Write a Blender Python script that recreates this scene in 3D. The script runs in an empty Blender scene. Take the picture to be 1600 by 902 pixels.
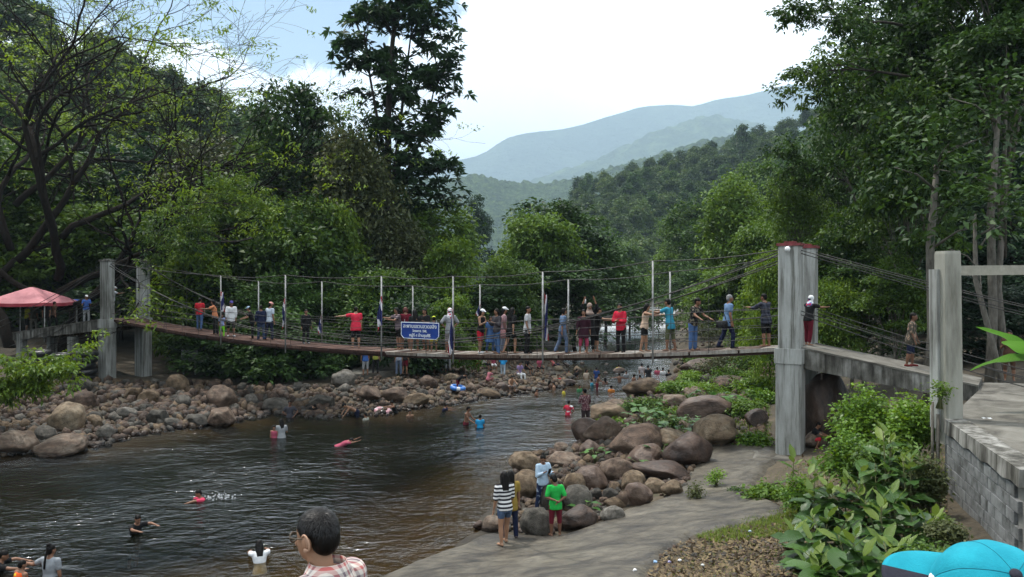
import bpy, bmesh, math, random, time
import numpy as np
from mathutils import Vector, Matrix, Euler, noise as mnoise
R = math.radians
random.seed(7)
RNG = np.random.default_rng(11)
scene = bpy.context.scene
COL = scene.collection
FPX, CZ, HY = 1280.0, 5.7, 440.0      # focal length in photo pixels, eye height over the water, horizon row

# ------------------------------------------------------------------ camera
cam_d = bpy.data.cameras.new('camera')
cam = bpy.data.objects.new('camera', cam_d)
COL.objects.link(cam)
cam.location = (0, 0, CZ)
cam.rotation_euler = (R(90), 0, 0)
cam_d.sensor_width = 36.0
cam_d.lens = 36.0 * FPX / 1600.0
cam_d.shift_y = -11.0 / 1600.0
cam_d.clip_start = 0.1
cam_d.clip_end = 60000
scene.camera = cam

# ------------------------------------------------------------------ sky, clouds and sun
SUN_EL, SUN_AZ = R(66), R(-48)          # azimuth from +Y towards +X
world = bpy.data.worlds.new('World')
scene.world = world
world.use_nodes = True
wn, wl = world.node_tree.nodes, world.node_tree.links
wn.clear()
def wnode(t, **kw):
    n = wn.new(t)
    for k, v in kw.items():
        setattr(n, k, v)
    return n
w_out = wnode('ShaderNodeOutputWorld')
w_mix = wnode('ShaderNodeMixShader')
w_bg = wnode('ShaderNodeBackground'); w_bg.inputs[1].default_value = 0.15
w_cl = wnode('ShaderNodeBackground')
SKY = wnode('ShaderNodeTexSky', sky_type='NISHITA')
SKY.sun_disc = False
SKY.sun_elevation = SUN_EL
SKY.sun_rotation = SUN_AZ
SKY.altitude = 100; SKY.air_density = 1.0; SKY.dust_density = 0.4; SKY.ozone_density = 2.0
w_tc = wnode('ShaderNodeTexCoord')
w_sep = wnode('ShaderNodeSeparateXYZ')
wl.new(w_tc.outputs['Generated'], w_sep.inputs[0])
w_up = wnode('ShaderNodeMath', operation='MAXIMUM'); w_up.inputs[1].default_value = 0.0
wl.new(w_sep.outputs[2], w_up.inputs[0])
w_add = wnode('ShaderNodeMath', operation='ADD'); w_add.inputs[1].default_value = 0.12
wl.new(w_up.outputs[0], w_add.inputs[0])
w_div = wnode('ShaderNodeVectorMath', operation='DIVIDE')
w_cmb = wnode('ShaderNodeCombineXYZ')
for i in range(3):
    wl.new(w_add.outputs[0], w_cmb.inputs[i])
wl.new(w_tc.outputs['Generated'], w_div.inputs[0]); wl.new(w_cmb.outputs[0], w_div.inputs[1])
# broken cloud cover: a few gaps of blue, one of them ahead on the left
w_n1 = wnode('ShaderNodeTexNoise'); w_n1.inputs['Scale'].default_value = 0.9; w_n1.inputs['Detail'].default_value = 6
w_n1.inputs['Roughness'].default_value = 0.55
wl.new(w_div.outputs[0], w_n1.inputs['Vector'])
w_n2 = wnode('ShaderNodeTexNoise'); w_n2.inputs['Scale'].default_value = 9; w_n2.inputs['Detail'].default_value = 6
w_n2.inputs['Roughness'].default_value = 0.6
wl.new(w_tc.outputs['Generated'], w_n2.inputs['Vector'])
GAP = Vector(((345 - 800) / FPX, 1.0, (440 + 35) / FPX)).normalized()
w_dist = wnode('ShaderNodeVectorMath', operation='SUBTRACT'); w_dist.inputs[1].default_value = GAP
wl.new(w_tc.outputs['Generated'], w_dist.inputs[0])
w_scl = wnode('ShaderNodeVectorMath', operation='MULTIPLY'); w_scl.inputs[1].default_value = (0.62, 0.6, 1.75)
wl.new(w_dist.outputs[0], w_scl.inputs[0])
w_len = wnode('ShaderNodeVectorMath', operation='LENGTH')
wl.new(w_scl.outputs[0], w_len.inputs[0])
w_m1 = wnode('ShaderNodeMath', operation='MULTIPLY_ADD'); w_m1.inputs[1].default_value = 0.34; w_m1.inputs[2].default_value = -0.17
wl.new(w_n2.outputs['Fac'], w_m1.inputs[0])
w_s = wnode('ShaderNodeMath', operation='ADD')
wl.new(w_len.outputs['Value'], w_s.inputs[0]); wl.new(w_m1.outputs[0], w_s.inputs[1])
w_r1 = wnode('ShaderNodeMapRange', interpolation_type='SMOOTHSTEP')
w_r1.inputs['From Min'].default_value = 0.115; w_r1.inputs['From Max'].default_value = 0.155
wl.new(w_s.outputs[0], w_r1.inputs['Value'])
w_r2 = wnode('ShaderNodeMapRange', interpolation_type='SMOOTHSTEP')
w_r2.inputs['From Min'].default_value = 0.24; w_r2.inputs['From Max'].default_value = 0.33
wl.new(w_n1.outputs['Fac'], w_r2.inputs['Value'])
w_min = wnode('ShaderNodeMath', operation='MINIMUM')
wl.new(w_r1.outputs[0], w_min.inputs[0]); wl.new(w_r2.outputs[0], w_min.inputs[1])
# cloud body: white with soft greyer undersides
w_n3 = wnode('ShaderNodeTexNoise'); w_n3.inputs['Scale'].default_value = 3.0; w_n3.inputs['Detail'].default_value = 5
wl.new(w_tc.outputs['Generated'], w_n3.inputs['Vector'])
w_r3 = wnode('ShaderNodeMapRange'); w_r3.inputs['From Min'].default_value = 0.35; w_r3.inputs['From Max'].default_value = 0.65
w_r3.inputs['To Min'].default_value = 1.95; w_r3.inputs['To Max'].default_value = 2.6
wl.new(w_n3.outputs['Fac'], w_r3.inputs['Value'])
w_cl.inputs[0].default_value = (0.95, 0.975, 1.0, 1)
wl.new(w_r3.outputs[0], w_cl.inputs[1])
wl.new(SKY.outputs[0], w_bg.inputs[0])
wl.new(w_min.outputs[0], w_mix.inputs[0])
wl.new(w_bg.outputs[0], w_mix.inputs[1]); wl.new(w_cl.outputs[0], w_mix.inputs[2])
wl.new(w_mix.outputs[0], w_out.inputs[0])

sun_d = bpy.data.lights.new('sun', 'SUN')
sun_d.energy = 4.6
sun_d.angle = R(2.0)
sun_d.color = (1.0, 0.95, 0.87)
sun = bpy.data.objects.new('sun', sun_d)
COL.objects.link(sun)
sdir = Vector((math.sin(SUN_AZ) * math.cos(SUN_EL), math.cos(SUN_AZ) * math.cos(SUN_EL), math.sin(SUN_EL)))
sun.rotation_euler = sdir.to_track_quat('Z', 'Y').to_euler()
sun.location = (0, 0, 60)

vs = scene.view_settings
vs.view_transform = 'Standard'; vs.look = 'None'; vs.exposure = 0.16; vs.gamma = 1.0; vs.use_curve_mapping = False
cy = scene.cycles
cy.use_denoising = True
try:
    cy.denoiser = 'OPENIMAGEDENOISE'
except Exception:
    pass
cy.max_bounces = 6; cy.diffuse_bounces = 2; cy.glossy_bounces = 3; cy.transmission_bounces = 3
cy.transparent_max_bounces = 8; cy.volume_bounces = 0
cy.use_adaptive_sampling = True; cy.adaptive_threshold = 0.02
cy.caustics_reflective = False; cy.caustics_refractive = False
cy.sample_clamp_indirect = 4.0
cy.blur_glossy = 0.5

# ------------------------------------------------------------------ places
def at(px, py, d):
    return Vector(((px - 800) / FPX * d, d, CZ + (HY - py) / FPX * d))
def on(px, py, z=0.0):
    d = (CZ - z) * FPX / (py - HY)
    return Vector(((px - 800) / FPX * d, d, z))

# ------------------------------------------------------------------ object helpers
def tag(o, label=None, cat=None, group=None, kind=None):
    if label: o['label'] = label
    if cat: o['category'] = cat
    if group: o['group'] = group
    if kind: o['kind'] = kind
    return o
def empty(name, loc=(0, 0, 0), rz=0.0):
    o = bpy.data.objects.new(name, None)
    o.empty_display_size = 0.1
    o.location = loc; o.rotation_euler = (0, 0, rz)
    COL.objects.link(o)
    return o
def new_obj(name, me, parent=None, loc=None, rot=None, scale=None):
    o = bpy.data.objects.new(name, me)
    COL.objects.link(o)
    if parent is not None: o.parent = parent
    if loc is not None: o.location = loc
    if rot is not None: o.rotation_euler = rot
    if scale is not None: o.scale = scale
    return o
def np_mesh(name, verts, quads=None, tris=None, mats=(), smooth=False, attrs=None, midx=None):
    """fast mesh from numpy arrays of quads and/or tris"""
    me = bpy.data.meshes.new(name)
    verts = np.asarray(verts, dtype=np.float32)
    me.vertices.add(len(verts)); me.vertices.foreach_set('co', verts.ravel())
    nq = 0 if quads is None else len(quads); nt = 0 if tris is None else len(tris)
    li = []
    if nq: li.append(np.asarray(quads, dtype=np.int32).ravel())
    if nt: li.append(np.asarray(tris, dtype=np.int32).ravel())
    li = np.concatenate(li)
    me.loops.add(len(li)); me.loops.foreach_set('vertex_index', li)
    me.polygons.add(nq + nt)
    st = np.concatenate([np.arange(nq) * 4, nq * 4 + np.arange(nt) * 3]).astype(np.int32)
    me.polygons.foreach_set('loop_start', st)
    if smooth: me.polygons.foreach_set('use_smooth', np.ones(nq + nt, dtype=bool))
    for m in mats: me.materials.append(m)
    if midx is not None: me.polygons.foreach_set('material_index', np.asarray(midx, dtype=np.int32))
    if attrs:
        for k, a in attrs.items():
            at_ = me.attributes.new(k, 'FLOAT', 'POINT')
            at_.data.foreach_set('value', np.asarray(a, dtype=np.float32))
    me.update(calc_edges=True)
    me.validate()
    return me

def frame_of(d):
    d = Vector(d).normalized()
    a = Vector((0, 0, 1)) if abs(d.z) < 0.9 else Vector((1, 0, 0))
    u = d.cross(a).normalized()
    return u, d.cross(u).normalized()

class MB:
    """collects shapes, then links them as one mesh object"""
    def __init__(self):
        self.v = []; self.f = []; self.m = []; self.cur = 0
    def add(self, vs, fs):
        b = len(self.v)
        self.v.extend([tuple(p) for p in vs])
        self.f.extend([tuple(b + i for i in f) for f in fs])
        self.m.extend([self.cur] * len(fs))
        return self
    def box(self, c, size, M=None):
        x, y, z = size[0] / 2, size[1] / 2, size[2] / 2
        vs = [Vector((sx * x, sy * y, sz * z)) for sz in (-1, 1) for sy in (-1, 1) for sx in (-1, 1)]
        if M is not None: vs = [M @ v for v in vs]
        vs = [v + Vector(c) for v in vs]
        return self.add(vs, [(0, 2, 3, 1), (4, 5, 7, 6), (0, 1, 5, 4), (2, 6, 7, 3), (0, 4, 6, 2), (1, 3, 7, 5)])
    def hexa(self, p):       # eight corners: bottom ring 0-3, top ring 4-7
        return self.add(p, [(3, 2, 1, 0), (4, 5, 6, 7), (0, 1, 5, 4), (1, 2, 6, 5), (2, 3, 7, 6), (3, 0, 4, 7)])
    def tube(self, pts, rad, n=8, cap=True):
        pts = [Vector(p) for p in pts]
        if not hasattr(rad, '__len__'): rad = [rad] * len(pts)
        vs = []; up = None
        for i, p in enumerate(pts):
            d = (pts[min(i + 1, len(pts) - 1)] - pts[max(i - 1, 0)])
            if d.length < 1e-9: d = Vector((0, 0, 1))
            d.normalize()
            if up is None: up, w = frame_of(d)
            else:
                up = (up - d * up.dot(d))
                up = up.normalized() if up.length > 1e-6 else frame_of(d)[0]
            w = d.cross(up)
            for k in range(n):
                a = 2 * math.pi * k / n
                vs.append(p + (up * math.cos(a) + w * math.sin(a)) * rad[i])
        fs = []
        for i in range(len(pts) - 1):
            for k in range(n):
                fs.append((i * n + k, i * n + (k + 1) % n, (i + 1) * n + (k + 1) % n, (i + 1) * n + k))
        if cap:
            fs.append(tuple(reversed(range(n)))); fs.append(tuple((len(pts) - 1) * n + k for k in range(n)))
        return self.add(vs, fs)
    def capsule(self, a, b, ra, rb, n=10):
        a, b = Vector(a), Vector(b)
        d = b - a
        L = d.length
        d = d / L if L > 1e-6 else Vector((0, 0, 1))
        pts = []; rr = []
        for s in (90, 60, 30): pts.append(a - d * ra * math.sin(R(s))); rr.append(max(ra * math.cos(R(s)), ra * 0.08))
        pts.append(a); rr.append(ra); pts.append(b); rr.append(rb)
        for s in (30, 60, 90): pts.append(b + d * rb * math.sin(R(s))); rr.append(max(rb * math.cos(R(s)), rb * 0.08))
        return self.tube(pts, rr, n)
    def ell(self, c, r, M=None, nu=14, nv=9):
        vs = []; c = Vector(c)
        for j in range(1, nv):
            ph = math.pi * j / nv
            for i in range(nu):
                th = 2 * math.pi * i / nu
                p = Vector((r[0] * math.sin(ph) * math.cos(th), r[1] * math.sin(ph) * math.sin(th), r[2] * math.cos(ph)))
                vs.append(c + (M @ p if M is not None else p))
        t = Vector((0, 0, r[2])); b = Vector((0, 0, -r[2]))
        vs.append(c + (M @ t if M is not None else t)); vs.append(c + (M @ b if M is not None else b))
        T, B = len(vs) - 2, len(vs) - 1
        fs = []
        for i in range(nu):
            k = (i + 1) % nu
            fs.append((T, i, k)); fs.append((B, (nv - 2) * nu + k, (nv - 2) * nu + i))
            for j in range(nv - 2):
                fs.append((j * nu + i, (j + 1) * nu + i, (j + 1) * nu + k, j * nu + k))
        return self.add(vs, fs)
    def rings(self, rings, cap=True):
        n = len(rings[0]); vs = [p for r in rings for p in r]; fs = []
        for i in range(len(rings) - 1):
            for k in range(n):
                fs.append((i * n + k, i * n + (k + 1) % n, (i + 1) * n + (k + 1) % n, (i + 1) * n + k))
        if cap:
            fs.append(tuple(reversed(range(n)))); fs.append(tuple((len(rings) - 1) * n + k for k in range(n)))
        return self.add(vs, fs)
    def mesh(self, name, mats, smooth=False):
        me = bpy.data.meshes.new(name)
        me.from_pydata(self.v, [], self.f)
        for m in (mats if isinstance(mats, (list, tuple)) else [mats]): me.materials.append(m)
        if any(self.m): me.polygons.foreach_set('material_index', self.m)
        if smooth: me.polygons.foreach_set('use_smooth', [True] * len(self.f))
        me.update()
        return me
    def build(self, name, mats, parent=None, smooth=False, loc=None, rot=None):
        return new_obj(name, self.mesh(name, mats, smooth), parent, loc, rot)

# ------------------------------------------------------------------ materials
def base_mat(name):
    m = bpy.data.materials.new(name); m.use_nodes = True
    nt = m.node_tree; nt.nodes.clear()
    out = nt.nodes.new('ShaderNodeOutputMaterial'); b = nt.nodes.new('ShaderNodeBsdfPrincipled')
    nt.links.new(b.outputs[0], out.inputs[0])
    return m, nt, b, out
def ramp_node(nt, stops):
    r = nt.nodes.new('ShaderNodeValToRGB')
    e = r.color_ramp.elements
    while len(e) < len(stops): e.new(0.5)
    for i, (p, c) in enumerate(stops):
        e[i].position = p; e[i].color = (c[0], c[1], c[2], 1)
    return r
def surf(name, stops, scale=3.0, rough=0.8, spec=0.3, bump=0.3, bscale=20.0, detail=6, rnd=0.0, coord='Object', bdist=0.02, streak=None, dist=0.0, mul=None, crack=None):
    """noise-coloured solid surface; rnd shifts the colour from object to object"""
    m, nt, b, out = base_mat(name)
    L = nt.links.new
    tc = nt.nodes.new('ShaderNodeTexCoord')
    vec = tc.outputs[coord]
    if streak:
        mp = nt.nodes.new('ShaderNodeMapping'); mp.inputs['Scale'].default_value = streak
        L(vec, mp.inputs[0]); vec = mp.outputs[0]
    n1 = nt.nodes.new('ShaderNodeTexNoise'); n1.inputs['Scale'].default_value = scale; n1.inputs['Detail'].default_value = detail
    n1.inputs['Roughness'].default_value = 0.62; n1.inputs['Distortion'].default_value = dist
    fac = n1.outputs['Fac']
    if rnd:
        oi = nt.nodes.new('ShaderNodeObjectInfo')
        va = nt.nodes.new('ShaderNodeVectorMath'); va.operation = 'ADD'
        sc = nt.nodes.new('ShaderNodeVectorMath'); sc.operation = 'SCALE'; sc.inputs['Scale'].default_value = 37.0
        cb = nt.nodes.new('ShaderNodeCombineXYZ')
        for i in range(3): L(oi.outputs['Random'], cb.inputs[i])
        L(cb.outputs[0], sc.inputs[0]); L(vec, va.inputs[0]); L(sc.outputs[0], va.inputs[1]); vec = va.outputs[0]
        ma = nt.nodes.new('ShaderNodeMath'); ma.operation = 'MULTIPLY_ADD'; ma.inputs[1].default_value = rnd; ma.inputs[2].default_value = -rnd / 2
        L(oi.outputs['Random'], ma.inputs[0])
        ad = nt.nodes.new('ShaderNodeMath'); ad.operation = 'ADD'
        L(fac, ad.inputs[0]); L(ma.outputs[0], ad.inputs[1]); fac = ad.outputs[0]
    L(vec, n1.inputs['Vector'])
    r = ramp_node(nt, stops)
    L(fac, r.inputs[0]); colr = r.outputs[0]
    def times(sock, fsock):
        q = nt.nodes.new('ShaderNodeMix'); q.data_type = 'RGBA'; q.blend_type = 'MULTIPLY'; q.inputs['Factor'].default_value = 1.0
        L(sock, q.inputs[6]); L(fsock, q.inputs[7]); return q.outputs[2]
    if mul:      # second layer: stains and drips
        sc2, st2, stops2 = mul
        mp2 = nt.nodes.new('ShaderNodeMapping'); mp2.inputs['Scale'].default_value = st2
        L(vec if not streak else tc.outputs[coord], mp2.inputs[0])
        n5 = nt.nodes.new('ShaderNodeTexNoise'); n5.inputs['Scale'].default_value = sc2; n5.inputs['Detail'].default_value = 8; n5.inputs['Roughness'].default_value = 0.65
        L(mp2.outputs[0], n5.inputs['Vector'])
        r5 = ramp_node(nt, stops2); L(n5.outputs['Fac'], r5.inputs[0]); colr = times(colr, r5.outputs[0])
    if crack:    # thin dark cracks
        nw = nt.nodes.new('ShaderNodeTexNoise'); nw.inputs['Scale'].default_value = crack * 1.5; L(vec, nw.inputs['Vector'])
        mw = nt.nodes.new('ShaderNodeMix'); mw.data_type = 'RGBA'; mw.inputs['Factor'].default_value = 0.35; L(vec, mw.inputs[6]); L(nw.outputs['Color'], mw.inputs[7])
        vo = nt.nodes.new('ShaderNodeTexVoronoi'); vo.feature = 'DISTANCE_TO_EDGE'; vo.inputs['Scale'].default_value = crack; L(mw.outputs[2], vo.inputs['Vector'])
        rc = ramp_node(nt, [(0.0, (0.6, 0.58, 0.55)), (0.018, (1, 1, 1))]); L(vo.outputs['Distance'], rc.inputs[0]); colr = times(colr, rc.outputs[0])
    L(colr, b.inputs['Base Color'])
    b.inputs['Roughness'].default_value = rough
    b.inputs['Specular IOR Level'].default_value = spec
    if bump:
        n2 = nt.nodes.new('ShaderNodeTexNoise'); n2.inputs['Scale'].default_value = bscale; n2.inputs['Detail'].default_value = 5
        L(vec, n2.inputs['Vector'])
        bp = nt.nodes.new('ShaderNodeBump'); bp.inputs['Strength'].default_value = bump; bp.inputs['Distance'].default_value = bdist
        L(n2.outputs['Fac'], bp.inputs['Height']); L(bp.outputs[0], b.inputs['Normal'])
    return m
_flat = {}
def flat(col, rough=0.8, spec=0.25, metal=0.0):
    key = (tuple(round(c, 4) for c in col), rough, spec, metal)
    if key not in _flat:
        c = col
        m = surf('plain_%d' % len(_flat), [(0.3, [x * 0.82 for x in c]), (0.7, [min(1, x * 1.12) for x in c])], scale=9, rough=rough, spec=spec, bump=0.15, bscale=40)
        m.node_tree.nodes['Principled BSDF'].inputs['Metallic'].default_value = metal
        _flat[key] = m
    return _flat[key]
def leaf_mat(name, dark, light, trans=0.3, rough=0.55, spec=0.3, yellow=None):
    """foliage: 'tint' on the mesh (one value per leaf clump) and the object's own random number pick the green"""
    m, nt, b, out = base_mat(name)
    L = nt.links.new
    a = nt.nodes.new('ShaderNodeAttribute'); a.attribute_name = 'tint'
    oi = nt.nodes.new('ShaderNodeObjectInfo')
    ma = nt.nodes.new('ShaderNodeMath'); ma.operation = 'MULTIPLY_ADD'; ma.inputs[1].default_value = 0.4; ma.inputs[2].default_value = -0.2
    L(oi.outputs['Random'], ma.inputs[0])
    ad = nt.nodes.new('ShaderNodeMath'); ad.operation = 'ADD'
    L(a.outputs['Fac'], ad.inputs[0]); L(ma.outputs[0], ad.inputs[1])
    stops = [(0.05, dark), (0.75, light)]
    if yellow: stops.append((0.98, yellow))
    r = ramp_node(nt, stops)
    L(ad.outputs[0], r.inputs[0]); L(r.outputs[0], b.inputs['Base Color'])
    b.inputs['Roughness'].default_value = rough; b.inputs['Specular IOR Level'].default_value = spec
    tr = nt.nodes.new('ShaderNodeBsdfTranslucent')
    hs = nt.nodes.new('ShaderNodeHueSaturation'); hs.inputs['Hue'].default_value = 0.48; hs.inputs['Saturation'].default_value = 1.1; hs.inputs['Value'].default_value = 1.3
    L(r.outputs[0], hs.inputs['Color']); L(hs.outputs[0], tr.inputs[0])
    mx = nt.nodes.new('ShaderNodeMixShader'); mx.inputs[0].default_value = trans
    L(b.outputs[0], mx.inputs[1]); L(tr.outputs[0], mx.inputs[2]); L(mx.outputs[0], out.inputs[0])
    return m

M = {}
M['bark'] = surf('bark', [(0.3, (0.012, 0.010, 0.008)), (0.7, (0.045, 0.036, 0.028))], scale=4, bump=0.6, bscale=25, streak=(3, 3, 0.6))
M['bark_pale'] = surf('bark_pale', [(0.3, (0.05, 0.045, 0.036)), (0.7, (0.17, 0.155, 0.13))], scale=3, bump=0.5, bscale=25, streak=(3, 3, 1.0))
M['concrete'] = surf('old_concrete', [(0.22, (0.09, 0.088, 0.075)), (0.42, (0.26, 0.265, 0.25)), (0.75, (0.40, 0.41, 0.395))], scale=1.4, rough=0.9, bump=0.4, bscale=60, streak=(1.6, 1.6, 0.5), rnd=0.1, mul=(2.2, (3.5, 3.5, 0.22), [(0.36, (0.35, 0.34, 0.31)), (0.52, (0.95, 0.95, 0.94)), (0.7, (1.1, 1.1, 1.1))]))
M['concrete_stained'] = surf('stained_concrete', [(0.30, (0.025, 0.024, 0.02)), (0.47, (0.12, 0.115, 0.10)), (0.62, (0.28, 0.275, 0.255)), (0.8, (0.36, 0.355, 0.33))], scale=1.6, rough=0.92, bump=0.3, bscale=45, streak=(1.3, 1.3, 0.55), mul=(2.0, (3, 3, 0.3), [(0.38, (0.3, 0.29, 0.27)), (0.58, (1, 1, 1))]))
M['concrete_floor'] = surf('weathered_concrete_floor', [(0.30, (0.03, 0.027, 0.023)), (0.45, (0.095, 0.088, 0.074)), (0.6, (0.15, 0.142, 0.122)), (0.78, (0.22, 0.212, 0.19))], scale=1.1, rough=0.8, bump=0.6, bscale=30, dist=1.0, detail=10)
M['rust_paint'] = surf('rusty_red_paint', [(0.3, (0.09, 0.02, 0.018)), (0.7, (0.22, 0.045, 0.05))], scale=6, rough=0.6, bump=0.2)
M['steel'] = surf('grey_steel', [(0.3, (0.16, 0.16, 0.15)), (0.7, (0.38, 0.38, 0.37))], scale=5, rough=0.5, spec=0.5, bump=0.1)
M['cable'] = surf('dark_cable', [(0.3, (0.02, 0.02, 0.02)), (0.7, (0.06, 0.055, 0.05))], scale=8, rough=0.6, bump=0.2)
M['rust_beam'] = surf('rusty_beam', [(0.3, (0.02, 0.012, 0.01)), (0.7, (0.07, 0.035, 0.025))], scale=4, rough=0.8, bump=0.3)
M['plank'] = surf('worn_plank', [(0.25, (0.06, 0.035, 0.025)), (0.55, (0.15, 0.12, 0.095)), (0.85, (0.30, 0.28, 0.25))], scale=2.5, rough=0.9, bump=0.4, bscale=30, rnd=0.7, streak=(8, 1, 1))
# ------------------------------------------------------------------ land, river, hills
LSH = [(-300, 725), (0, 712), (120, 702), (230, 675), (330, 662), (430, 643), (520, 650), (600, 648), (640, 640), (700, 631), (770, 621), (830, 613), (880, 604), (898, 590), (884, 574), (878, 560)]
RSH = [(1050, 565), (1040, 598), (965, 628), (910, 658), (905, 690), (815, 712), (800, 735), (772, 775), (750, 825), (700, 862), (600, 905)]
river_poly = [tuple(on(*p).xy) for p in LSH]
river_poly += [(8, 85), (14, 122), (25, 182), (37, 182), (24.8, 122), (17, 85)]
river_poly += [tuple(on(*p).xy) for p in RSH]
river_poly += [(-6, 13.6), (-14, 12.4), (-30, 11.5), (-48, 11.0)]
RP = np.array(river_poly)
def river_sd(x, y):
    """distance to the water's edge: positive on land, negative in the river"""
    x = np.asarray(x, float); y = np.asarray(y, float)
    best = np.full(x.shape, 1e9); inside = np.zeros(x.shape, bool)
    n = len(RP)
    for i in range(n):
        ax, ay = RP[i]; bx, by = RP[(i + 1) % n]
        ex, ey = bx - ax, by - ay
        t = np.clip(((x - ax) * ex + (y - ay) * ey) / (ex * ex + ey * ey), 0, 1)
        best = np.minimum(best, np.hypot(x - ax - t * ex, y - ay - t * ey))
        c = ((ay > y) != (by > y)) & (x < ex * (y - ay) / (ey if abs(ey) > 1e-9 else 1e-9) + ax)
        inside ^= c
    return np.where(inside, -best, best)
CTRL = np.array([(-20, 41, .55), (-14, 34, .5), (-12, 42, .7), (-5, 42, .65), (0, 46, .5), (-20, 55, 1.2), (-10, 60, 1.2), (0, 65, 1.0), (-40, 60, 3),
    (8, 23.5, .75), (8.8, 16.5, 1.5), (7.5, 12, 1.5), (4.3, 15.8, .85), (3, 19, .42), (1.0, 17.9, .22), (-.2, 17.2, .12), (5, 26, .6), (10, 30, .9), (9, 45, .5),
    (14, 45, .9), (12, 35, .8), (20, 60, 1.5), (20, 30, 2.5), (12, 18, 2.3), (15, 15, 2.4), (0, 0, 4.1), (0, 5, 3.1), (0, 10, 1.6), (-10, 5, 2.5), (-10, 10, 1.0),
    (5, 5, 3.2), (5, 9, 2.0), (3, 13, 1.0), (30, 20, 4), (-30, 5, 3), (-30, 35, .8), (-25, 45, 1.2), (25, 45, 2.5), (4, 60, .5), (30, 100, 2), (0, 100, 2), (-40, 100, 5), (60, 60, 6), (-60, 30, 3), (-30, -8, 4), (20, -8, 4.4), (6, 21, .55), (10, 20, 1.4)])
_d = np.hypot(CTRL[:, None, 0] - CTRL[None, :, 0], CTRL[:, None, 1] - CTRL[None, :, 1])
_w = np.linalg.solve(_d + np.eye(len(CTRL)) * 1e-6, CTRL[:, 2] - 2.0)
def land_h(x, y):
    x = np.asarray(x, float); y = np.asarray(y, float)
    sh = x.shape
    xf, yf = x.ravel(), y.ravel()
    k = np.hypot(xf[:, None] - CTRL[None, :, 0], yf[:, None] - CTRL[None, :, 1])
    h = 2.0 + k @ _w
    far = np.clip((np.hypot(xf, yf - 40) - 70) / 80, 0, 1)
    h = np.clip(h, 0.12, 7) * (1 - far) + 3.0 * far
    sd = river_sd(xf, yf)
    bump = 0.05 * np.sin(xf * 1.7 + 1.3 * np.sin(yf * 0.9)) * np.sin(yf * 1.9)
    z = np.where(sd > 0, (h + bump * np.minimum(1, h)) * (1 - np.exp(-np.maximum(sd, 0) / 1.6)), -np.minimum(1.1, (0.2 - 0.115 * np.clip((27 - yf) / 9, 0, 1) * np.clip((xf + 13) / 9, 0, 1)) * -sd + 0.02 * np.sin(xf * 3) * np.sin(yf * 2.3)))
    return z.reshape(sh)
_tx = np.arange(-75, 75, 0.3); _ty = np.arange(-6, 195, 0.3)
_TZ = land_h(*np.meshgrid(_tx, _ty)).tolist()
def hz(x, y):
    fx, fy = (x + 75) / 0.3, (y + 6) / 0.3
    i, j = int(fx), int(fy)
    if not (0 <= i < len(_tx) - 1 and 0 <= j < len(_ty) - 1): return float(land_h(np.array([x]), np.array([y]))[0])
    u, v = fx - i, fy - j
    a, b = _TZ[j], _TZ[j + 1]
    return (a[i] * (1 - u) + a[i + 1] * u) * (1 - v) + (b[i] * (1 - u) + b[i + 1] * u) * v
def ground_at(px, py, z0=0.3):
    """the point of the land that a photo pixel falls on"""
    z = z0
    for _ in range(12):
        p = on(px, py, z)
        z = 0.5 * z + 0.5 * hz(p.x, p.y)
    p = on(px, py, z); p.z = hz(p.x, p.y)
    return p

def spread(lo, hi, step, out, grow=1.16):
    a = list(np.arange(lo, hi, step)); s = step; v = a[-1]
    up = []
    while v < out:
        s *= grow; v += s; up.append(v)
    s = step; v = a[0]; dn = []
    while v > -out:
        s *= grow; v -= s; dn.append(v)
    return np.array(dn[::-1] + a + up)
gx = spread(-26, 16, 0.4, 12000); gy = spread(6, 62, 0.4, 12000)
GX, GY = np.meshgrid(gx, gy)
GZ = land_h(GX, GY)
def grid_mesh(name, X, Y, Z, mats, smooth=True, attrs=None, midx=None):
    ny, nx = X.shape
    v = np.stack([X.ravel(), Y.ravel(), Z.ravel()], 1)
    i = np.arange(ny * nx).reshape(ny, nx)
    q = np.stack([i[:-1, :-1].ravel(), i[:-1, 1:].ravel(), i[1:, 1:].ravel(), i[1:, :-1].ravel()], 1)
    return np_mesh(name, v, quads=q, mats=mats, smooth=smooth, attrs=attrs, midx=midx)

# earth, wet sand at the water's edge, leaf litter and moss
m, nt, b, out = base_mat('earth')
L = nt.links.new
tc = nt.nodes.new('ShaderNodeTexCoord')
n1 = nt.nodes.new('ShaderNodeTexNoise'); n1.inputs['Scale'].default_value = 0.7; n1.inputs['Detail'].default_value = 8; n1.inputs['Roughness'].default_value = 0.7
n2 = nt.nodes.new('ShaderNodeTexNoise'); n2.inputs['Scale'].default_value = 9; n2.inputs['Detail'].default_value = 6
n3 = nt.nodes.new('ShaderNodeTexVoronoi'); n3.inputs['Scale'].default_value = 5
for n in (n1, n2, n3): L(tc.outputs['Object'], n.inputs['Vector'])
r1 = ramp_node(nt, [(0.3, (0.035, 0.026, 0.016)), (0.5, (0.10, 0.08, 0.05)), (0.62, (0.16, 0.125, 0.08)), (0.75, (0.05, 0.075, 0.02))])
L(n1.outputs['Fac'], r1.inputs[0])
mx = nt.nodes.new('ShaderNodeMix'); mx.data_type = 'RGBA'; mx.blend_type = 'MULTIPLY'; mx.inputs['Factor'].default_value = 0.8
r2 = ramp_node(nt, [(0.3, (0.45, 0.45, 0.45)), (0.7, (1.25, 1.2, 1.1))])
L(n2.outputs['Fac'], r2.inputs[0]); L(r1.outputs[0], mx.inputs[6]); L(r2.outputs[0], mx.inputs[7]); ge = nt.nodes.new('ShaderNodeNewGeometry'); sp_ = nt.nodes.new('ShaderNodeSeparateXYZ'); L(ge.outputs['Position'], sp_.inputs[0])
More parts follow.
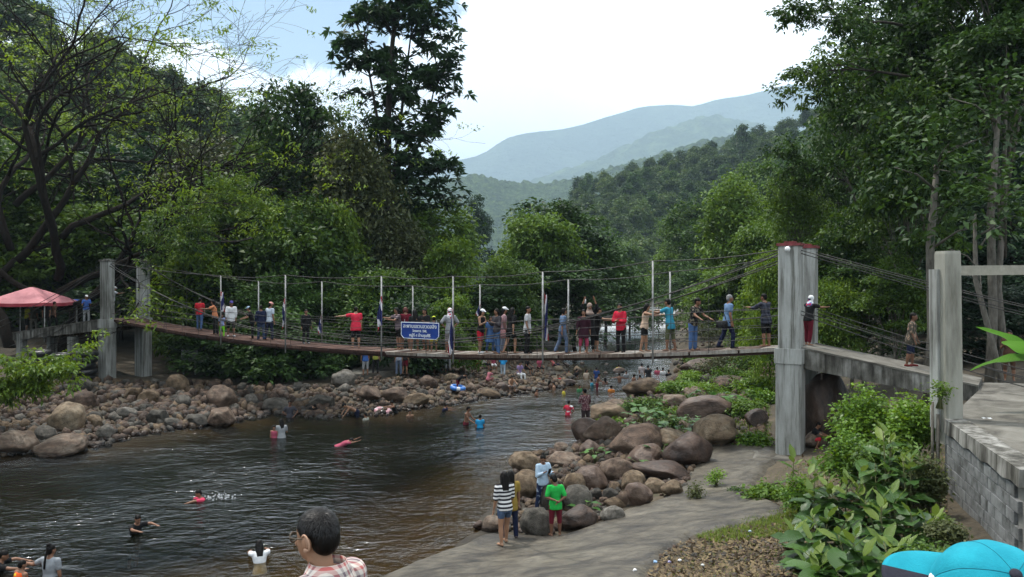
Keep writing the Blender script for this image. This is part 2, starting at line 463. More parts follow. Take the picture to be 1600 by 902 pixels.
wr = nt.nodes.new('ShaderNodeMapRange'); wr.inputs['From Min'].default_value = 0.02; wr.inputs['From Max'].default_value = 0.22; wr.inputs['To Min'].default_value = 0.30; wr.inputs['To Max'].default_value = 0.55; L(sp_.outputs[2], wr.inputs['Value'])
wm = nt.nodes.new('ShaderNodeVectorMath'); wm.operation = 'SCALE'; L(mx.outputs[2], wm.inputs[0]); L(wr.outputs[0], wm.inputs['Scale'])
L(wm.outputs[0], b.inputs['Base Color'])
b.inputs['Roughness'].default_value = 0.9
M['earth'] = m
bp = nt.nodes.new('ShaderNodeBump'); bp.inputs['Strength'].default_value = 0.6; bp.inputs['Distance'].default_value = 0.05
L(n2.outputs['Fac'], bp.inputs['Height']); L(bp.outputs[0], b.inputs['Normal'])
M['earth'] = m
tag(new_obj('ground', grid_mesh('ground', GX, GY, GZ, [M['earth']])), kind='structure')

# river: glossy rippled surface over a bed that shows through where the water is shallow
m, nt, b, out = base_mat('river_water')
L = nt.links.new
tc = nt.nodes.new('ShaderNodeTexCoord')
mp = nt.nodes.new('ShaderNodeMapping'); mp.inputs['Rotation'].default_value = (0, 0, R(-15)); mp.inputs['Scale'].default_value = (1.0, 1.5, 1)
L(tc.outputs['Object'], mp.inputs[0])
wv = []
for sc, de in ((1.1, 3), (4.2, 4), (0.22, 2)):
    n = nt.nodes.new('ShaderNodeTexNoise'); n.inputs['Scale'].default_value = sc; n.inputs['Detail'].default_value = de; n.inputs['Distortion'].default_value = 0.6
    L(mp.outputs[0], n.inputs['Vector']); wv.append(n)
m1 = nt.nodes.new('ShaderNodeMath'); m1.operation = 'MULTIPLY_ADD'; m1.inputs[1].default_value = 0.42
L(wv[1].outputs['Fac'], m1.inputs[0]); L(wv[0].outputs['Fac'], m1.inputs[2])
bp = nt.nodes.new('ShaderNodeBump'); bp.inputs['Distance'].default_value = 0.11
st = nt.nodes.new('ShaderNodeMapRange'); st.inputs['From Min'].default_value = 0.35; st.inputs['From Max'].default_value = 0.65
st.inputs['To Min'].default_value = 0.45; st.inputs['To Max'].default_value = 1.0
L(wv[2].outputs['Fac'], st.inputs['Value']); L(st.outputs[0], bp.inputs['Strength'])
L(m1.outputs[0], bp.inputs['Height'])
gl = nt.nodes.new('ShaderNodeBsdfGlossy'); gl.inputs['Roughness'].default_value = 0.13; gl.inputs['Color'].default_value = (0.92, 0.96, 1, 1)
L(bp.outputs[0], gl.inputs['Normal'])
tr = nt.nodes.new('ShaderNodeBsdfTransparent'); tr.inputs[0].default_value = (0.80, 0.66, 0.40, 1)
df = nt.nodes.new('ShaderNodeBsdfDiffuse'); df.inputs[0].default_value = (0.0035, 0.004, 0.0022, 1)
dp = nt.nodes.new('ShaderNodeAttribute'); dp.attribute_name = 'depth'
ex = nt.nodes.new('ShaderNodeMapRange'); ex.interpolation_type = 'SMOOTHSTEP'
ex.inputs['From Min'].default_value = 0.0; ex.inputs['From Max'].default_value = 0.95; ex.inputs['To Min'].default_value = 0.12; ex.inputs['To Max'].default_value = 0.97
L(dp.outputs['Fac'], ex.inputs['Value'])
mx1 = nt.nodes.new('ShaderNodeMixShader'); L(ex.outputs[0], mx1.inputs[0]); L(tr.outputs[0], mx1.inputs[1]); L(df.outputs[0], mx1.inputs[2])
fr = nt.nodes.new('ShaderNodeFresnel'); fr.inputs[0].default_value = 1.33
frm = nt.nodes.new('ShaderNodeMath'); frm.operation = 'MULTIPLY'; frm.inputs[1].default_value = 0.76; L(fr.outputs[0], frm.inputs[0])
mx2 = nt.nodes.new('ShaderNodeMixShader'); L(frm.outputs[0], mx2.inputs[0]); L(mx1.outputs[0], mx2.inputs[1]); L(gl.outputs[0], mx2.inputs[2])
# broken white water where the stream runs over stones
fo = nt.nodes.new('ShaderNodeAttribute'); fo.attribute_name = 'foam'
nf = nt.nodes.new('ShaderNodeTexNoise'); nf.inputs['Scale'].default_value = 1.5; nf.inputs['Detail'].default_value = 7; nf.inputs['Roughness'].default_value = 0.7
L(mp.outputs[0], nf.inputs['Vector'])
fm = nt.nodes.new('ShaderNodeMath'); fm.operation = 'ADD'; L(fo.outputs['Fac'], fm.inputs[0]); L(nf.outputs['Fac'], fm.inputs[1])
fr2 = nt.nodes.new('ShaderNodeMapRange'); fr2.inputs['From Min'].default_value = 0.92; fr2.inputs['From Max'].default_value = 1.1; fr2.inputs['To Max'].default_value = 0.85
L(fm.outputs[0], fr2.inputs['Value'])
fd = nt.nodes.new('ShaderNodeBsdfDiffuse'); fd.inputs[0].default_value = (0.6, 0.63, 0.65, 1)
mx3 = nt.nodes.new('ShaderNodeMixShader'); L(fr2.outputs[0], mx3.inputs[0]); L(mx2.outputs[0], mx3.inputs[1]); L(fd.outputs[0], mx3.inputs[2])
L(mx3.outputs[0], out.inputs[0])
nt.nodes.remove(b)
M['water'] = m
wx = np.concatenate([np.arange(-60, -24, 2.0), np.arange(-24, 16, 0.5), np.arange(16, 46, 2.0)]); wy = np.concatenate([np.arange(9, 60, 0.5), np.arange(60, 190, 2.0)])
WX, WY = np.meshgrid(wx, wy)
WD = np.maximum(0, -land_h(WX, WY))
def blob(cx, cy, sx, sy):
    return np.exp(-(((WX - cx) / sx) ** 2 + ((WY - cy) / sy) ** 2))
_c = on(975, 585); _e = on(1010, 560); _f = on(890, 612)
foam = 0.36 * blob(_c.x, _c.y, 1.6, 4) + 0.44 * blob(_e.x, _e.y, 2.4, 9) + 0.30 * blob(_f.x, _f.y, 2.0, 1.8) + 0.52 * np.clip((WY - 62) / 40, 0, 1)
tag(new_obj('river_water', grid_mesh('river_water', WX, WY, WX * 0, [M['water']], attrs={'depth': WD.ravel(), 'foam': foam.ravel()})), kind='structure')

# ---- wooded hills and the mountains behind them
def prof(pts, d):
    """photo outline of a ridge as (x, z) at its distance"""
    return np.array([((px - 800) / FPX * d, CZ + (HY - py) / FPX * d) for px, py in pts])
def fbm(x, y, s, o=5):
    z = np.zeros(x.shape)
    for i in range(x.shape[0]):
        for j in range(x.shape[1]):
            z[i, j] = mnoise.fractal(Vector((x[i, j] / s, y[i, j] / s, 3.1)), 1.0, 2.0, o)
    return z
def ridge(name, pts, d, front, amp, nscale, mat, nx=150, nv=36, back=0.35, rough=0.0):
    pr = prof(pts, d)
    xs = np.linspace(pr[0, 0], pr[-1, 0], nx); zr = np.interp(xs, pr[:, 0], pr[:, 1])
    t = np.concatenate([np.linspace(0, 1, nv), np.linspace(1.05, 1.4, 6)])
    X = np.tile(xs, (len(t), 1)); T = np.tile(t[:, None], (1, nx))
    Y = np.where(T <= 1, d - front * (1 - T), d + (T - 1) * d * back)
    prof_t = np.where(T <= 1, 0.12 * T + 0.88 * T ** 1.7, 1 - (T - 1) * 1.6)
    X = X * (Y / d)
    nz = fbm(X, Y, nscale)
    Z = zr[None, :] * prof_t + amp * nz * np.where(T <= 1, np.sin(np.pi * np.clip(T, 0, 1)) * 0.9 + 0.12, 0.1) - 2
    if rough:
        G = RNG.normal(0, rough, Z.shape); Z = Z + G + 0.6 * np.roll(G, 1, 1)
    o = new_obj(name, grid_mesh(name, X, Y, Z, [mat]))
    tag(o, kind='structure')
    return o
def forest_surface(name, c0, c1, c2, scale, bscale, bdist):
    m = surf(name, [(0.3, c0), (0.5, c1), (0.72, c2)], scale=scale, rough=1.0, spec=0.0, bump=1.0, bscale=bscale, bdist=bdist, detail=10)
    return m
mat_far = forest_surface('far_forest', (0.010, 0.018, 0.014), (0.025, 0.040, 0.028), (0.06, 0.085, 0.05), 0.004, 0.012, 70)
mat_mid = forest_surface('mid_forest', (0.008, 0.016, 0.008), (0.03, 0.05, 0.022), (0.10, 0.14, 0.06), 0.012, 0.03, 28)
mat_near = forest_surface('near_forest', (0.006, 0.013, 0.006), (0.03, 0.05, 0.02), (0.10, 0.14, 0.05), 0.085, 0.15, 9)
ridge('mountain_far', [(-900, 330), (0, 320), (450, 290), (600, 268), (690, 252), (750, 240), (790, 216), (830, 206), (870, 201), (920, 191), (960, 179), (1000, 167), (1050, 163), (1085, 166), (1120, 156), (1160, 151), (1200, 141), (1230, 132), (1270, 133), (1310, 131), (1400, 140), (1600, 170), (2300, 240)], 7000, 2800, 260, 1200, mat_far, nx=190, nv=44)
ridge('mountain_spur', [(500, 345), (700, 320), (800, 300), (860, 272), (910, 256), (950, 240), (1000, 214), (1050, 195), (1090, 183), (1120, 179), (1160, 186), (1230, 200), (1350, 220), (1700, 260)], 5000, 1900, 150, 600, mat_mid, nx=240, nv=80, rough=5.0)
ridge('mountain_near', [(300, 300), (500, 290), (640, 280), (690, 276), (740, 272), (790, 281), (850, 283), (905, 275), (950, 266), (1000, 249), (1050, 233), (1090, 220), (1130, 212), (1180, 212), (1260, 225), (1500, 250)], 2000, 900, 42, 150, mat_near, nx=330, nv=110, rough=2.6)
mat_hill = forest_surface('hill_floor', (0.006, 0.010, 0.005), (0.018, 0.03, 0.012), (0.04, 0.06, 0.02), 0.15, 0.5, 1.5)
HR = prof([(700, 420), (820, 385), (875, 348), (910, 318), (950, 301), (1000, 288), (1050, 276), (1100, 261), (1150, 250), (1200, 231), (1250, 211), (1300, 186), (1400, 150), (1600, 100), (2000, 40)], 520)
HL = prof([(-700, -120), (-200, -20), (0, 70), (100, 120), (200, 165), (300, 215), (400, 262), (450, 290), (520, 340), (640, 380), (720, 420)], 200)
def hill_r(x, y):
    u = x * 520 / np.maximum(y, 1)
    z = np.interp(u, HR[:, 0], HR[:, 1])
    t = np.clip((y - 190) / 330, 0, 1)
    return z * (0.25 * t + 0.75 * t * t * (3 - 2 * t)) * np.where(y > 520, np.maximum(0.2, 1 - (y - 520) / 400), 1) + 1.0
def hill_l(x, y):
    u = x * 200 / np.maximum(y, 1)
    z = np.interp(u, HL[:, 0], HL[:, 1])
    t = np.clip((y - 75) / 125, 0, 1)
    return z * (0.3 * t + 0.7 * t * t * (3 - 2 * t)) * np.where(y > 200, np.maximum(0.2, 1 - (y - 200) / 160), 1) + 1.0
def hill(name, fn, lo, hi, d, y0, y1):
    ys = np.linspace(y0, y1, 50); us = np.linspace(lo, hi, 80)
    U, Y = np.meshgrid(us, ys)
    X = U * Y / d
    o = new_obj(name, grid_mesh(name, X, Y, fn(X, Y) - 0.6, [mat_hill]))
    return tag(o, kind='structure')
hill('hill_east', hill_r, HR[0, 0], HR[-1, 0], 520, 190, 840)
hill('hill_west', hill_l, HL[0, 0], HL[-1, 0], 200, 75, 330)

# air: one closed box of thin even haze round everything
m = bpy.data.materials.new('haze_air'); m.use_nodes = True
nt = m.node_tree; nt.nodes.clear()
o_ = nt.nodes.new('ShaderNodeOutputMaterial'); pv = nt.nodes.new('ShaderNodeVolumePrincipled')
pv.inputs['Color'].default_value = (0.60, 0.82, 1.0, 1); pv.inputs['Density'].default_value = 0.00018; pv.inputs['Anisotropy'].default_value = 0.0
nt.links.new(pv.outputs[0], o_.inputs['Volume'])
mb = MB(); mb.box((0, 0, 918), (26000, 26000, 1840))
hzo = mb.build('haze', m); tag(hzo, kind='stuff')
# ------------------------------------------------------------------ suspension footbridge
RT = Vector((8.02, 23.6, 0)); LT = Vector((-20.6, 41.7, 0))
AX = (LT - RT); BL = AX.length; AX.normalize()
PERP = Vector((-AX.y, AX.x, 0))
if PERP.y < 0: PERP = -PERP          # away from the camera
MROT = Matrix(((AX.x, PERP.x, 0), (AX.y, PERP.y, 0), (0, 0, 1)))      # local x along the bridge, y away
DW = 1.7                              # deck width
def deck_z(t): return 3.80 - 4 * 0.86 * t * (1 - t)
def bp_(t, off=0.0, h=0.0):
    p = RT + AX * (t * BL) + PERP * (1.0 + off)
    p.z = deck_z(t) + h
    return p
def t_of(px, off=0.0):
    k = (px - 800) / FPX
    b0 = RT + PERP * (1.0 + off)
    return (b0.x - k * b0.y) / (BL * (k * AX.y - AX.x))
bridge = empty('suspension_bridge', RT.copy() + Vector((0, 0, 0.6)))
tag(bridge, 'wire suspension footbridge with concrete towers spanning the river', 'bridge')
B0 = bridge.location.copy()
def bpart(mb, name, mat, parent=bridge, smooth=False):
    o = mb.build(name, mat, None, smooth)
    o.parent = parent
    o.matrix_parent_inverse = Matrix.Translation(-B0)
    return o
def column(base, w, d, z0, z1, taper=0.0):
    mb = MB(); c = base
    bot = [c + MROT @ Vector((sx * w / 2, sy * d / 2, 0)) for sx, sy in ((-1, -1), (1, -1), (1, 1), (-1, 1))]
    # chamfered corners
    ring = []
    ch = 0.03
    for sx, sy in ((-1, -1), (1, -1), (1, 1), (-1, 1)):
        a = Vector((sx * w / 2, sy * (d / 2 - ch), 0)); b_ = Vector((sx * (w / 2 - ch), sy * d / 2, 0))
        ring += ([a, b_] if sx * sy > 0 else [b_, a])
    rings = []
    for z in np.linspace(z0, z1, 7):
        k = 1 - taper * (z - z0) / (z1 - z0)
        rings.append([c + MROT @ (p * k) + Vector((0, 0, z)) for p in ring])
    mb.rings(rings)
    return mb
for T, zb in ((RT, 0.3), (LT, 0.1)):
    for off in (0.0, 2.0):
        b = T + PERP * off
        bpart(column(b, 0.72, 0.56, zb, 3.35), 'pier', M['concrete'])
        bpart(column(b, 0.78, 0.62, 3.35, 3.78), 'collar', M['concrete'])
        tcol = bpart(column(b, 0.60, 0.45, 3.78, 6.72), 'column', M['concrete'])
        if T is RT and off == 0.0: near_col = tcol
        mb = MB(); mb.box(b + Vector((0, 0, 6.76)), (0.68, 0.52, 0.08), MROT)
        mb.box(b + Vector((0, 0, 6.825)), (0.3, 0.25, 0.06), MROT)
        mb.build('cap_plate', M['rust_paint'] if T is RT else M['concrete_stained'], tcol)
    mb = MB(); mb.box(T + PERP * 1.0 + Vector((0, 0, 3.55)), (0.5, 1.36, 0.34), MROT)
    bpart(mb, 'cross_beam', M['concrete'])
# footing of the near tower
mb = MB(); c = RT + PERP * 1.0
rg = []
for z, k in ((0.15, 1.12), (0.62, 1.05), (0.74, 0.98)):
    rg.append([c + MROT @ Vector((x * k, y * k, 0)) + Vector((0, 0, z)) for x, y in ((-1.0, -1.9), (0.8, -1.95), (1.0, -1.2), (1.0, 1.7), (-1.0, 1.7))])
mb.rings(rg)
bpart(mb, 'footing', M['concrete_floor'])
# security camera ball on the near column
p = RT - PERP * 0.34 + Vector((0, 0, 6.62))
mb = MB(); mb.ell(p, (0.08, 0.08, 0.08)); mb.tube([p, p + PERP * 0.2 + Vector((0, 0, 0.12))], 0.03)
mb.build('lamp_globe', flat((0.75, 0.75, 0.75), 0.4), near_col, True)

# deck: every plank its own piece
NPL = 132
pm = MB(); pm.box((0, 0, 0), (BL / NPL * 0.9, DW, 0.045)); plank_me = pm.mesh('plank', M['plank'])
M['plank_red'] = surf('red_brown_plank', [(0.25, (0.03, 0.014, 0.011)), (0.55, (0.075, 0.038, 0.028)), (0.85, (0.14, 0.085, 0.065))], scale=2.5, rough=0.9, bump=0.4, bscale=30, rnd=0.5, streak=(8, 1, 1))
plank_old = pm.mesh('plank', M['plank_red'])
for i in range(NPL):
    t = (i + 0.5) / NPL
    p = bp_(t)
    sl = (deck_z(t + 0.001) - deck_z(t - 0.001)) / (0.002 * BL)
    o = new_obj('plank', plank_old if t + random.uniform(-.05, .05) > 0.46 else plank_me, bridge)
    Mx = Matrix.Translation(p - B0 + Vector((0, 0, random.uniform(-0.008, 0.008) - 0.022))) @ MROT.to_4x4() @ Matrix.Rotation(-math.atan(sl), 4, 'Y') @ Matrix.Rotation(random.uniform(-0.012, 0.012), 4, 'Z')
    o.matrix_basis = Mx
TS = np.linspace(0, 1, 61)
for off in (-0.75, 0.75):
    mb = MB()
    rings = []
    for t in TS:
        p = bp_(t, off, -0.055)
        rings.append([p + PERP * a + Vector((0, 0, b_)) for a, b_ in ((-0.05, -0.13), (0.05, -0.13), (0.05, 0), (-0.05, 0))])
    mb.rings(rings)
    bpart(mb, 'deck_beam', M['rust_beam'])
# deck edge boards (pale worn timber in the middle)
for off in (-0.86,):
    for k in range(22):
        t0, t1 = k / 22 + 0.001, (k + 1) / 22 - 0.001
        mb = MB(); rings = []
        for t in np.linspace(t0, t1, 4):
            p = bp_(t, off, 0.0)
            rings.append([p + PERP * a + Vector((0, 0, b_)) for a, b_ in ((-0.03, -0.10), (0.0, -0.10), (0.0, 0.012), (-0.03, 0.012))])
        mb.rings(rings)
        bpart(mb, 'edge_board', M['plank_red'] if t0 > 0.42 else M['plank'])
# main cables: tower top to deck at midspan and up again
for off in (-1.0, 1.0):
    for j, (dz, dy) in enumerate(((0.0, 0.0), (-0.10, 0.06))):
        pts = []
        for t in TS:
            p = RT + AX * (t * BL) + PERP * (1.0 + off + (dy if off > 0 else -dy))
            p.z = 6.70 + dz - 4 * (3.55 - 0.22 * j) * t * (1 - t)
            pts.append(p)
        bpart(MB().tube(pts, 0.019, 6), 'main_cable', M['cable'], smooth=True)
# top wire along the heads of the hanger poles
FRONT = [345, 446, 596, 708, 848, 1020]
BACK = [404, 503, 645, 750, 888, 1047]
top_of = {345: 431, 446: 430, 596: 432, 708: 432, 848: 425, 1020: 408, 404: 440, 503: 440, 645: 447, 750: 445, 888: 437, 1047: 425}
for off, lst in ((-0.95, FRONT), (0.95, BACK)):
    heads = []
    for px in lst:
        t = t_of(px, off)
        p = bp_(t, off)
        ztop = CZ + (HY - top_of[px]) / FPX * p.y
        a = p.copy(); a.z -= 0.32
        e = p.copy(); e.z = ztop
        bpart(MB().tube([a, e], 0.030, 8), 'hanger_pole', M['steel'], smooth=True)
        heads.append((t, e))
    ends = [(0.0, RT + PERP * (1.0 + (off / 0.95)) + Vector((0, 0, 6.66))), (1.0, LT + PERP * (1.0 + off / 0.95) + Vector((0, 0, 6.66)))]
    allp = sorted(heads + ends, key=lambda q: q[0])
    pts = []
    for (t0, p0), (t1, p1) in zip(allp[:-1], allp[1:]):
        for k in range(6):
            s = k / 6
            q = p0.lerp(p1, s); q.z -= 0.10 * math.sin(math.pi * s)
            pts.append(q)
    pts.append(allp[-1][1])
    bpart(MB().tube(pts, 0.016, 5), 'top_wire', M['cable'], smooth=True)
# hand wires at both sides
for off in (-0.92, 0.92):
    for h in (0.32, 0.62, 0.92, 1.18):
        pts = []
        for t in TS:
            p = bp_(t, off, h); p.z += 0.03 * math.sin(t * 41 + h * 9); pts.append(p)
        bpart(MB().tube(pts, 0.010, 5), 'hand_wire', M['cable'], smooth=True)
# suspender ties from the cables to the deck
for off in (-1.0, 1.0):
    for k in range(2, 27):
        t = k / 28
        zc = 6.70 - 4 * 3.55 * t * (1 - t); zd = deck_z(t) - 0.05
        if zc - zd < 0.35: continue
        p = RT + AX * (t * BL) + PERP * (1.0 + off); q = p.copy(); p.z = zc; q.z = zd
        bpart(MB().tube([p, q], 0.009, 4), 'suspender', M['cable'])
# back stays behind both towers
for T, sgn, far_, zt in ((RT, -1, 13.5, 2.9), (LT, 1, 12.0, 2.6)):
    for off in (0.0, 2.0):
        for z0, z1, ln in ((6.68, zt + 0.5, far_), (6.60, zt + 0.2, far_ - 0.3), (4.95, zt - 0.6, far_ * 0.8), (4.85, zt - 0.9, far_ * 0.8 - 0.3)):
            a = T + PERP * off + Vector((0, 0, z0)); e = T + PERP * off + AX * (sgn * ln); e.z = z1
            pts = []
            for k in range(9):
                s = k / 8; q = a.lerp(e, s); q.z -= 0.25 * math.sin(math.pi * s); pts.append(q)
            bpart(MB().tube(pts, 0.014, 6), 'stay_cable', M['cable'], smooth=True)

# approach ramps
def ramp(name, T, sgn, length, z0, z1, label, depth=0.55, width=1.95):
    r = empty(name, T + PERP * 1.0 + AX * (sgn * 0.31)); r.location.z = z0
    o0 = r.location.copy()
    d = AX * sgn
    mb = MB()
    n = 10; rings = []
    for k in range(n + 1):
        s = k / n
        c = T + PERP * 1.0 + d * (0.31 + s * length); zt = z0 + (z1 - z0) * s
        dp = depth * (1.0 - 0.25 * s)
        sec = ((-width / 2, 0), (-width / 2, -dp), (-width / 2 + 0.28, -dp), (-width / 2 + 0.3, -0.16), (width / 2 - 0.3, -0.16), (width / 2 - 0.28, -dp), (width / 2, -dp), (width / 2, 0))
        rings.append([c + PERP * a + Vector((0, 0, zt + b_)) for a, b_ in sec])
    mb.rings(rings)
    o = mb.build('ramp_beam', M['concrete_stained']); o.parent = r; o.matrix_parent_inverse = Matrix.Translation(-o0)
    mb = MB(); rings = []
    for k in range(n + 1):
        s = k / n
        c = T + PERP * 1.0 + d * (0.31 + s * length); zt = z0 + (z1 - z0) * s + 0.004
        rings.append([c + PERP * a + Vector((0, 0, zt + b_)) for a, b_ in ((-width / 2 - 0.02, 0.05), (-width / 2 - 0.02, 0), (width / 2 + 0.02, 0), (width / 2 + 0.02, 0.05))])
    mb.rings(rings)
    o = mb.build('ramp_deck', M['concrete_floor']); o.parent = r; o.matrix_parent_inverse = Matrix.Translation(-o0)
    tag(r, label, 'ramp')
    return r, o0
rampR, _ = ramp('concrete_ramp', RT, -1, 4.4, 3.76, 2.98, 'concrete ramp sloping down from the near tower to the landing')
rampL, o0 = ramp('concrete_ramp', LT, 1, 9.0, 3.76, 2.75, 'shaded concrete ramp behind the tyre stacks leading to the red tent')
for s in (3.4, 8.6):
    for off in (0.15, 1.85):
        b = LT + PERP * off + AX * s
        mb = column(b, 0.42, 0.42, 0.3, 2.75)
        o = mb.build('support_post', M['concrete']); o.parent = rampL; o.matrix_parent_inverse = Matrix.Translation(-o0)

# ------------------------------------------------------------------ landing on the near bank, with its block wall and gate post
LZ = 2.9
A = Vector((8.80, 16.6, 0)); Bc = Vector((7.52, 12.05, 0))
wd = (Bc - A); WLn = wd.length; wd.normalize()
wn_ = Vector((wd.y, -wd.x, 0))
if wn_.x > 0: wn_ = -wn_           # towards the river
land = empty('concrete_landing', A + Vector((0, 0, 1.4)))
tag(land, 'raised concrete landing with grey block retaining wall at the ramp foot', 'landing')
a0 = land.location.copy()
def lpart(mb, name, mat, smooth=False):
    o = mb.build(name, mat, None, smooth); o.parent = land; o.matrix_parent_inverse = Matrix.Translation(-a0); return o
Rend = RT + PERP * 1.0 - AX * 4.72
r1_, r2_ = Rend - PERP * 0.97, Rend + PERP * 0.97
poly = [A - wn_ * 0.02, Bc - wn_ * 0.02, Vector((13.5, 11.3, 0)), Vector((19, 14, 0)), Vector((19.5, 21.0, 0)), r2_, r1_]
# floor slab as a lightly uneven fan sheet with thickness
mb = MB()
ctr = Vector((12.5, 17.0, 0))
nring = 6; rings = []
edge = []
for i in range(len(poly)):
    p, q = poly[i], poly[(i + 1) % len(poly)]
    for k in range(8): edge.append(p.lerp(q, k / 8))
for j in range(nring + 1):
    s = 1 - j / (nring + 0.4)
    rings.append([ctr.lerp(e, s) + Vector((0, 0, LZ + (0 if j == 0 else 0.02 * math.sin(e.x * 2 + j) + 0.05 * (1 - s)))) for e in edge])
low = [e + Vector((0, 0, LZ - 0.16)) for e in edge]
mb.rings([low] + rings, cap=True)
lpart(mb, 'floor_slab', M['concrete_floor'])
# fill behind the wall
mb = MB()
bt = [A - wn_ * 0.42, Bc - wn_ * 0.42 - wd * 0.06, Vector((13.3, 11.5, 0)), Vector((18.8, 14.2, 0)), Vector((19.2, 20.8, 0)), r2_ + AX * 0.2, r1_ + AX * 0.2]
mb.rings([[p + Vector((0, 0, z)) for p in bt] for z in (0.2, LZ - 0.17)])
lpart(mb, 'fill', surf('dark_rubble', [(0.3, (0.012, 0.011, 0.010)), (0.7, (0.06, 0.055, 0.045))], scale=5, bump=1.0, bscale=12, bdist=0.06))
# cap beam over the blocks
mb = MB()
cp = []
for s, q in ((0, A), (1, Bc)):
    pass
n = 12; rings = []
for k in range(n + 1):
    s = k / n; p = A.lerp(Bc, s)
    dz = -0.24 - 0.03 * math.sin(k * 2.1)
    rings.append([p + wn_ * 0.05 + Vector((0, 0, LZ + 0.03)), p + wn_ * 0.06 + Vector((0, 0, LZ + dz)), p - wn_ * 0.36 + Vector((0, 0, LZ + dz)), p - wn_ * 0.36 + Vector((0, 0, LZ + 0.03))])
mb.rings(rings)
lpart(mb, 'cap_beam', M['concrete_stained'])
# blocks, laid in stretcher bond with recessed mortar
mb = MB()
mc = (A + Bc) / 2 - wn_ * 0.17
mb.rings([[mc + wd * sx * (WLn / 2 - 0.03) + wn_ * sy * 0.14 + Vector((0, 0, z)) for sx, sy in ((-1, -1), (1, -1), (1, 1), (-1, 1))] for z in (0.3, LZ - 0.26)])
lpart(mb, 'mortar', flat((0.20, 0.195, 0.18)))
block_mat = surf('concrete_block', [(0.25, (0.07, 0.07, 0.068)), (0.5, (0.17, 0.175, 0.175)), (0.8, (0.25, 0.26, 0.26))], scale=2.6, rough=0.92, bump=0.6, bscale=50, rnd=0.12, coord='Object', mul=(2.5, (1, 1, 1), [(0.34, (0.4, 0.4, 0.38)), (0.52, (1, 1, 1))]))
BLK, BH = 0.40, 0.20
def block_mesh(l):
    m_ = MB(); x, y, z, c = l / 2 - 0.006, 0.10, BH / 2 - 0.006, 0.008
    def rg(xx, zz, yy): return [Vector((sx * xx, yy, sz * zz)) for sx, sz in ((-1, -1), (1, -1), (1, 1), (-1, 1))]
    m_.rings([rg(x, z, y), rg(x, z, -y + c), rg(x - c, z - c, -y)])
    return m_.mesh('block', block_mat)
bm_full, bm_half = block_mesh(BLK), block_mesh(BLK / 2)
ang = math.atan2(wd.y, wd.x)
ncol = int(WLn / BLK)
row = 0; z = LZ - 0.27 - BH / 2
while z > 0.85:
    s = 0.0 + (0 if row % 2 == 0 else BLK / 2)
    items = [(s + (k + 0.5) * BLK, bm_full) for k in range(int((WLn - s) / BLK))]
    if row % 2: items.insert(0, (BLK / 4, bm_half))
    for c_, me_ in items:
        p = A + wd * c_ - wn_ * (0.10 - 0.03 + random.uniform(-0.006, 0.006)) + Vector((0, 0, z))
        o = new_obj('block', me_, land); o.matrix_basis = Matrix.Translation(p - a0) @ Matrix.Rotation(ang + (0 if Vector((-math.sin(ang), math.cos(ang), 0)).dot(wn_) < 0 else math.pi), 4, 'Z')
    row += 1; z -= BH

# gate post and its beam
gp = empty('gate_post', A + Vector((0.12, 0.1, LZ)))
tag(gp, 'tall weathered concrete gate post with side beam at the wall corner', 'post')
g0 = gp.location.copy()
mb = MB()
w, d_ = 0.38, 0.36
rings = []
for z, k in ((-0.5, 1.0), (0.5, 1.0), (1.6, 0.99), (2.6, 0.97), (3.36, 0.95), (3.42, 0.9)):
    rings.append([Vector((x * k, y * k, z)) for x, y in ((-w / 2 + .03, -d_ / 2), (w / 2 - .03, -d_ / 2), (w / 2, -d_ / 2 + .03), (w / 2, d_ / 2), (-w / 2, d_ / 2), (-w / 2, -d_ / 2 + .03))])
mb.rings(rings)
o = mb.build('shaft', surf('post_concrete', [(0.25, (0.10, 0.095, 0.075)), (0.5, (0.27, 0.265, 0.225)), (0.8, (0.36, 0.355, 0.31))], scale=1.3, rough=0.9, bump=0.3, bscale=55, streak=(2, 2, 0.4)), gp)
mb = MB(); mb.rings([[Vector((x - 0.205, y + 0.09, z)) for x, y in ((-.05, -.08), (.065, -.08), (.065, .16), (-.05, .16))] for z in (-0.2, 1.5, 2.9, 3.05)])
mb.build('side_pilaster', M['concrete'], gp)
mb = MB(); mb.box((2.6, 0.06, 3.02), (4.8, 0.2, 0.2)); mb.build('beam', flat((0.30, 0.285, 0.235)), gp)
mb = MB(); mb.box((4.95, 0.06, 1.2), (0.3, 0.3, 4.0)); mb.build('beam_support', M['concrete'], gp)
gp.rotation_euler = (0, R(-0.6), R(10))
# pipe and boards standing at the wall corner
for k, (dx, h0, h1, rr) in enumerate(((-0.16, 1.3, 3.0, 0.035), (-0.27, 1.2, 3.25, 0.03))):
    p = A + wn_ * (0.16 + 0.1 * k) + wd * 0.02
    mb = MB(); mb.tube([p + Vector((0, 0, h0)), p + Vector((0.02, 0.03, h1))], rr, 8)
    tag(mb.build('drain_pipe', M['bark_pale'], smooth=True), 'thin upright pole against the landing wall, %s' % ('next to the blocks' if k == 0 else 'farther from the blocks'), 'pole')

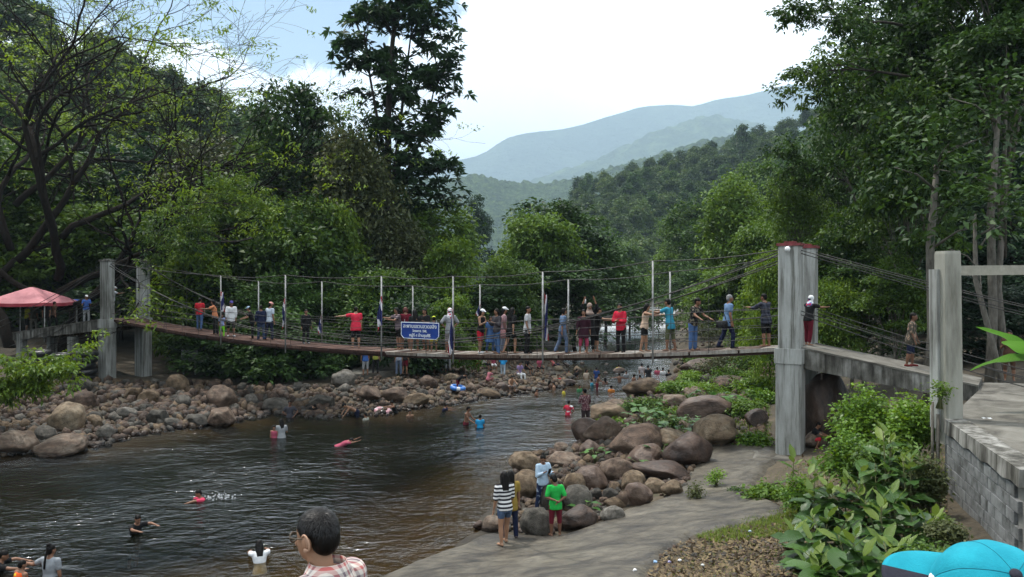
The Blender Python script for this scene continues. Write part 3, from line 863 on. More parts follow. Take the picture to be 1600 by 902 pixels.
# sloping concrete slab on the near bank
slab_px = [(596, 905), (640, 882), (705, 860), (765, 836), (872, 838), (930, 822), (975, 800), (1040, 780), (1066, 757), (1082, 730), (1120, 703), (1195, 690), (1215, 712), (1190, 745), (1178, 768), (1215, 790), (1243, 806), (1160, 822), (1080, 838), (1055, 852), (1020, 876), (1005, 905), (1000, 960), (700, 960), (590, 930)]
SP = np.array([tuple(ground_at(px, py).xy) for px, py in slab_px])
def poly_sd(x, y, P):
    x = np.asarray(x, float); y = np.asarray(y, float)
    best = np.full(x.shape, 1e9); ins = np.zeros(x.shape, bool); n = len(P)
    for i in range(n):
        ax, ay = P[i]; bx, by = P[(i + 1) % n]; ex_, ey_ = bx - ax, by - ay
        t = np.clip(((x - ax) * ex_ + (y - ay) * ey_) / (ex_ * ex_ + ey_ * ey_ + 1e-12), 0, 1)
        best = np.minimum(best, np.hypot(x - ax - t * ex_, y - ay - t * ey_))
        ins ^= ((ay > y) != (by > y)) & (x < ex_ * (y - ay) / (ey_ if abs(ey_) > 1e-9 else 1e-9) + ax)
    return np.where(ins, best, -best)
sx = np.arange(SP[:, 0].min() - .2, SP[:, 0].max() + .2, 0.11); sy = np.arange(SP[:, 1].min() - .2, SP[:, 1].max() + .2, 0.11)
SX, SY = np.meshgrid(sx, sy)
SD = poly_sd(SX, SY, SP) + 0.12 * np.sin(SX * 2.3 + SY) * np.sin(SY * 3.1)
SH = land_h(SX, SY)
SZ = SH + np.clip(SD * 0.6, -0.25, 0.075) + 0.012 * np.sin(SX * 5 + 2 * np.sin(SY * 3))
keep = SD > -0.25
ny, nx = SX.shape
ii = np.arange(ny * nx).reshape(ny, nx)
q = np.stack([ii[:-1, :-1].ravel(), ii[:-1, 1:].ravel(), ii[1:, 1:].ravel(), ii[1:, :-1].ravel()], 1)
q = q[keep.ravel()[q].all(1)]
slab_mat = surf('river_slab_concrete', [(0.30, (0.012, 0.011, 0.009)), (0.42, (0.040, 0.034, 0.026)), (0.52, (0.075, 0.066, 0.050)), (0.62, (0.10, 0.09, 0.07)), (0.76, (0.17, 0.152, 0.12))], scale=0.9, rough=0.55, spec=0.45, bump=1.0, bscale=9, dist=0.8, streak=(0.8, 1.2, 1), mul=(3.5, (1, 1.6, 1), [(0.33, (0.45, 0.43, 0.4)), (0.5, (0.95, 0.93, 0.9)), (0.68, (1.3, 1.27, 1.2))]), crack=0.45, bdist=0.04, detail=10)
me = np_mesh('concrete_slab', np.stack([SX.ravel(), SY.ravel(), SZ.ravel()], 1), quads=q, mats=[slab_mat], smooth=True)
tag(new_obj('concrete_pavement', me), kind='structure')

# blue name sign hung on the near hand wires
SG = bp_(t_of(656, -0.98), -0.98, 0)
sg_d = SG.y
sign = empty('bridge_sign', at(656, 530, sg_d - 0.05))
tag(sign, 'blue rectangular sign with white Thai lettering hung on the bridge rail', 'sign')
sw, sh_ = 68 / FPX * sg_d / 0.90, 26 / FPX * sg_d
sign.rotation_euler = (0, 0, math.atan2(-AX.y, -AX.x))
blue = surf('sign_blue', [(0.3, (0.008, 0.03, 0.17)), (0.7, (0.012, 0.05, 0.27))], scale=5, rough=0.45, spec=0.4, bump=0.05)
mb = MB()
c = 0.12
outl = [(-sw / 2 + c, 0), (sw / 2 - c, 0), (sw / 2, c), (sw / 2, sh_), (-sw / 2, sh_), (-sw / 2, c)]
mb.rings([[Vector((x, y, z)) for x, z in outl] for y in (0.02, 0.0)])
mb.build('panel', blue, sign)
white = flat((0.72, 0.75, 0.78), 0.6)
mb = MB()
for i in range(6):
    (xa, za), (xb, zb) = outl[i], outl[(i + 1) % 6]
    mb.tube([Vector((xa * .985, -0.006, sh_ / 2 + (za - sh_ / 2) * .96)), Vector((xb * .985, -0.006, sh_ / 2 + (zb - sh_ / 2) * .96))], 0.012, 6)
mb.build('border', white, sign)
for txt, zc, size, wid in (('\u0e2a\u0e30\u0e1e\u0e32\u0e19\u0e41\u0e02\u0e27\u0e19\u0e25\u0e27\u0e14\u0e2a\u0e25\u0e34\u0e07', 0.66, 0.30, 0.88), ('\u0e42\u0e04\u0e23\u0e07\u0e01\u0e32\u0e23  SML', 0.42, 0.18, 0.38), ('\u0e2b\u0e21\u0e39\u0e48\u0e17\u0e35\u0e48 \u0e58 \u0e1a\u0e49\u0e32\u0e19\u0e02\u0e38\u0e19\u0e04\u0e35\u0e23\u0e35', 0.14, 0.17, 0.55)):
    cu = bpy.data.curves.new('lettering', 'FONT'); cu.body = txt; cu.size = size; cu.align_x = 'CENTER'; cu.extrude = 0.002; cu.offset = 0.004
    cu.materials.append(white)
    to = new_obj('lettering', cu)
    bpy.context.view_layer.update()
    tm = bpy.data.meshes.new_from_object(to.evaluated_get(bpy.context.evaluated_depsgraph_get()))
    bpy.data.objects.remove(to)
    o = new_obj('lettering', tm, sign, loc=(0, -0.010, zc * sh_), rot=(R(90), 0, 0))
    tw = max(v.co.x for v in tm.vertices) - min(v.co.x for v in tm.vertices)
    o.scale = (wid * sw / tw,) * 2 + (1,)
    if 'SML' in txt: o['kind'] = 'stuff'
for s in (-1, 1):
    mb = MB(); mb.tube([Vector((s * sw * 0.42, 0.03, -0.05)), Vector((s * sw * 0.42, 0.03, sh_ + 0.10))], 0.012, 6); mb.build('bracket', M['steel'], sign)

# Thai flags on the hanger poles, hanging limp
def flag_material():
    m, nt, b, out = base_mat('flag_cloth')
    uv = nt.nodes.new('ShaderNodeAttribute'); uv.attribute_name = 'stripe'
    r = ramp_node(nt, [(0.0, (0.38, 0.015, 0.03)), (0.17, (0.7, 0.68, 0.7)), (0.33, (0.02, 0.025, 0.12)), (0.67, (0.7, 0.68, 0.7)), (0.83, (0.38, 0.015, 0.03))])
    r.color_ramp.interpolation = 'CONSTANT'
    nt.links.new(uv.outputs['Fac'], r.inputs[0]); nt.links.new(r.outputs[0], b.inputs['Base Color']); b.inputs['Roughness'].default_value = 0.85
    return m
FM = flag_material()
def flag(px, py0, py1, off, label, side=1, wid=0.5):
    t = t_of(px, off); p = bp_(t, off)
    d = p.y - 0.06
    top = at(px, py0, d); L_ = (py1 - py0) / FPX * d
    f = empty('flag', top); tag(f, label, 'flag', 'flags tied to the hanger poles')
    nu, nv = 15, 14
    X = np.zeros((nv, nu)); Y = X.copy(); Z = X.copy(); S = X.copy()
    ph = random.uniform(0, 6)
    for j in range(nv):
        v = j / (nv - 1)
        wv_ = wid * (0.25 + 0.35 * v + 0.15 * math.sin(v * 3.0))
        for i in range(nu):
            u = i / (nu - 1)
            X[j, i] = side * (0.02 + u * wv_ * 0.62) + 0.03 * math.sin(ph + v * 5) * u
            Y[j, i] = -0.05 - 0.05 * math.sin(u * 17 + v * 3 + ph) * (0.4 + v)
            Z[j, i] = -v * L_ - u * 0.30 * L_ * (0.6 + 0.4 * math.sin(ph + u * 4))
            S[j, i] = u * 0.35 + v * 0.62
    me = grid_mesh('cloth', X, Y, Z, [FM], attrs={'stripe': S.ravel()})
    new_obj('cloth', me, f)
    mb = MB(); mb.tube([Vector((0, 0, 0.06)), Vector((0, 0, -L_ * 0.8))], 0.012, 6); mb.build('staff', M['bark_pale'], f)
for a in ((345, 455, 485, -0.98, 'limp striped national flag above the child in bright green trousers', 1, .5),
          (446, 466, 505, -0.98, 'limp striped flag beside the pink capped visitor', -1, .3), (503, 492, 520, 0.9, 'small faded striped flag low on its pole', -1, .3),
          (598, 462, 508, -0.98, 'limp striped flag to the left of the blue sign', -1, .5), (709, 480, 545, -0.98, 'long reddish striped flag in front of the headscarf wearer', -1, .4),
          (751, 475, 492, 0.9, 'small striped flag above the white capped woman', -1, .35), (850, 457, 528, -0.98, 'long twisted striped flag right of the grey shirted man', 1, .35)):
    flag(*a)
# ------------------------------------------------------------------ vegetation
rs = np.random.default_rng(5)
def unit(a):
    return a / np.maximum(np.linalg.norm(a, axis=-1, keepdims=True), 1e-9)
def leaf_quads(base, d, side, L, W, droop):
    """one bent rhomb per leaf: two quads folded on the midrib are too costly, so one quad with a drooping tip"""
    n = len(base)
    mid = base + d * (L * 0.5)[:, None]
    tip = base + d * L[:, None]; tip[:, 2] -= droop * L
    a = mid + side * (W / 2)[:, None]; c = mid - side * (W / 2)[:, None]
    v = np.empty((n, 4, 3)); v[:, 0] = base; v[:, 1] = a; v[:, 2] = tip; v[:, 3] = c
    q = np.arange(n * 4).reshape(n, 4)
    return v.reshape(-1, 3), q
def scatter_leaves(cent, tint, out_dir, per, spread, flat_, L, W=0.5, droop=0.25, horiz=0.35):
    """clumps of leaves round clump centres; out_dir points away from the crown's middle"""
    n = len(cent) * per
    c = np.repeat(cent, per, 0); o = np.repeat(out_dir, per, 0); t = np.repeat(tint, per)
    off = rs.normal(0, 1, (n, 3)) * np.array([spread, spread, spread * flat_])
    p = c + off
    d = unit(o * 0.5 + rs.normal(0, 0.75, (n, 3)) * np.array([1, 1, horiz]) + np.array([0, 0, -0.1]))
    s = unit(np.cross(d, unit(rs.normal(0, 0.55, (n, 3)) + np.array([0, 0, 1.0]))))
    ll = L * rs.uniform(0.6, 1.3, n)
    v, q = leaf_quads(p, d, s, ll, ll * W, droop)
    tt = np.clip(t + rs.normal(0, 0.07, n), 0, 1)
    return v, q, np.repeat(tt, 4)
def blob_points(blobs, n, shell=0.72, low=-0.5):
    """clump centres on the outside of a few lobes"""
    w = np.array([b[1][0] * b[1][1] + b[1][0] * b[1][2] for b in blobs]); k = rs.choice(len(blobs), n, p=w / w.sum())
    c = np.array([b[0] for b in blobs])[k]; r = np.array([b[1] for b in blobs])[k]
    d = rs.normal(0, 1, (n, 3)); d = unit(d); d[:, 2] = np.where(d[:, 2] < low, -d[:, 2] * 0.6, d[:, 2]); d = unit(d)
    rad = rs.uniform(shell, 1.06, n)[:, None]
    return c + d * r * rad, d
class Acc:
    def __init__(s): s.v = []; s.q = []; s.t = []; s.n = 0
    def add(s, v, q, t):
        s.v.append(v); s.q.append(q + s.n); s.t.append(t); s.n += len(v)
    def mesh(s, name, mat, smooth=False):
        return np_mesh(name, np.concatenate(s.v), quads=np.concatenate(s.q), mats=[mat], attrs={'tint': np.concatenate(s.t)}, smooth=smooth)
def limb_mesh(name, mat, blobs, height, r0, n=8, lean=(0, 0), stems=1, spread=0.25):
    mb = MB()
    top = Vector((lean[0], lean[1], height * 0.62))
    for s in range(stems):
        b = Vector((random.uniform(-1, 1) * spread * (stems > 1), random.uniform(-1, 1) * spread * (stems > 1), -0.5))
        tp = top + Vector((random.uniform(-1, 1), random.uniform(-1, 1), 0)) * (0.1 * height if stems > 1 else 0)
        pts = [b, b + Vector((0.03, 0, 0.8)), b.lerp(tp, 0.35) + Vector((random.uniform(-.03, .03) * height, random.uniform(-.03, .03) * height, 0)), b.lerp(tp, 0.7), tp]
        mb.tube(pts, [r0 * 1.25, r0, r0 * 0.8, r0 * 0.55, r0 * 0.28], n)
    for c, r in blobs:
        c = Vector(c); a = b.lerp(tp, random.uniform(0.45, 0.95))
        m_ = a.lerp(c, 0.5) + Vector((0, 0, random.uniform(0, 0.06) * height))
        mb.tube([a, m_, c + Vector((0, 0, r[2] * 0.3))], [r0 * 0.42, r0 * 0.26, r0 * 0.07], 6)
        for k in range(3):
            e = c + Vector((random.uniform(-1, 1) * r[0], random.uniform(-1, 1) * r[1], random.uniform(0, 0.7) * r[2])) * 0.8
            mb.tube([m_, m_.lerp(e, 0.5) + Vector((0, 0, 0.02 * height)), e], [r0 * 0.2, r0 * 0.12, r0 * 0.04], 5)
    return mb.mesh(name, mat, smooth=True)
def rand_blobs(h, R_, n, z0=0.42, flat_=0.6, seed=0):
    g = random.Random(seed); out = []
    for i in range(n):
        a = i / n * 2 * math.pi + g.uniform(-.5, .5); zz = g.uniform(z0, 0.9)
        rr = R_ * (0.62 if zz < 0.7 else 0.36) * g.uniform(0.7, 1.1)
        s = R_ * g.uniform(0.36, 0.52)
        out.append(((rr * math.cos(a), rr * math.sin(a), zz * h), (s, s, s * flat_ * g.uniform(0.9, 1.3))))
    out.append(((0, 0, 0.86 * h), (R_ * 0.42, R_ * 0.42, h * 0.14)))
    out.append(((0, 0, 0.62 * h), (R_ * 0.6, R_ * 0.6, h * 0.2)))
    return out

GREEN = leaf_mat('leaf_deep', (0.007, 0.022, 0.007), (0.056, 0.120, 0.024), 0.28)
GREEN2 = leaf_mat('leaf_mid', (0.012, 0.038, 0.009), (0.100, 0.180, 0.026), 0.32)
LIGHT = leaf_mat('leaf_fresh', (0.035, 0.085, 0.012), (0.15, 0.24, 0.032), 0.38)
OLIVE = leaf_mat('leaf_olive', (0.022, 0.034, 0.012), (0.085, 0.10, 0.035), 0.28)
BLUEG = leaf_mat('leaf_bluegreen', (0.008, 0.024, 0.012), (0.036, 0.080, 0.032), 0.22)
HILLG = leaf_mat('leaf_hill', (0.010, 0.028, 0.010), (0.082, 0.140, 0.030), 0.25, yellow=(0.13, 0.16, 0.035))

def tree_variant(seed, h, Rr, nb, ncl, per, L, mat, bark, z0=0.4, flat_=0.6, r0=0.22, spread=0.5, stems=1, cflat=0.45, low=-0.5, shell=0.72):
    random.seed(seed)
    bl = rand_blobs(h, Rr, nb, z0, flat_, seed)
    cp, cd = blob_points(bl, ncl, shell, low)
    tint = np.clip(0.30 + 0.30 * cd[:, 2] * 0 + rs.normal(0.12, 0.17, ncl), 0, 1)
    A_ = Acc(); A_.add(*scatter_leaves(cp, tint, cd, per, spread, cflat, L))
    return {'crown': A_.mesh('crown', mat), 'trunk': limb_mesh('trunk', bark, bl, h, r0, stems=stems), 'h': h, 'r': Rr}
TREES = 0
def plant_tree(var, x, y, h, r, label, name='broadleaf_tree', group=None, rz=None, z=None, trunk=True, cat='tree'):
    zz = hz(x, y) - 0.1 if z is None else z
    if rz is None: rz = random.uniform(0, 6.28)
    sc = (r / var['r'], r / var['r'], h / var['h'])
    if not trunk:
        o = new_obj(name, var['crown'], None, (x, y, zz), (0, 0, rz), sc)
        return tag(o, label, cat, group)
    e = empty(name, (x, y, zz), rz); e.scale = sc
    new_obj('trunk', var['trunk'], e); new_obj('crown', var['crown'], e)
    return tag(e, label, cat, group)
def tree_px(var, px, top, d, wpx, label, **kw):
    """a tree whose top and width show at this place in the picture, standing d metres away"""
    x = (px - 800) / FPX * d
    z = kw.pop('z', None)
    zb = hz(x, d) - 0.1 if z is None else z
    ztop = CZ + (HY - top) / FPX * d
    return plant_tree(var, x, d, ztop - zb, wpx / 2 / FPX * d, label, z=zb, **kw)

# far woods on the hills: one tree per crown
HV = [tree_variant(100 + i, 10, 4.6, 7, 150, 20, 0.95, HILLG, M['bark'], z0=0.3, flat_=0.75, spread=0.75, cflat=0.6) for i in range(4)]
HV.append(tree_variant(120, 13, 3.0, 6, 130, 20, 0.9, GREEN, M['bark'], z0=0.25, flat_=1.1, spread=0.6, cflat=0.7))
def woods(fn, P, d, y0, y1, n, label, group, lo, hi, gap=4.3):
    pts = []
    tries = 0
    while len(pts) < n and tries < 30000:
        tries += 1
        y = random.uniform(y0, y1); u = random.uniform(lo, hi)
        x = u / FPX * y
        if river_sd(np.array([x]), np.array([y]))[0] < 6 and float(fn(np.array([x]), np.array([y]))[0]) < 2.6: continue
        if all((x - a) ** 2 + (y - b_) ** 2 > (gap * (0.75 + y / 700)) ** 2 for a, b_ in pts):
            pts.append((x, y))
    nm_ = 'hillside_tree' if d > 300 else 'slope_tree'
    for x, y in pts:
        h = random.uniform(7.5, 13.5); v = random.choice(HV)
        plant_tree(v, x, y, h * (1.3 if v is HV[4] else 1), random.uniform(3.6, 5.6) * (0.75 if v is HV[4] else 1), label, nm_, group, z=float(fn(np.array([x]), np.array([y]))[0]) - 0.8, trunk=False)
woods(hill_r, HR, 520, 192, 560, 298, 'round crowned tree in the wooded hillside right of the river', 'trees on the wooded hillside', 20, 600, 6.0)
woods(hill_l, HL, 200, 82, 225, 110, 'tree on the shaded slope behind the spreading bare tree', 'trees on the shaded slope', -860, -250)
# conifer-like spire and the crooked tree standing out on the skyline
def spire(px, top, base, d, label):
    e = empty('spire_tree', at(px, base, d)); h = (base - top) / FPX * d
    mb = MB(); mb.tube([(0, 0, -3), (0, 0, h * 0.6), (0.1, 0, h)], [0.4, 0.25, 0.05], 6); mb.build('trunk', M['bark'], e, True)
    n = 150; t = rs.uniform(0, 1, n) ** 0.8; a = rs.uniform(0, 6.28, n); rr = (1 - t) * h * 0.26 + 0.3
    cp = np.stack([rr * np.cos(a), rr * np.sin(a), h * (0.12 + 0.9 * t)], 1); cd = unit(cp * np.array([1, 1, 0.0]) + np.array([0, 0, .01]))
    A_ = Acc(); A_.add(*scatter_leaves(cp, rs.uniform(0.1, 0.4, n), cd, 16, h * 0.035, 0.5, h * 0.05, 0.4, 0.5)); new_obj('crown', A_.mesh('crown', GREEN), e)
    tag(e, label, 'tree')
spire(1160, 198, 290, 420, 'dark pointed tree rising from the hill crest')
spire(1212, 212, 280, 430, 'small pointed tree just right of the dark spire')

# mid-distance trees behind the bridge
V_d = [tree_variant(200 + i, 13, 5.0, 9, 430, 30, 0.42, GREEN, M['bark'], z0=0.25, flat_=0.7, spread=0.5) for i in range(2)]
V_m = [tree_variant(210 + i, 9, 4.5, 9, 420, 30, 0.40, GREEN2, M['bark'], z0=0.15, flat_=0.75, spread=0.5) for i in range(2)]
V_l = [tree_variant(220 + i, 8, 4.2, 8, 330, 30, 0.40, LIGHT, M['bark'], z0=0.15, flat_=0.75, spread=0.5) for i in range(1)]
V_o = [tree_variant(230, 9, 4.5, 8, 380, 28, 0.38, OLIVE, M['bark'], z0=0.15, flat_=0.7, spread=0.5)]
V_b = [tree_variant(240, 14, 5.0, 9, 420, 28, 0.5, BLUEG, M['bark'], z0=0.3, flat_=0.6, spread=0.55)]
WEST = [
 (V_d[0], 470, 145, 56, 190, 'tall dense dark green tree left of the towering one', 'broadleaf_tree'),
 (V_d[1], 555, 165, 58, 180, 'dense tree close under the towering whorled tree', 'broadleaf_tree'),
 (V_o[0], 545, 205, 54, 170, 'olive dark tree in front of the tall dense tree', 'broadleaf_tree'),
 (V_m[0], 420, 235, 60, 170, 'green tree at the foot of the western slope', 'broadleaf_tree'),
 (V_o[0], 330, 215, 66, 190, 'dull olive tree behind the bare twigs', 'broadleaf_tree'),
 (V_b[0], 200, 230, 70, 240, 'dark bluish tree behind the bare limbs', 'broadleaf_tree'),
 (V_d[0], 60, 225, 64, 260, 'dark tree behind the trunks of the bare tree', 'broadleaf_tree'),
 (V_d[1], -60, 180, 58, 260, 'dark tree at the far western edge', 'broadleaf_tree'),
 (V_m[1], 130, 320, 58, 220, 'low dark tree above the red tent', 'broadleaf_tree'),
 (V_m[0], 20, 330, 58, 200, 'bushy tree directly behind the red tent', 'broadleaf_tree'),
 (V_d[1], 250, 330, 54, 200, 'dark bushy tree behind the far tower', 'broadleaf_tree'),
 (V_m[0], 350, 300, 52, 200, 'fresh green bushy tree over the far end of the bridge', 'bushy_tree'),
 (V_l[0], 300, 360, 47, 150, 'light green bush behind the far hand wires', 'bushy_tree'),
 (V_m[1], 475, 310, 50, 200, 'bright bushy tree behind the walkers in pale shirts', 'bushy_tree'),
 (V_l[0], 535, 335, 51, 120, 'light green leafy tree behind the red shirted man', 'bushy_tree'),
 (V_o[0], 610, 340, 53, 150, 'feathery olive tree left of the blue sign', 'bushy_tree'),
 (V_m[0], 660, 335, 58, 180, 'feathery green tree above the blue sign', 'bushy_tree'),
 (V_l[0], 700, 385, 52, 120, 'pale feathery bush above the headscarf wearer', 'bushy_tree'),
 (V_m[1], 590, 420, 46, 150, 'low leafy bush behind the flag left of the sign', 'bush'),
 (V_l[0], 700, 470, 45, 90, 'light leafy bush behind the headscarf wearer', 'bush'),
 (V_d[0], 880, 322, 68, 190, 'big dome shaped dark green tree behind the bridge centre', 'broadleaf_tree'),
 (V_m[1], 830, 335, 64, 150, 'leafy tree on the left shoulder of the dome shaped tree', 'broadleaf_tree'),
 (V_d[1], 945, 365, 74, 130, 'green tree on the river side of the dome shaped tree', 'broadleaf_tree'),
 (V_m[0], 800, 420, 56, 120, 'low leafy tree under the dome shaped tree', 'bush'),
 (V_d[0], 900, 420, 62, 170, 'dark leafy tree overhanging the far rocks', 'broadleaf_tree'),
 (V_d[1], 985, 425, 84, 100, 'small tree at the far water edge', 'broadleaf_tree'),
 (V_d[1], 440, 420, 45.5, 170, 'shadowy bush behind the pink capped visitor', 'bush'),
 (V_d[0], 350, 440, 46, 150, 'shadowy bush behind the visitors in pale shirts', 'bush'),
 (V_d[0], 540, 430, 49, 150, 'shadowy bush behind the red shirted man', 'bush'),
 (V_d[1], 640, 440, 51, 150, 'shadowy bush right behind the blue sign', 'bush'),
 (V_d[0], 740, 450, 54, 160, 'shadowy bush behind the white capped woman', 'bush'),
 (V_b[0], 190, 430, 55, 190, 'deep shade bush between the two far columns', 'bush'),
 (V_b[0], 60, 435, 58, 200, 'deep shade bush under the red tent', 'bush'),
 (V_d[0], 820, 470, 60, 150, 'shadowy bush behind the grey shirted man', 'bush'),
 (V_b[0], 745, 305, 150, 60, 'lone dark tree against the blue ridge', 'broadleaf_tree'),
]
for x_, y_, lab in ((-28.0, 30.5, 'unseen tall shade tree just past the left edge, nearest the camera'), (-36.0, 37.0, 'unseen tall shade tree past the left edge beside the tyre stacks'), (-25.5, 24.0, 'unseen tall shade tree past the left edge over the water')):
    plant_tree(V_d[0], x_, y_, 17.0, 6.2, lab)  # unseen trees past the left edge, added so their shadows fall on the bank
for v, px, top, d, w, lab, nm in WEST:
    tree_px(v, px, top, d, w, lab, name=nm, cat='bush' if nm == 'bush' else 'tree')
EAST_FAR = [
 (V_m[0], 1090, 330, 120, 110, 'hill foot tree at the river bend'), (V_d[0], 1120, 350, 100, 130, 'dark tree at the foot of the wooded hill'),
 (V_m[1], 1050, 390, 130, 90, 'bushy tree on the far right bank'), (V_d[1], 1085, 415, 95, 100, 'low dark tree right of the river'),
 (V_m[0], 1150, 300, 75, 150, 'green tree left of the near tower'), (V_m[1], 1185, 350, 62, 120, 'bright green tree just left of the near tower'),
 (V_m[1], 1130, 420, 66, 120, 'low bush tree behind the old man in blue'), (V_l[0], 1190, 430, 48, 110, 'fresh green bush behind the plaid shirted walker'),
 (V_m[0], 1100, 450, 72, 90, 'bush behind the printed black shirt'), (V_d[0], 1010, 430, 160, 80, 'far tree over the upstream rapids'), (V_d[1], 1045, 425, 175, 90, 'far tree closing the river view'),
]
EAST_FAR += [(V_m[0], 1060, 345, 200, 80, 'round tree above the upstream bend'), (V_d[1], 1000, 395, 205, 90, 'dark tree beyond the river end'), (V_m[1], 960, 380, 190, 90, 'green tree beyond the dome shaped one'), (V_d[0], 1120, 300, 180, 90, 'dark round tree on the hill foot'), (V_m[0], 1180, 270, 170, 110, 'round tree on the lower hill behind the tower'), (V_d[1], 1240, 220, 150, 130, 'tall dark tree on the lower hill above the tower'), (V_m[1], 1130, 380, 140, 100, 'leafy tree low on the right bank')]
for v, px, top, d, w, lab in EAST_FAR:
    tree_px(v, px, top, d, w, lab)

# near trees on the right bank
V_n = [tree_variant(300 + i, 16, 5.0, 11, 620, 34, 0.30, [GREEN, GREEN2][i], M['bark_pale'], z0=0.22, flat_=0.55, spread=0.42, cflat=0.4, r0=0.26) for i in range(2)]
V_y = [tree_variant(310, 10, 4.0, 9, 520, 34, 0.27, GREEN2, M['bark_pale'], z0=0.35, flat_=0.32, spread=0.40, cflat=0.25, r0=0.15, low=-0.1)]
V_s = [tree_variant(320, 6, 3.2, 9, 420, 32, 0.24, LIGHT, M['bark'], z0=0.1, flat_=0.7, spread=0.36, r0=0.10)]
V_u = [tree_variant(330, 17, 5.2, 11, 620, 34, 0.30, GREEN, M['bark_pale'], z0=0.55, flat_=0.4, spread=0.42, cflat=0.4, r0=0.22, low=-0.2)]
V_k = [tree_variant(340, 13, 5.0, 9, 420, 28, 0.42, BLUEG, M['bark'], z0=0.1, flat_=0.8, spread=0.5)]  # dark-green trees given a darker leaf colour to stand in for canopy shade
EAST = [
 (V_n[0], 1375, 0, 40, 220, 'tall tree with arching leafy boughs behind the near tower'), (V_n[0], 1310, 170, 46, 130, 'tree at the edge of the right hand woods'),
 (V_u[0], 1450, -90, 36, 300, 'tall leafy tree reaching out of the picture'), (V_u[0], 1570, -110, 31, 330, 'tall tree above the gate beam'),
 (V_y[0], 1420, 128, 31, 190, 'tiered bright green tree above the ramp'), (V_n[1], 1250, 260, 44, 130, 'leafy tree right behind the near tower'),
 (V_y[0], 1330, 330, 34, 170, 'tiered green tree right of the near tower'), (V_s[0], 1205, 400, 36, 100, 'light green sapling left of the near tower'),
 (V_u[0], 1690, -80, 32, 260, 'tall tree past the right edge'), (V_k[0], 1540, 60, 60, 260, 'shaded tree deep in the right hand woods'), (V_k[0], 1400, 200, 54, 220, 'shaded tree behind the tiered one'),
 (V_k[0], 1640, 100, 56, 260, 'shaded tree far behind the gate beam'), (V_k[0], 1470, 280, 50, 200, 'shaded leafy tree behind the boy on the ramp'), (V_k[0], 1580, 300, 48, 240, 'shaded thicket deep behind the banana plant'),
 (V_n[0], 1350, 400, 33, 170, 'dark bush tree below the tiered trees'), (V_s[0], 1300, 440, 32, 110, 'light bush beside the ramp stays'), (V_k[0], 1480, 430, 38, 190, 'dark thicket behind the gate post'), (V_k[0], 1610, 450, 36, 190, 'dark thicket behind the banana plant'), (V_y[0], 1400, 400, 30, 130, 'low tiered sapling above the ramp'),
]
for v, px, top, d, w, lab in EAST:
    tree_px(v, px, top, d, w, lab)
# pale slender trunks standing in front of the dark woods
for px, d, top, r0, lab in ((1458, 27.5, 250, 0.16, 'slender pale trunk beside the gate post'), (1553, 26.0, 180, 0.14, 'mottled slender trunk behind the gate beam'), (1530, 25.0, 330, 0.09, 'thin leaning trunk behind the gate post')):
    x = (px - 800) / FPX * d; z = hz(x, d)
    e = empty('slender_tree', (x, d, z)); tag(e, lab, 'tree')
    h = CZ + (HY - top) / FPX * d - z
    lean = -0.8 if r0 < 0.1 else 0.15
    mb = MB(); mb.tube([(0 - lean * 1.2, 0, -0.4), (0.05 - lean * 0.5, 0, h * 0.3), (-0.05, 0.1, h * 0.65), (0.1 + lean * 0.3, 0, h)], [r0 * 1.2, r0, r0 * 0.85, r0 * 0.5], 10)
    for k in range(5):
        a = random.uniform(0, 6.28); b_ = Vector((0.05, 0, h * random.uniform(0.6, 1.0)))
        mb.tube([b_, b_ + Vector((math.cos(a) * 0.7, math.sin(a) * 0.7, 0.5)), b_ + Vector((math.cos(a) * 1.6, math.sin(a) * 1.6, 0.7))], [r0 * 0.35, r0 * 0.2, 0.015], 6)
    mb.build('trunk', M['bark_pale'], e, True)
    n = 60; cp = np.stack([rs.normal(0, 1.0, n), rs.normal(0, 1.0, n), h + rs.normal(0.3, 0.7, n)], 1)
    A_ = Acc(); A_.add(*scatter_leaves(cp, rs.uniform(0.2, 0.6, n), unit(cp - np.array([0, 0, h])), 16, 0.35, 0.5, 0.26)); new_obj('crown', A_.mesh('crown', GREEN), e)

# ---- branching trees
def grow(start, direc, length, r0, levels, cfg, seed):
    g = random.Random(seed)
    segs = []; tips = []
    def rec(p, d, L_, r, lev):
        n = max(3, int(L_ / cfg['step'][lev]))
        pts = [p.copy()]; rad = [r]
        kids = []
        for i in range(n):
            d = (d + Vector((g.gauss(0, 1), g.gauss(0, 1), g.gauss(0, 0.8))) * cfg['wander'] + Vector((0, 0, cfg['up'][lev]))).normalized()
            p = p + d * (L_ / n)
            pts.append(p.copy()); rad.append(max(r * (1 - 0.72 * (i + 1) / n), cfg['rmin']))
            if lev < levels and (i + 1) / n > cfg['bare'][lev]:
                kids.append((p.copy(), d.copy(), rad[-1]))
        segs.append((pts, rad, lev))
        if lev >= levels:
            tips.append((pts[-1], d)); return
        k = cfg['kids'][lev]
        pick = [kids[int(j * len(kids) / k)] for j in range(k)] if kids else []
        pick.append((pts[-1], d, rad[-1]))
        for (q, dd, rr) in pick:
            ax = dd.cross(Vector((g.gauss(0, 1), g.gauss(0, 1), g.gauss(0, 1)))).normalized()
            nd = Matrix.Rotation(R(g.uniform(*cfg['angle'])), 3, ax) @ dd
            nd.z *= cfg['flatten'][lev]
            rec(q, nd.normalized(), L_ * cfg['ratio'][lev] * g.uniform(0.7, 1.2), min(rr * 0.75, r * 0.5), lev + 1)
    rec(Vector(start), Vector(direc).normalized(), length, r0, 0)
    return segs, tips
def branch_mesh(name, segs_list, mat):
    mb = MB()
    for segs in segs_list:
        for pts, rad, lev in segs:
            mb.tube(pts, rad, 9 if lev == 0 else 6 if lev == 1 else 4 if lev == 2 else 3, cap=(lev < 1))
    return mb.mesh(name, mat, smooth=True)

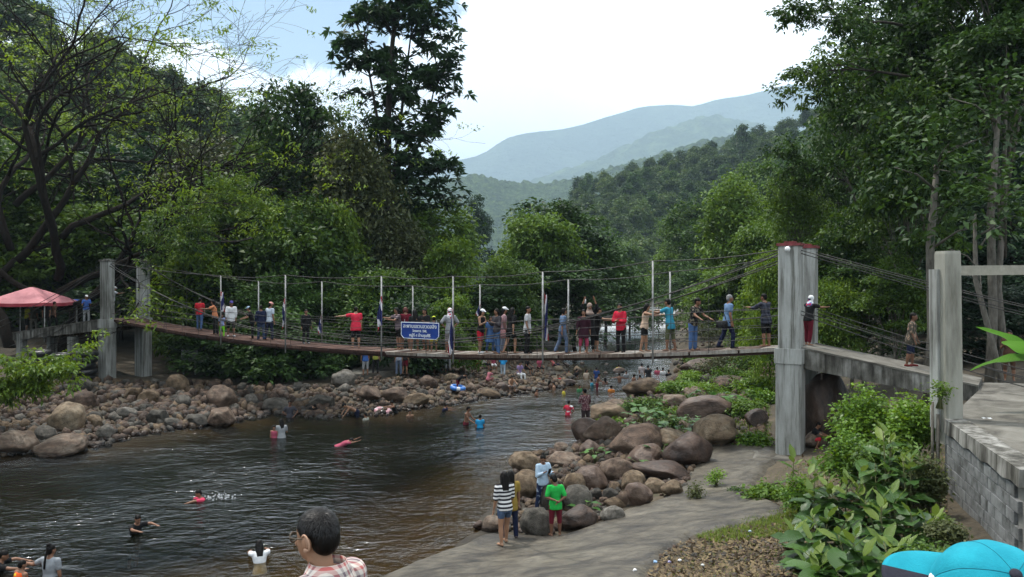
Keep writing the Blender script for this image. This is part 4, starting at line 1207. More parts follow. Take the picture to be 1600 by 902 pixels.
# wide spreading tree with mostly bare limbs, on the left bank
bare_root = at(62, 470, 49); bz = hz(bare_root.x, bare_root.y)
bt = empty('spreading_tree', (bare_root.x, bare_root.y, bz)); bt.scale = (1.36, 1.36, 1.36)
tag(bt, 'wide spreading tree with dark, mostly bare limbs and tufts of fresh leaves', 'tree')
cfg = dict(step=[0.7, 0.55, 0.4, 0.3, 0.2], wander=0.17, up=[0.01, 0.035, 0.02, 0.01, 0.02], bare=[0.35, 0.3, 0.22, 0.2, 0], kids=[5, 7, 6, 4, 3], angle=(20, 55), flatten=[0.75, 0.6, 0.55, 0.7, 0.8], ratio=[0.74, 0.52, 0.36, 0.5, 0.5], rmin=0.008)
SL = []; TP = []
trunks = [((0.9, 0, -0.6), (-0.06, 0.05, 1), 7.5, 0.36, 3), ((0.75, 0.1, 3.2), (0.62, -0.2, 0.75), 10.5, 0.25, 5), ((0.8, 0.0, 2.6), (0.92, -0.30, 0.40), 10.5, 0.22, 8), ((-1.4, 0.5, -0.5), (-0.12, 0.05, 1), 9.5, 0.33, 12), ((-1.3, 0.5, 4.0), (0.50, 0.1, 0.9), 10.5, 0.24, 21), ((0.7, 0, 4.4), (0.22, -0.1, 1), 9.5, 0.22, 34), ((-1.5, 0.4, 4.5), (-0.4, -0.1, 0.9), 9.0, 0.22, 45), ((0.85, 0, 1.9), (0.98, -0.42, 0.08), 9.0, 0.16, 51), ((0.3, 0, 2.4), (-0.9, -0.5, 0.35), 8.0, 0.18, 63), ((0.9, 0.1, 5.0), (0.8, 0.15, 0.62), 10.0, 0.2, 71), ((-1.4, 0.5, 6.5), (0.25, 0.2, 1), 8.5, 0.2, 82)]
for (p, d, L_, r, sd_) in trunks:
    s_, t_ = grow(p, d, L_, r, 3, cfg, sd_)
    SL.append(s_); TP += t_
bark_dark = surf('bark_dark', [(0.3, (0.006, 0.005, 0.004)), (0.7, (0.024, 0.019, 0.015))], scale=5, bump=0.8, bscale=22, streak=(3, 3, 0.8), rough=0.95, spec=0.1)
new_obj('trunk', branch_mesh('trunk', [[(p_, [x * 0.78 for x in r_], l_) for p_, r_, l_ in s_] for s_ in SL], bark_dark), bt)
g = random.Random(3)
tuft = []
centers = [g.choice(TP) for _ in range(85)]
cen = np.array([tuple(t[0]) for t in TP]); seedp = np.array([tuple(c[0]) for c in centers])
dmin = np.min(np.linalg.norm(cen[:, None] - seedp[None], axis=2), 1)
sel = np.where((dmin < 0.95) | (rs.uniform(0, 1, len(cen)) < 0.17))[0]
A_ = Acc()
cp = cen[sel]
A_.add(*scatter_leaves(cp, rs.uniform(0.3, 0.95, len(cp)), unit(rs.normal(0, 1, cp.shape)), 14, 0.20, 0.4, 0.17, 0.45, 0.35))
new_obj('crown', A_.mesh('crown', LIGHT), bt)

# towering tree with whorled leaves
def rosette(cent, dirs, tint, L_, nl=11):
    n = len(cent) * nl
    c = np.repeat(cent, nl, 0); o = np.repeat(dirs, nl, 0); t = np.repeat(tint, nl)
    u = unit(np.cross(o, rs.normal(0, 1, (len(o), 3))))
    d = unit(u + o * rs.uniform(-0.15, 0.7, (n, 1)) + np.array([0, 0, -0.08]))
    s = unit(np.cross(d, o + rs.normal(0, 0.3, (n, 3))))
    ll = L_ * rs.uniform(0.7, 1.25, n)
    v, q = leaf_quads(c, d, s, ll, ll * 0.30, 0.28)
    return v, q, np.repeat(np.clip(t + rs.normal(0, .05, n), 0, 1), 4)
tall_p = at(612, 500, 57); tz = hz(tall_p.x, tall_p.y)
tt_ = empty('towering_tree', (tall_p.x, tall_p.y, tz)); tag(tt_, 'towering tree with open crown of whorled leaves against the sky', 'tree')
mb = MB()
g = random.Random(19)
def env_x(y):
    lo = np.interp(y, [-30, 0, 60, 130, 180, 230, 280, 330], [585, 556, 528, 534, 566, 592, 606, 618])
    hi = np.interp(y, [-30, 0, 60, 130, 180, 230, 280, 330], [650, 688, 712, 716, 706, 700, 732, 700])
    return lo, hi
s57 = 57 / FPX
def rel(px, py, dy=0.0):
    q = at(px, py, 57 + dy); return Vector((q.x - tall_p.x, q.y - tall_p.y, q.z - tz))
stems = [[rel(610, 560), rel(609, 400), rel(606, 250), rel(608, 120), rel(618, 20), rel(622, -40)], [rel(609, 330), rel(622, 220), rel(634, 120, 0.6), rel(645, 30, 0.8)], [rel(608, 280), rel(592, 200), rel(578, 120, -0.6), rel(568, 40, -0.8)], [rel(609, 340), rel(640, 260, 0.5), rel(668, 190, 0.8), rel(682, 120, 1.0)]]
for st_, r0_ in zip(stems, (0.34, 0.17, 0.15, 0.15)):
    mb.tube(st_, list(np.linspace(r0_, r0_ * 0.25, len(st_))), 9)
dense = [q for st_ in stems for a, b_ in zip(st_[:-1], st_[1:]) for q in (a, a.lerp(b_, 0.33), a.lerp(b_, 0.66))]
cps = []; drs = []; tns = []
for k in range(120):
    py = g.uniform(-30, 325); lo, hi = env_x(py); px = g.uniform(lo, hi)
    if 150 < py < 265 and px < 590: continue
    dy = g.uniform(-1, 1) * 2.6 * (1 - abs((px - (lo + hi) / 2) / (hi - lo)) * 1.2)
    tip = rel(px, py, dy)
    cand = [q for q in dense if q.z < tip.z + 0.3 and q.z > 3] or dense
    src = min(cand, key=lambda q: (q - tip).length + 0.5 * max(0, q.z - tip.z + 1.0))
    mid = src.lerp(tip, 0.55) + Vector((0, 0, -0.06 * (tip - src).length))
    mb.tube([src, mid, tip], [0.06, 0.035, 0.012], 5)
    tn = g.uniform(0.05, 0.45)
    for r_ in range(7):
        q = tip + Vector((g.gauss(0, 0.62), g.gauss(0, 0.62), g.gauss(0, 0.26)))
        if r_ > 1: mb.tube([mid.lerp(tip, 0.6), q], [0.016, 0.007], 3)
        cps.append(tuple(q)); drs.append((g.gauss(0, .35), g.gauss(0, .35), 0.8)); tns.append(tn + g.gauss(0, .05))
    for r_ in range(2):
        q = mid.lerp(tip, g.uniform(0.1, 0.8)) + Vector((g.gauss(0, 0.3), g.gauss(0, 0.3), g.gauss(0, 0.2)))
        cps.append(tuple(q)); drs.append((g.gauss(0, .4), g.gauss(0, .4), 0.8)); tns.append(tn)
mb.build('trunk', M['bark'], tt_, True)
A_ = Acc(); A_.add(*rosette(np.array(cps), unit(np.array(drs)), np.clip(np.array(tns) + 0.15, 0, 1), 0.60, 12))
new_obj('crown', A_.mesh('crown', leaf_mat('leaf_whorl', (0.010, 0.030, 0.012), (0.055, 0.115, 0.035), 0.35)), tt_)

# arching leafy sprays at the top right and the leafy bough at the left edge
def bough(name, root, direc, L_, seed, mat, label, leaf=0.2, per=12, lv=2, anchor=None):
    e = empty(name, root); tag(e, label, 'branch')
    cf = dict(step=[0.4, 0.3, 0.2, 0.15], wander=0.10, up=[-0.02, 0.0, 0.0, 0], bare=[0.25, 0.2, 0.2, 0], kids=[9, 5, 4, 3], angle=(25, 60), flatten=[0.6, 0.7, 0.8, 1], ratio=[0.42, 0.5, 0.5, 0.5], rmin=0.006)
    s_, t_ = grow((0, 0, 0), direc, L_, 0.06, lv, cf, seed)
    if anchor:      # the limb that carries it, back to its own tree
        a_ = Vector(anchor) - Vector(root); s_.append(([a_, a_ * 0.5 + Vector((0, 0, 0.5)), Vector((0, 0, 0))], [0.12, 0.09, 0.06], 0))
    new_obj('stem', branch_mesh('stem', [s_], M['bark']), e)
    cp = np.array([tuple(t[0]) for t in t_]); dr = np.array([tuple(t[1]) for t in t_])
    ex_ = np.array([tuple(q) for (pts, rad, lev) in s_ if lev == lv for q in pts[1::2]])
    cp = np.concatenate([cp, ex_]); dr = np.concatenate([dr, unit(rs.normal(0, 1, ex_.shape))])
    A_ = Acc(); A_.add(*scatter_leaves(cp, rs.uniform(0.15, 0.8, len(cp)), dr, per, 0.14, 0.5, leaf, 0.45, 0.4)); new_obj('leaves', A_.mesh('leaves', mat), e)
bough('leafy_bough', at(1420, 120, 31), (-1, -0.1, 0.28), 3.6, 3, GREEN2, 'arching bough reaching left over the sky')
bough('leafy_bough', at(1410, 40, 32), (-1, -0.1, 0.18), 3.5, 6, GREEN, 'topmost arching bough over the near tower')
bough('leafy_bough', at(1340, 290, 40), (-1, -0.1, 0.30), 3.2, 8, GREEN, 'dark bough reaching towards the mountains')
bough('leafy_bough', at(-60, 562, 27), (1, -0.15, 0.0), 2.7, 11, LIGHT, 'fresh green bough hanging in at the left edge', 0.17, 14, anchor=(-25.5, 24.0, 3.6))
bough('leafy_bough', at(-40, 600, 27), (1, -0.1, 0.02), 1.5, 12, LIGHT, 'small low bough at the left edge below the fresh green one', 0.17, 12, anchor=(-25.5, 24.0, 2.8))
bough('leafy_bough', at(215, 330, 46), (1, -0.2, 0.12), 6.3, 14, LIGHT, 'fresh green spray at the end of a bare limb', 0.18, 12)
bough('leafy_bough', at(395, 372, 45), (-0.9, -0.3, -0.2), 4.2, 15, GREEN2, 'green spray in front of the far bridge end', 0.2, 12)

# bushes hanging over the shaded left shore
V_h = [tree_variant(400 + i, 3.0, 1.8, 7, 220, 26, 0.26, [GREEN, GREEN2][i], M['bark'], z0=0.1, flat_=0.8, spread=0.28, r0=0.06) for i in range(2)]
for px, top, d, w, lab in ((430, 500, 41.5, 120, 'leafy bush drooping below the deck near the far tower'), (485, 525, 42, 90, 'dark leafy bush under the bridge'), (380, 515, 43, 120, 'dark bush in the deep shade under the bridge'), (310, 520, 45, 120, 'dark bush behind the leaning board'), (540, 560, 46, 80, 'low bush behind the shore rocks'), (640, 480, 44.5, 110, 'leafy bush just behind the rail by the sign')):
    tree_px(V_h[0], px, top, d, w, lab, name='bush', cat='bush')
# ------------------------------------------------------------------ river stones
rock_mat = surf('river_stone', [(0.22, (0.022, 0.014, 0.010)), (0.42, (0.078, 0.049, 0.034)), (0.58, (0.135, 0.093, 0.066)), (0.78, (0.22, 0.175, 0.135))], scale=1.6, rough=0.72, spec=0.35, bump=0.8, bscale=18, detail=9, rnd=0.34, bdist=0.05, crack=1.1, mul=(3.0, (1, 1, 1), [(0.34, (0.5, 0.5, 0.48)), (0.55, (1, 1, 1)), (0.72, (1.25, 1.22, 1.15))]))
rock_grey = surf('river_stone_grey', [(0.22, (0.022, 0.020, 0.017)), (0.45, (0.080, 0.072, 0.060)), (0.62, (0.135, 0.122, 0.104)), (0.8, (0.21, 0.195, 0.17))], scale=1.8, rough=0.75, spec=0.35, bump=0.8, bscale=18, detail=9, rnd=0.34, bdist=0.05, crack=1.1, mul=(3.0, (1, 1, 1), [(0.34, (0.5, 0.5, 0.48)), (0.55, (1, 1, 1)), (0.72, (1.25, 1.22, 1.15))]))
rock_dark = surf('river_stone_wet', [(0.25, (0.016, 0.010, 0.008)), (0.5, (0.062, 0.038, 0.027)), (0.75, (0.135, 0.094, 0.070))], scale=1.8, rough=0.55, spec=0.4, bump=0.5, bscale=10, detail=9, rnd=0.25, bdist=0.05, crack=0.9)
rock_tan = surf('river_stone_tan', [(0.22, (0.05, 0.032, 0.02)), (0.45, (0.13, 0.09, 0.055)), (0.62, (0.20, 0.15, 0.10)), (0.8, (0.26, 0.215, 0.155))], scale=1.6, rough=0.75, spec=0.3, bump=0.8, bscale=18, detail=9, rnd=0.3, bdist=0.05, crack=1.2, mul=(3.0, (1, 1, 1), [(0.34, (0.5, 0.5, 0.48)), (0.55, (1, 1, 1)), (0.72, (1.2, 1.18, 1.1))]))
def wet_edge(m):
    """stones stay dark and shiny where the river keeps them wet"""
    nt = m.node_tree; b = nt.nodes['Principled BSDF']; L = nt.links.new
    src = b.inputs['Base Color'].links[0].from_socket
    ge = nt.nodes.new('ShaderNodeNewGeometry'); sp = nt.nodes.new('ShaderNodeSeparateXYZ'); L(ge.outputs['Position'], sp.inputs[0])
    n = nt.nodes.new('ShaderNodeTexNoise'); n.inputs['Scale'].default_value = 2.5; L(ge.outputs['Position'], n.inputs['Vector'])
    a = nt.nodes.new('ShaderNodeMath'); a.operation = 'MULTIPLY_ADD'; a.inputs[1].default_value = -0.22; L(n.outputs['Fac'], a.inputs[0]); L(sp.outputs[2], a.inputs[2])
    r = nt.nodes.new('ShaderNodeMapRange'); r.inputs['From Min'].default_value = -0.02; r.inputs['From Max'].default_value = 0.06; L(a.outputs[0], r.inputs['Value'])
    dk = nt.nodes.new('ShaderNodeMix'); dk.data_type = 'RGBA'; dk.blend_type = 'MULTIPLY'; dk.inputs['Factor'].default_value = 1.0; L(src, dk.inputs[6]); dk.inputs[7].default_value = (0.36, 0.34, 0.32, 1)
    mx = nt.nodes.new('ShaderNodeMix'); mx.data_type = 'RGBA'; L(r.outputs[0], mx.inputs['Factor']); L(dk.outputs[2], mx.inputs[6]); L(src, mx.inputs[7]); L(mx.outputs[2], b.inputs['Base Color'])
    rr = nt.nodes.new('ShaderNodeMapRange'); L(r.outputs[0], rr.inputs['Value']); rr.inputs['To Min'].default_value = 0.25; rr.inputs['To Max'].default_value = b.inputs['Roughness'].default_value; L(rr.outputs[0], b.inputs['Roughness'])
for _m in (rock_mat, rock_grey, rock_dark, rock_tan): wet_edge(_m)
def rock_shape(seed, sub, angular=0.0, lump=0.22):
    bm = bmesh.new(); bmesh.ops.create_icosphere(bm, subdivisions=sub, radius=1.0)
    g = random.Random(seed)
    planes = [(Vector((g.gauss(0, 1), g.gauss(0, 1), g.gauss(0, 1))).normalized(), g.uniform(0.58, 0.92)) for _ in range(10)]
    o = Vector((g.uniform(0, 50), g.uniform(0, 50), g.uniform(0, 50)))
    for v in bm.verts:
        p = v.co.normalized()
        r = 1.0 + lump * mnoise.noise(p * 1.1 + o) + 0.09 * mnoise.noise(p * 2.7 + o)
        q = p * r
        for n_, d_ in planes:
            e = q.dot(n_) - d_
            if e > 0: q = q - n_ * e * (0.7 + 0.28 * angular)
        q += p * (0.035 * mnoise.noise(p * 5 + o) + 0.02 * mnoise.noise(p * 11 + o))
        v.co = q
    v_ = [v.co.copy() for v in bm.verts]; f_ = [[w.index for w in f.verts] for f in bm.faces]
    bm.free()
    lo = Vector((min(a.x for a in v_), min(a.y for a in v_), min(a.z for a in v_))); hi = Vector((max(a.x for a in v_), max(a.y for a in v_), max(a.z for a in v_)))
    c = (lo + hi) / 2; s = (hi - lo) / 2
    v_ = [Vector(((a.x - c.x) / s.x, (a.y - c.y) / s.y, (a.z - c.z) / s.z)) for a in v_]
    return v_, f_
ROCK_V = [rock_shape(i, 4, angular=(i % 3) * 0.4) for i in range(7)]
ROCK_LO = [rock_shape(20 + i, 2, angular=(i % 3) * 0.4) for i in range(6)]
ROCK_ST = [rock_shape(40 + i, 1, angular=0.4) for i in range(5)]
def rock_me(i, mat, lo=False):
    key = (i, mat.name, lo)
    if key not in rock_me.c:
        v, f = (ROCK_LO if lo else ROCK_V)[i]
        me = bpy.data.meshes.new('rock'); me.from_pydata(v, [], f); me.materials.append(mat)
        me.polygons.foreach_set('use_smooth', [True] * len(f)); me.update(); rock_me.c[key] = me
    return rock_me.c[key]
rock_me.c = {}
ROCKS = []      # picture-space footprints, to keep later stones clear
def put_rock(px, pbot, w, h, mat, label, seed=None, name='boulder', group=None, sink=0.22, tilt=8, lo=False, z0=0.3, water=False):
    """a stone whose lower edge, width and height show at these pixels, half sunk in the ground"""
    g = random.Random(seed if seed is not None else int(px * 7 + pbot * 13))
    p = on(px, pbot, 0.0) if water else ground_at(px, pbot, z0)
    if p.z < -0.05: p = on(px, pbot, -0.05)
    d = p.y; s = d / FPX
    hw, hh = w * s / 2, h * s / 2 * (1 + sink)
    dep = hw * g.uniform(0.75, 1.05)
    zb = (0 if water else p.z)
    loc = Vector((p.x, d + dep * 0.55, zb + hh - h * s * sink * 0.9))
    n = len(ROCK_LO if lo else ROCK_V)
    o = new_obj(name, rock_me(g.randrange(n), mat, lo), None, loc, (R(g.uniform(-tilt, tilt)), R(g.uniform(-tilt, tilt)), g.uniform(-0.5, 0.5) + g.choice((0, math.pi))), (hw * 1.03, dep, hh))
    ROCKS.append((px, pbot - h / 2, w / 2, h / 2))
    return tag(o, label, 'rock', group)
BIG = [
 # right bank, front to back
 (838, 837, 50, 43, rock_grey, 'big rounded grey boulder at the feet of the boy in green'),
 (904, 828, 64, 34, rock_dark, 'flat dark angular boulder right of the boy in green'),
 (769, 832, 38, 23, rock_mat, 'brown boulder in the shallows left of the striped girl'),
 (748, 828, 18, 14, rock_dark, 'small dark stone at the water edge left of the striped girl'),
 (819, 737, 46, 30, rock_tan, 'tan boulder at the water edge behind the girl in pale blue'),
 (822, 780, 44, 42, rock_tan, 'blocky tan stone between the girls'),
 (862, 800, 36, 46, rock_grey, 'grey stone behind the boy in green'),
 (883, 728, 56, 16, rock_mat, 'long flat slab of stone behind the pale blue girl'),
 (925, 715, 40, 26, rock_dark, 'dark boulder at the water edge'),
 (918, 690, 50, 34, rock_dark, 'wet brown boulder below the standing bather in patterned shirt'),
 (943, 690, 62, 36, rock_mat, 'large brown boulder beside the patterned shirt bather'),
 (955, 660, 60, 26, rock_tan, 'pale flat topped boulder on the point'),
 (965, 645, 46, 20, rock_mat, 'reddish brown boulder at the tip of the right bank'),
 (1000, 712, 92, 44, rock_mat, 'broad brown boulder in the middle of the right bank'),
 (1050, 703, 60, 30, rock_tan, 'low pale boulder behind the broad brown one'),
 (1078, 730, 82, 50, rock_dark, 'big reddish dark boulder in the middle of the right bank'),
 (1122, 697, 68, 44, rock_tan, 'large tan boulder near the tower foot'),
 (1106, 656, 82, 36, rock_dark, 'large smooth purplish dark boulder behind the plants'),
 (1183, 668, 38, 28, rock_dark, 'shiny dark boulder left of the near tower'),
 (1040, 750, 98, 26, rock_dark, 'long low dark red boulder above the concrete slab'),
 (1010, 726, 60, 26, rock_dark, 'dark boulder under the broad brown one'),
 (990, 768, 38, 30, rock_tan, 'round tan stone beside the sandy patch'),
 (962, 752, 54, 34, rock_mat, 'brown boulder left of the round tan stone'),
 (926, 768, 52, 36, rock_dark, 'dark angular boulder behind the boy in green'),
 (900, 775, 36, 34, rock_tan, 'upright tan stone right of the boy in green'),
 (905, 800, 46, 40, rock_grey, 'greyish boulder over the flat dark one'),
 (1000, 790, 44, 34, rock_dark, 'dark square boulder at the edge of the sand'),
 (1052, 776, 38, 24, rock_tan, 'tan stone at the upper edge of the slab'),
 (1025, 770, 32, 20, rock_tan, 'small tan stone beside the long dark red boulder'),
 (962, 795, 36, 16, rock_tan, 'flat tan stone above the small grey ones'),
 (957, 815, 36, 22, rock_grey, 'brown grey stone at the slab edge'),
 (930, 780, 26, 16, rock_grey, 'small rounded grey stone in the pile'),
 (955, 782, 24, 18, rock_grey, 'second small rounded grey stone in the pile'),
 (975, 792, 26, 24, rock_mat, 'upright brown stone in the pile'),
 (1060, 640, 44, 22, rock_mat, 'brown boulder among the bank plants'),
 (1010, 618, 70, 26, rock_tan, 'long pale boulder by the swimmers at the bend'),
 (1140, 615, 60, 26, rock_mat, 'brown boulder far along the right bank'),
 (1100, 588, 70, 26, rock_dark, 'dark boulder below the blue jeans walker'),
 (1150, 570, 56, 26, rock_dark, 'dark boulder below the deck near the tower'),
 (1090, 622, 36, 16, rock_mat, 'reddish stone on the far right bank'),
 (1300, 690, 84, 104, rock_dark, 'huge dark boulder under the concrete ramp'),
 (1275, 700, 40, 26, rock_mat, 'reddish stone beside the tower foot'),
 # left bank
 (97, 673, 54, 40, rock_tan, 'big round pale boulder on the left bank'),
 (82, 714, 76, 28, rock_mat, 'wide brown boulder lying in the water at the left bank'),
 (12, 712, 66, 36, rock_mat, 'large brown boulder at the left edge'),
 (126, 613, 40, 20, rock_grey, 'grey boulder left of the far pier'),
 (55, 614, 28, 18, rock_grey, 'dark grey boulder in front of the tyres'),
 (117, 640, 44, 28, rock_mat, 'reddish cracked boulder on the left bank'),
 (62, 692, 36, 24, rock_grey, 'round grey boulder at the left bank'),
 (160, 688, 30, 24, rock_grey, 'mossy boulder at the water edge below the far tower'),
 (345, 668, 40, 28, rock_mat, 'reddish boulder in the shade by the water'),
 (305, 668, 38, 18, rock_grey, 'grey boulder by the shaded water edge'),
 (240, 665, 34, 24, rock_grey, 'pointed grey boulder on the left bank'),
 (230, 632, 32, 22, rock_tan, 'yellowish boulder in front of the far piers'),
 (205, 626, 28, 20, rock_tan, 'tan boulder between the far piers'),
 (275, 612, 36, 26, rock_tan, 'mossy yellow boulder right of the far piers'),
 (195, 655, 30, 18, rock_grey, 'grey stone on the left bank below the piers'),
 (340, 640, 46, 36, rock_mat, 'dark reddish boulder in the deep shade'),
 # middle left shore
 (650, 634, 40, 18, rock_tan, 'pale boulder at the water edge below the sign'),
 (615, 628, 50, 22, rock_mat, 'broad brown boulder below the sign'),
 (575, 628, 40, 24, rock_mat, 'brown boulder on the middle shore'),
 (668, 606, 32, 18, rock_mat, 'brown ridge shaped boulder on the middle shore'),
 (705, 596, 24, 12, rock_tan, 'round tan boulder high on the middle shore'),
 (765, 621, 34, 12, rock_tan, 'flat pale boulder at the middle water edge'),
 (785, 612, 24, 14, rock_dark, 'dark boulder next to the flat pale one'),
 (640, 605, 26, 12, rock_mat, 'small brown boulder on the middle shore'),
 (535, 605, 40, 26, rock_grey, 'grey boulder in the shade of the shore bushes'),
 (500, 640, 40, 22, rock_grey, 'dark grey boulder near the wading pair'),
 (430, 645, 40, 22, rock_grey, 'smooth dark boulder at the shaded water edge'),
 (888, 603, 24, 10, rock_dark, 'dark rock breaking the water past the shore'),
 (967, 584, 20, 9, rock_dark, 'dark midstream rock with a bather behind it'),
 (840, 562, 40, 16, rock_mat, 'large flat boulder under the bridge centre'),
]
for px, pb, w, h, mt, lab in BIG:
    put_rock(px, pb, w, h, mt, lab)
# the many smaller stones
def in_poly(px, py, P):
    c = False; n = len(P)
    for i in range(n):
        ax, ay = P[i]; bx, by = P[(i + 1) % n]
        if (ay > py) != (by > py) and px < (bx - ax) * (py - ay) / (by - ay) + ax: c = not c
    return c
ZONES = [
 ([(-40, 712), (120, 712), (235, 680), (340, 668), (430, 650), (520, 660), (520, 610), (300, 600), (140, 598), (-40, 602)], 95, 1500, (11, 34), [rock_grey, rock_mat, rock_grey, rock_tan], 'rounded river stone on the shaded left bank', 'stones on the left bank'),
 ([(505, 655), (600, 652), (645, 642), (700, 634), (775, 624), (830, 616), (880, 606), (900, 590), (700, 578), (520, 590)], 60, 1000, (8, 24), [rock_mat, rock_tan, rock_mat, rock_grey], 'brown river stone on the middle shore', 'stones on the middle shore'),
 ([(690, 585), (900, 592), (960, 585), (965, 560), (900, 552), (700, 560)], 28, 300, (7, 18), [rock_mat, rock_tan, rock_grey], 'small stone on the far pebbly shore', 'stones on the far shore'),
 ([(770, 830), (860, 836), (960, 806), (1070, 765), (1100, 700), (1205, 690), (1200, 625), (1040, 600), (960, 632), (910, 665), (905, 695), (815, 715), (795, 760)], 90, 1500, (10, 30), [rock_mat, rock_dark, rock_tan, rock_mat], 'brown stone among the boulders of the right bank', 'stones on the right bank'),
 ([(1045, 600), (1060, 560), (1205, 548), (1208, 628), (1100, 630)], 35, 600, (8, 26), [rock_mat, rock_dark, rock_grey], 'stone on the overgrown far right bank', 'stones on the far right bank'),
 ([(1040, 548), (1075, 500), (1200, 500), (1205, 550)], 0, 200, (5, 12), [rock_mat, rock_grey], '', ''),
]
SV = []; SF = []; sbase = 0; SM = []
g = random.Random(77)
for zi, (P, nbig, nsmall, (smin, smax), mts, lab, grp) in enumerate(ZONES):
    psz = ((0.35, 0.95), (0.3, 0.8), (0.22, 0.62), (0.3, 0.9), (0.3, 0.8), (0.22, 0.62))[zi]
    xs_ = [p[0] for p in P]; ys_ = [p[1] for p in P]
    made = 0; tries = 0
    while made < nbig and tries < 9000:
        tries += 1
        px, py = g.uniform(min(xs_), max(xs_)), g.uniform(min(ys_), max(ys_))
        if not in_poly(px, py, P): continue
        f = 0.6 + 0.5 * (py - min(ys_)) / (max(ys_) - min(ys_))
        w = (smin + (smax - smin) * g.random() ** 2) * f; h = w * g.uniform(0.5, 0.8)
        if any(abs(px - a) < (w / 2 + c) * 0.75 and abs(py - h / 2 - b_) < (h / 2 + d_) * 0.75 for a, b_, c, d_ in ROCKS): continue
        put_rock(px, py, w, h, g.choice(mts), lab, name='stone', group=grp, seed=g.randrange(99999), lo=True, tilt=20, sink=0.3)
        made += 1
    for _ in range(nsmall):
        for _t in range(20):
            px, py = g.uniform(min(xs_), max(xs_)), g.uniform(min(ys_), max(ys_))
            if in_poly(px, py, P): break
        else: continue
        p = ground_at(px, py); s = p.y / FPX * g.uniform(*psz) * smin * 0.9
        v, f_ = ROCK_ST[g.randrange(5)]
        rot = Euler((g.uniform(0, 6), g.uniform(0, 6), g.uniform(0, 6))).to_matrix()
        sc = Vector((s * g.uniform(.8, 1.2), s * g.uniform(.8, 1.2), s * g.uniform(.6, 1)))
        base = len(SV)
        for a in v:
            q = rot @ Vector((a.x * sc.x, a.y * sc.y, a.z * sc.z)); SV.append((q.x + p.x, q.y + p.y, q.z + p.z + s * 0.25))
        SF += [tuple(base + i for i in ff) for ff in f_]; SM += [g.randrange(4)] * len(f_)
me = np_mesh('pebbles', np.array(SV), tris=np.array(SF), mats=[rock_mat, rock_tan, rock_grey, rock_mat], smooth=True, midx=SM)
tag(new_obj('pebbles', me), 'loose small stones between the boulders of the banks', 'stones', kind='stuff')

# gravel, leaf litter and grass on the near bank
def bank_scatter(P, n):
    xs_ = [p[0] for p in P]; ys_ = [p[1] for p in P]; out = []
    while len(out) < n:
        px, py = g.uniform(min(xs_), max(xs_)), g.uniform(min(ys_), max(ys_))
        if in_poly(px, py, P): out.append(on(px, py, 0.7))
    a = np.array([tuple(p) for p in out]); a[:, 2] = land_h(a[:, 0], a[:, 1])
    return a
GV = bank_scatter([(1000, 960), (1030, 872), (1060, 848), (1110, 836), (1200, 838), (1260, 850), (1330, 960)], 1500)
LV2 = bank_scatter([(1010, 960), (1035, 870), (1065, 846), (1200, 838), (1260, 850), (1330, 960)], 2600)
SV = []; SF = []; SM = []
for p in GV:
    s = g.uniform(0.012, 0.05); v, f_ = ROCK_ST[g.randrange(5)]
    rot = Euler((g.uniform(0, 6), g.uniform(0, 6), g.uniform(0, 6))).to_matrix(); base = len(SV)
    for a in v:
        q = rot @ Vector((a.x * s * 1.3, a.y * s, a.z * s * 0.7)); SV.append((q.x + p[0], q.y + p[1], q.z + p[2] + s * 0.3))
    SF += [tuple(base + i for i in ff) for ff in f_]; SM += [g.randrange(3)] * len(f_)
me = np_mesh('gravel', np.array(SV), tris=np.array(SF), mats=[rock_tan, rock_grey, rock_mat], smooth=True, midx=SM)
tag(new_obj('gravel', me), 'broken brown gravel at the near edge of the slab', 'gravel', kind='stuff')
litter = leaf_mat('dead_leaf', (0.045, 0.032, 0.018), (0.17, 0.125, 0.065), 0.1, 0.8)
LP = bank_scatter([(1000, 960), (1030, 870), (1060, 845), (1180, 815), (1250, 720), (1480, 700), (1480, 960)], 3400)
LP = np.concatenate([LP, LV2]); LP[:, 2] += 0.01
n = len(LP); d = unit(rs.normal(0, 1, (n, 3)) * np.array([1, 1, .25])); sd_ = unit(np.cross(d, unit(rs.normal(0, .35, (n, 3)) + np.array([0, 0, 1]))))
ll = rs.uniform(0.05, 0.14, n); LP[:, 2] += 0.02
v, q = leaf_quads(LP, d, sd_, ll, ll * 0.5, -0.1)
tag(new_obj('fallen_leaves', np_mesh('fallen_leaves', v, quads=q, mats=[litter], attrs={'tint': np.repeat(rs.uniform(0, 1, n), 4)})), 'dead leaves and twigs littering the near bank', 'leaves', kind='stuff')
grass_mat = leaf_mat('grass_blade', (0.05, 0.09, 0.012), (0.16, 0.22, 0.03), 0.3)
def grass(P, n, hmin, hmax, label, arr=None):
    a = bank_scatter(P, n) if arr is None else arr
    n = len(a); L_ = rs.uniform(hmin, hmax, n); az = rs.uniform(0, 6.28, n)
    dirv = unit(np.stack([np.cos(az) * 0.45, np.sin(az) * 0.45, np.ones(n)], 1)); sdv = np.stack([-np.sin(az), np.cos(az), 0 * az], 1)
    v, q = leaf_quads(a, dirv, sdv, L_, np.maximum(0.008, L_ * 0.07), 0.25)
    o = new_obj('grass', np_mesh('grass', v, quads=q, mats=[grass_mat], attrs={'tint': np.repeat(np.clip(rs.normal(0.5, 0.25, n), 0, 1), 4)}))
    tag(o, label, 'grass', kind='stuff')
grass([(1085, 838), (1160, 822), (1245, 806), (1300, 810), (1300, 850), (1200, 862), (1120, 856)], 9000, 0.05, 0.16, 'short bright grass on the near bank beside the slab')
grass([(1190, 745), (1230, 735), (1480, 700), (1480, 960), (1260, 960), (1250, 810), (1205, 790)], 5000, 0.05, 0.18, 'thin grass and weeds under the broad leaved shrubs')
grass([(1030, 960), (1050, 870), (1110, 850), (1250, 850), (1300, 960)], 1500, 0.04, 0.12, 'scattered weeds growing through the gravel')
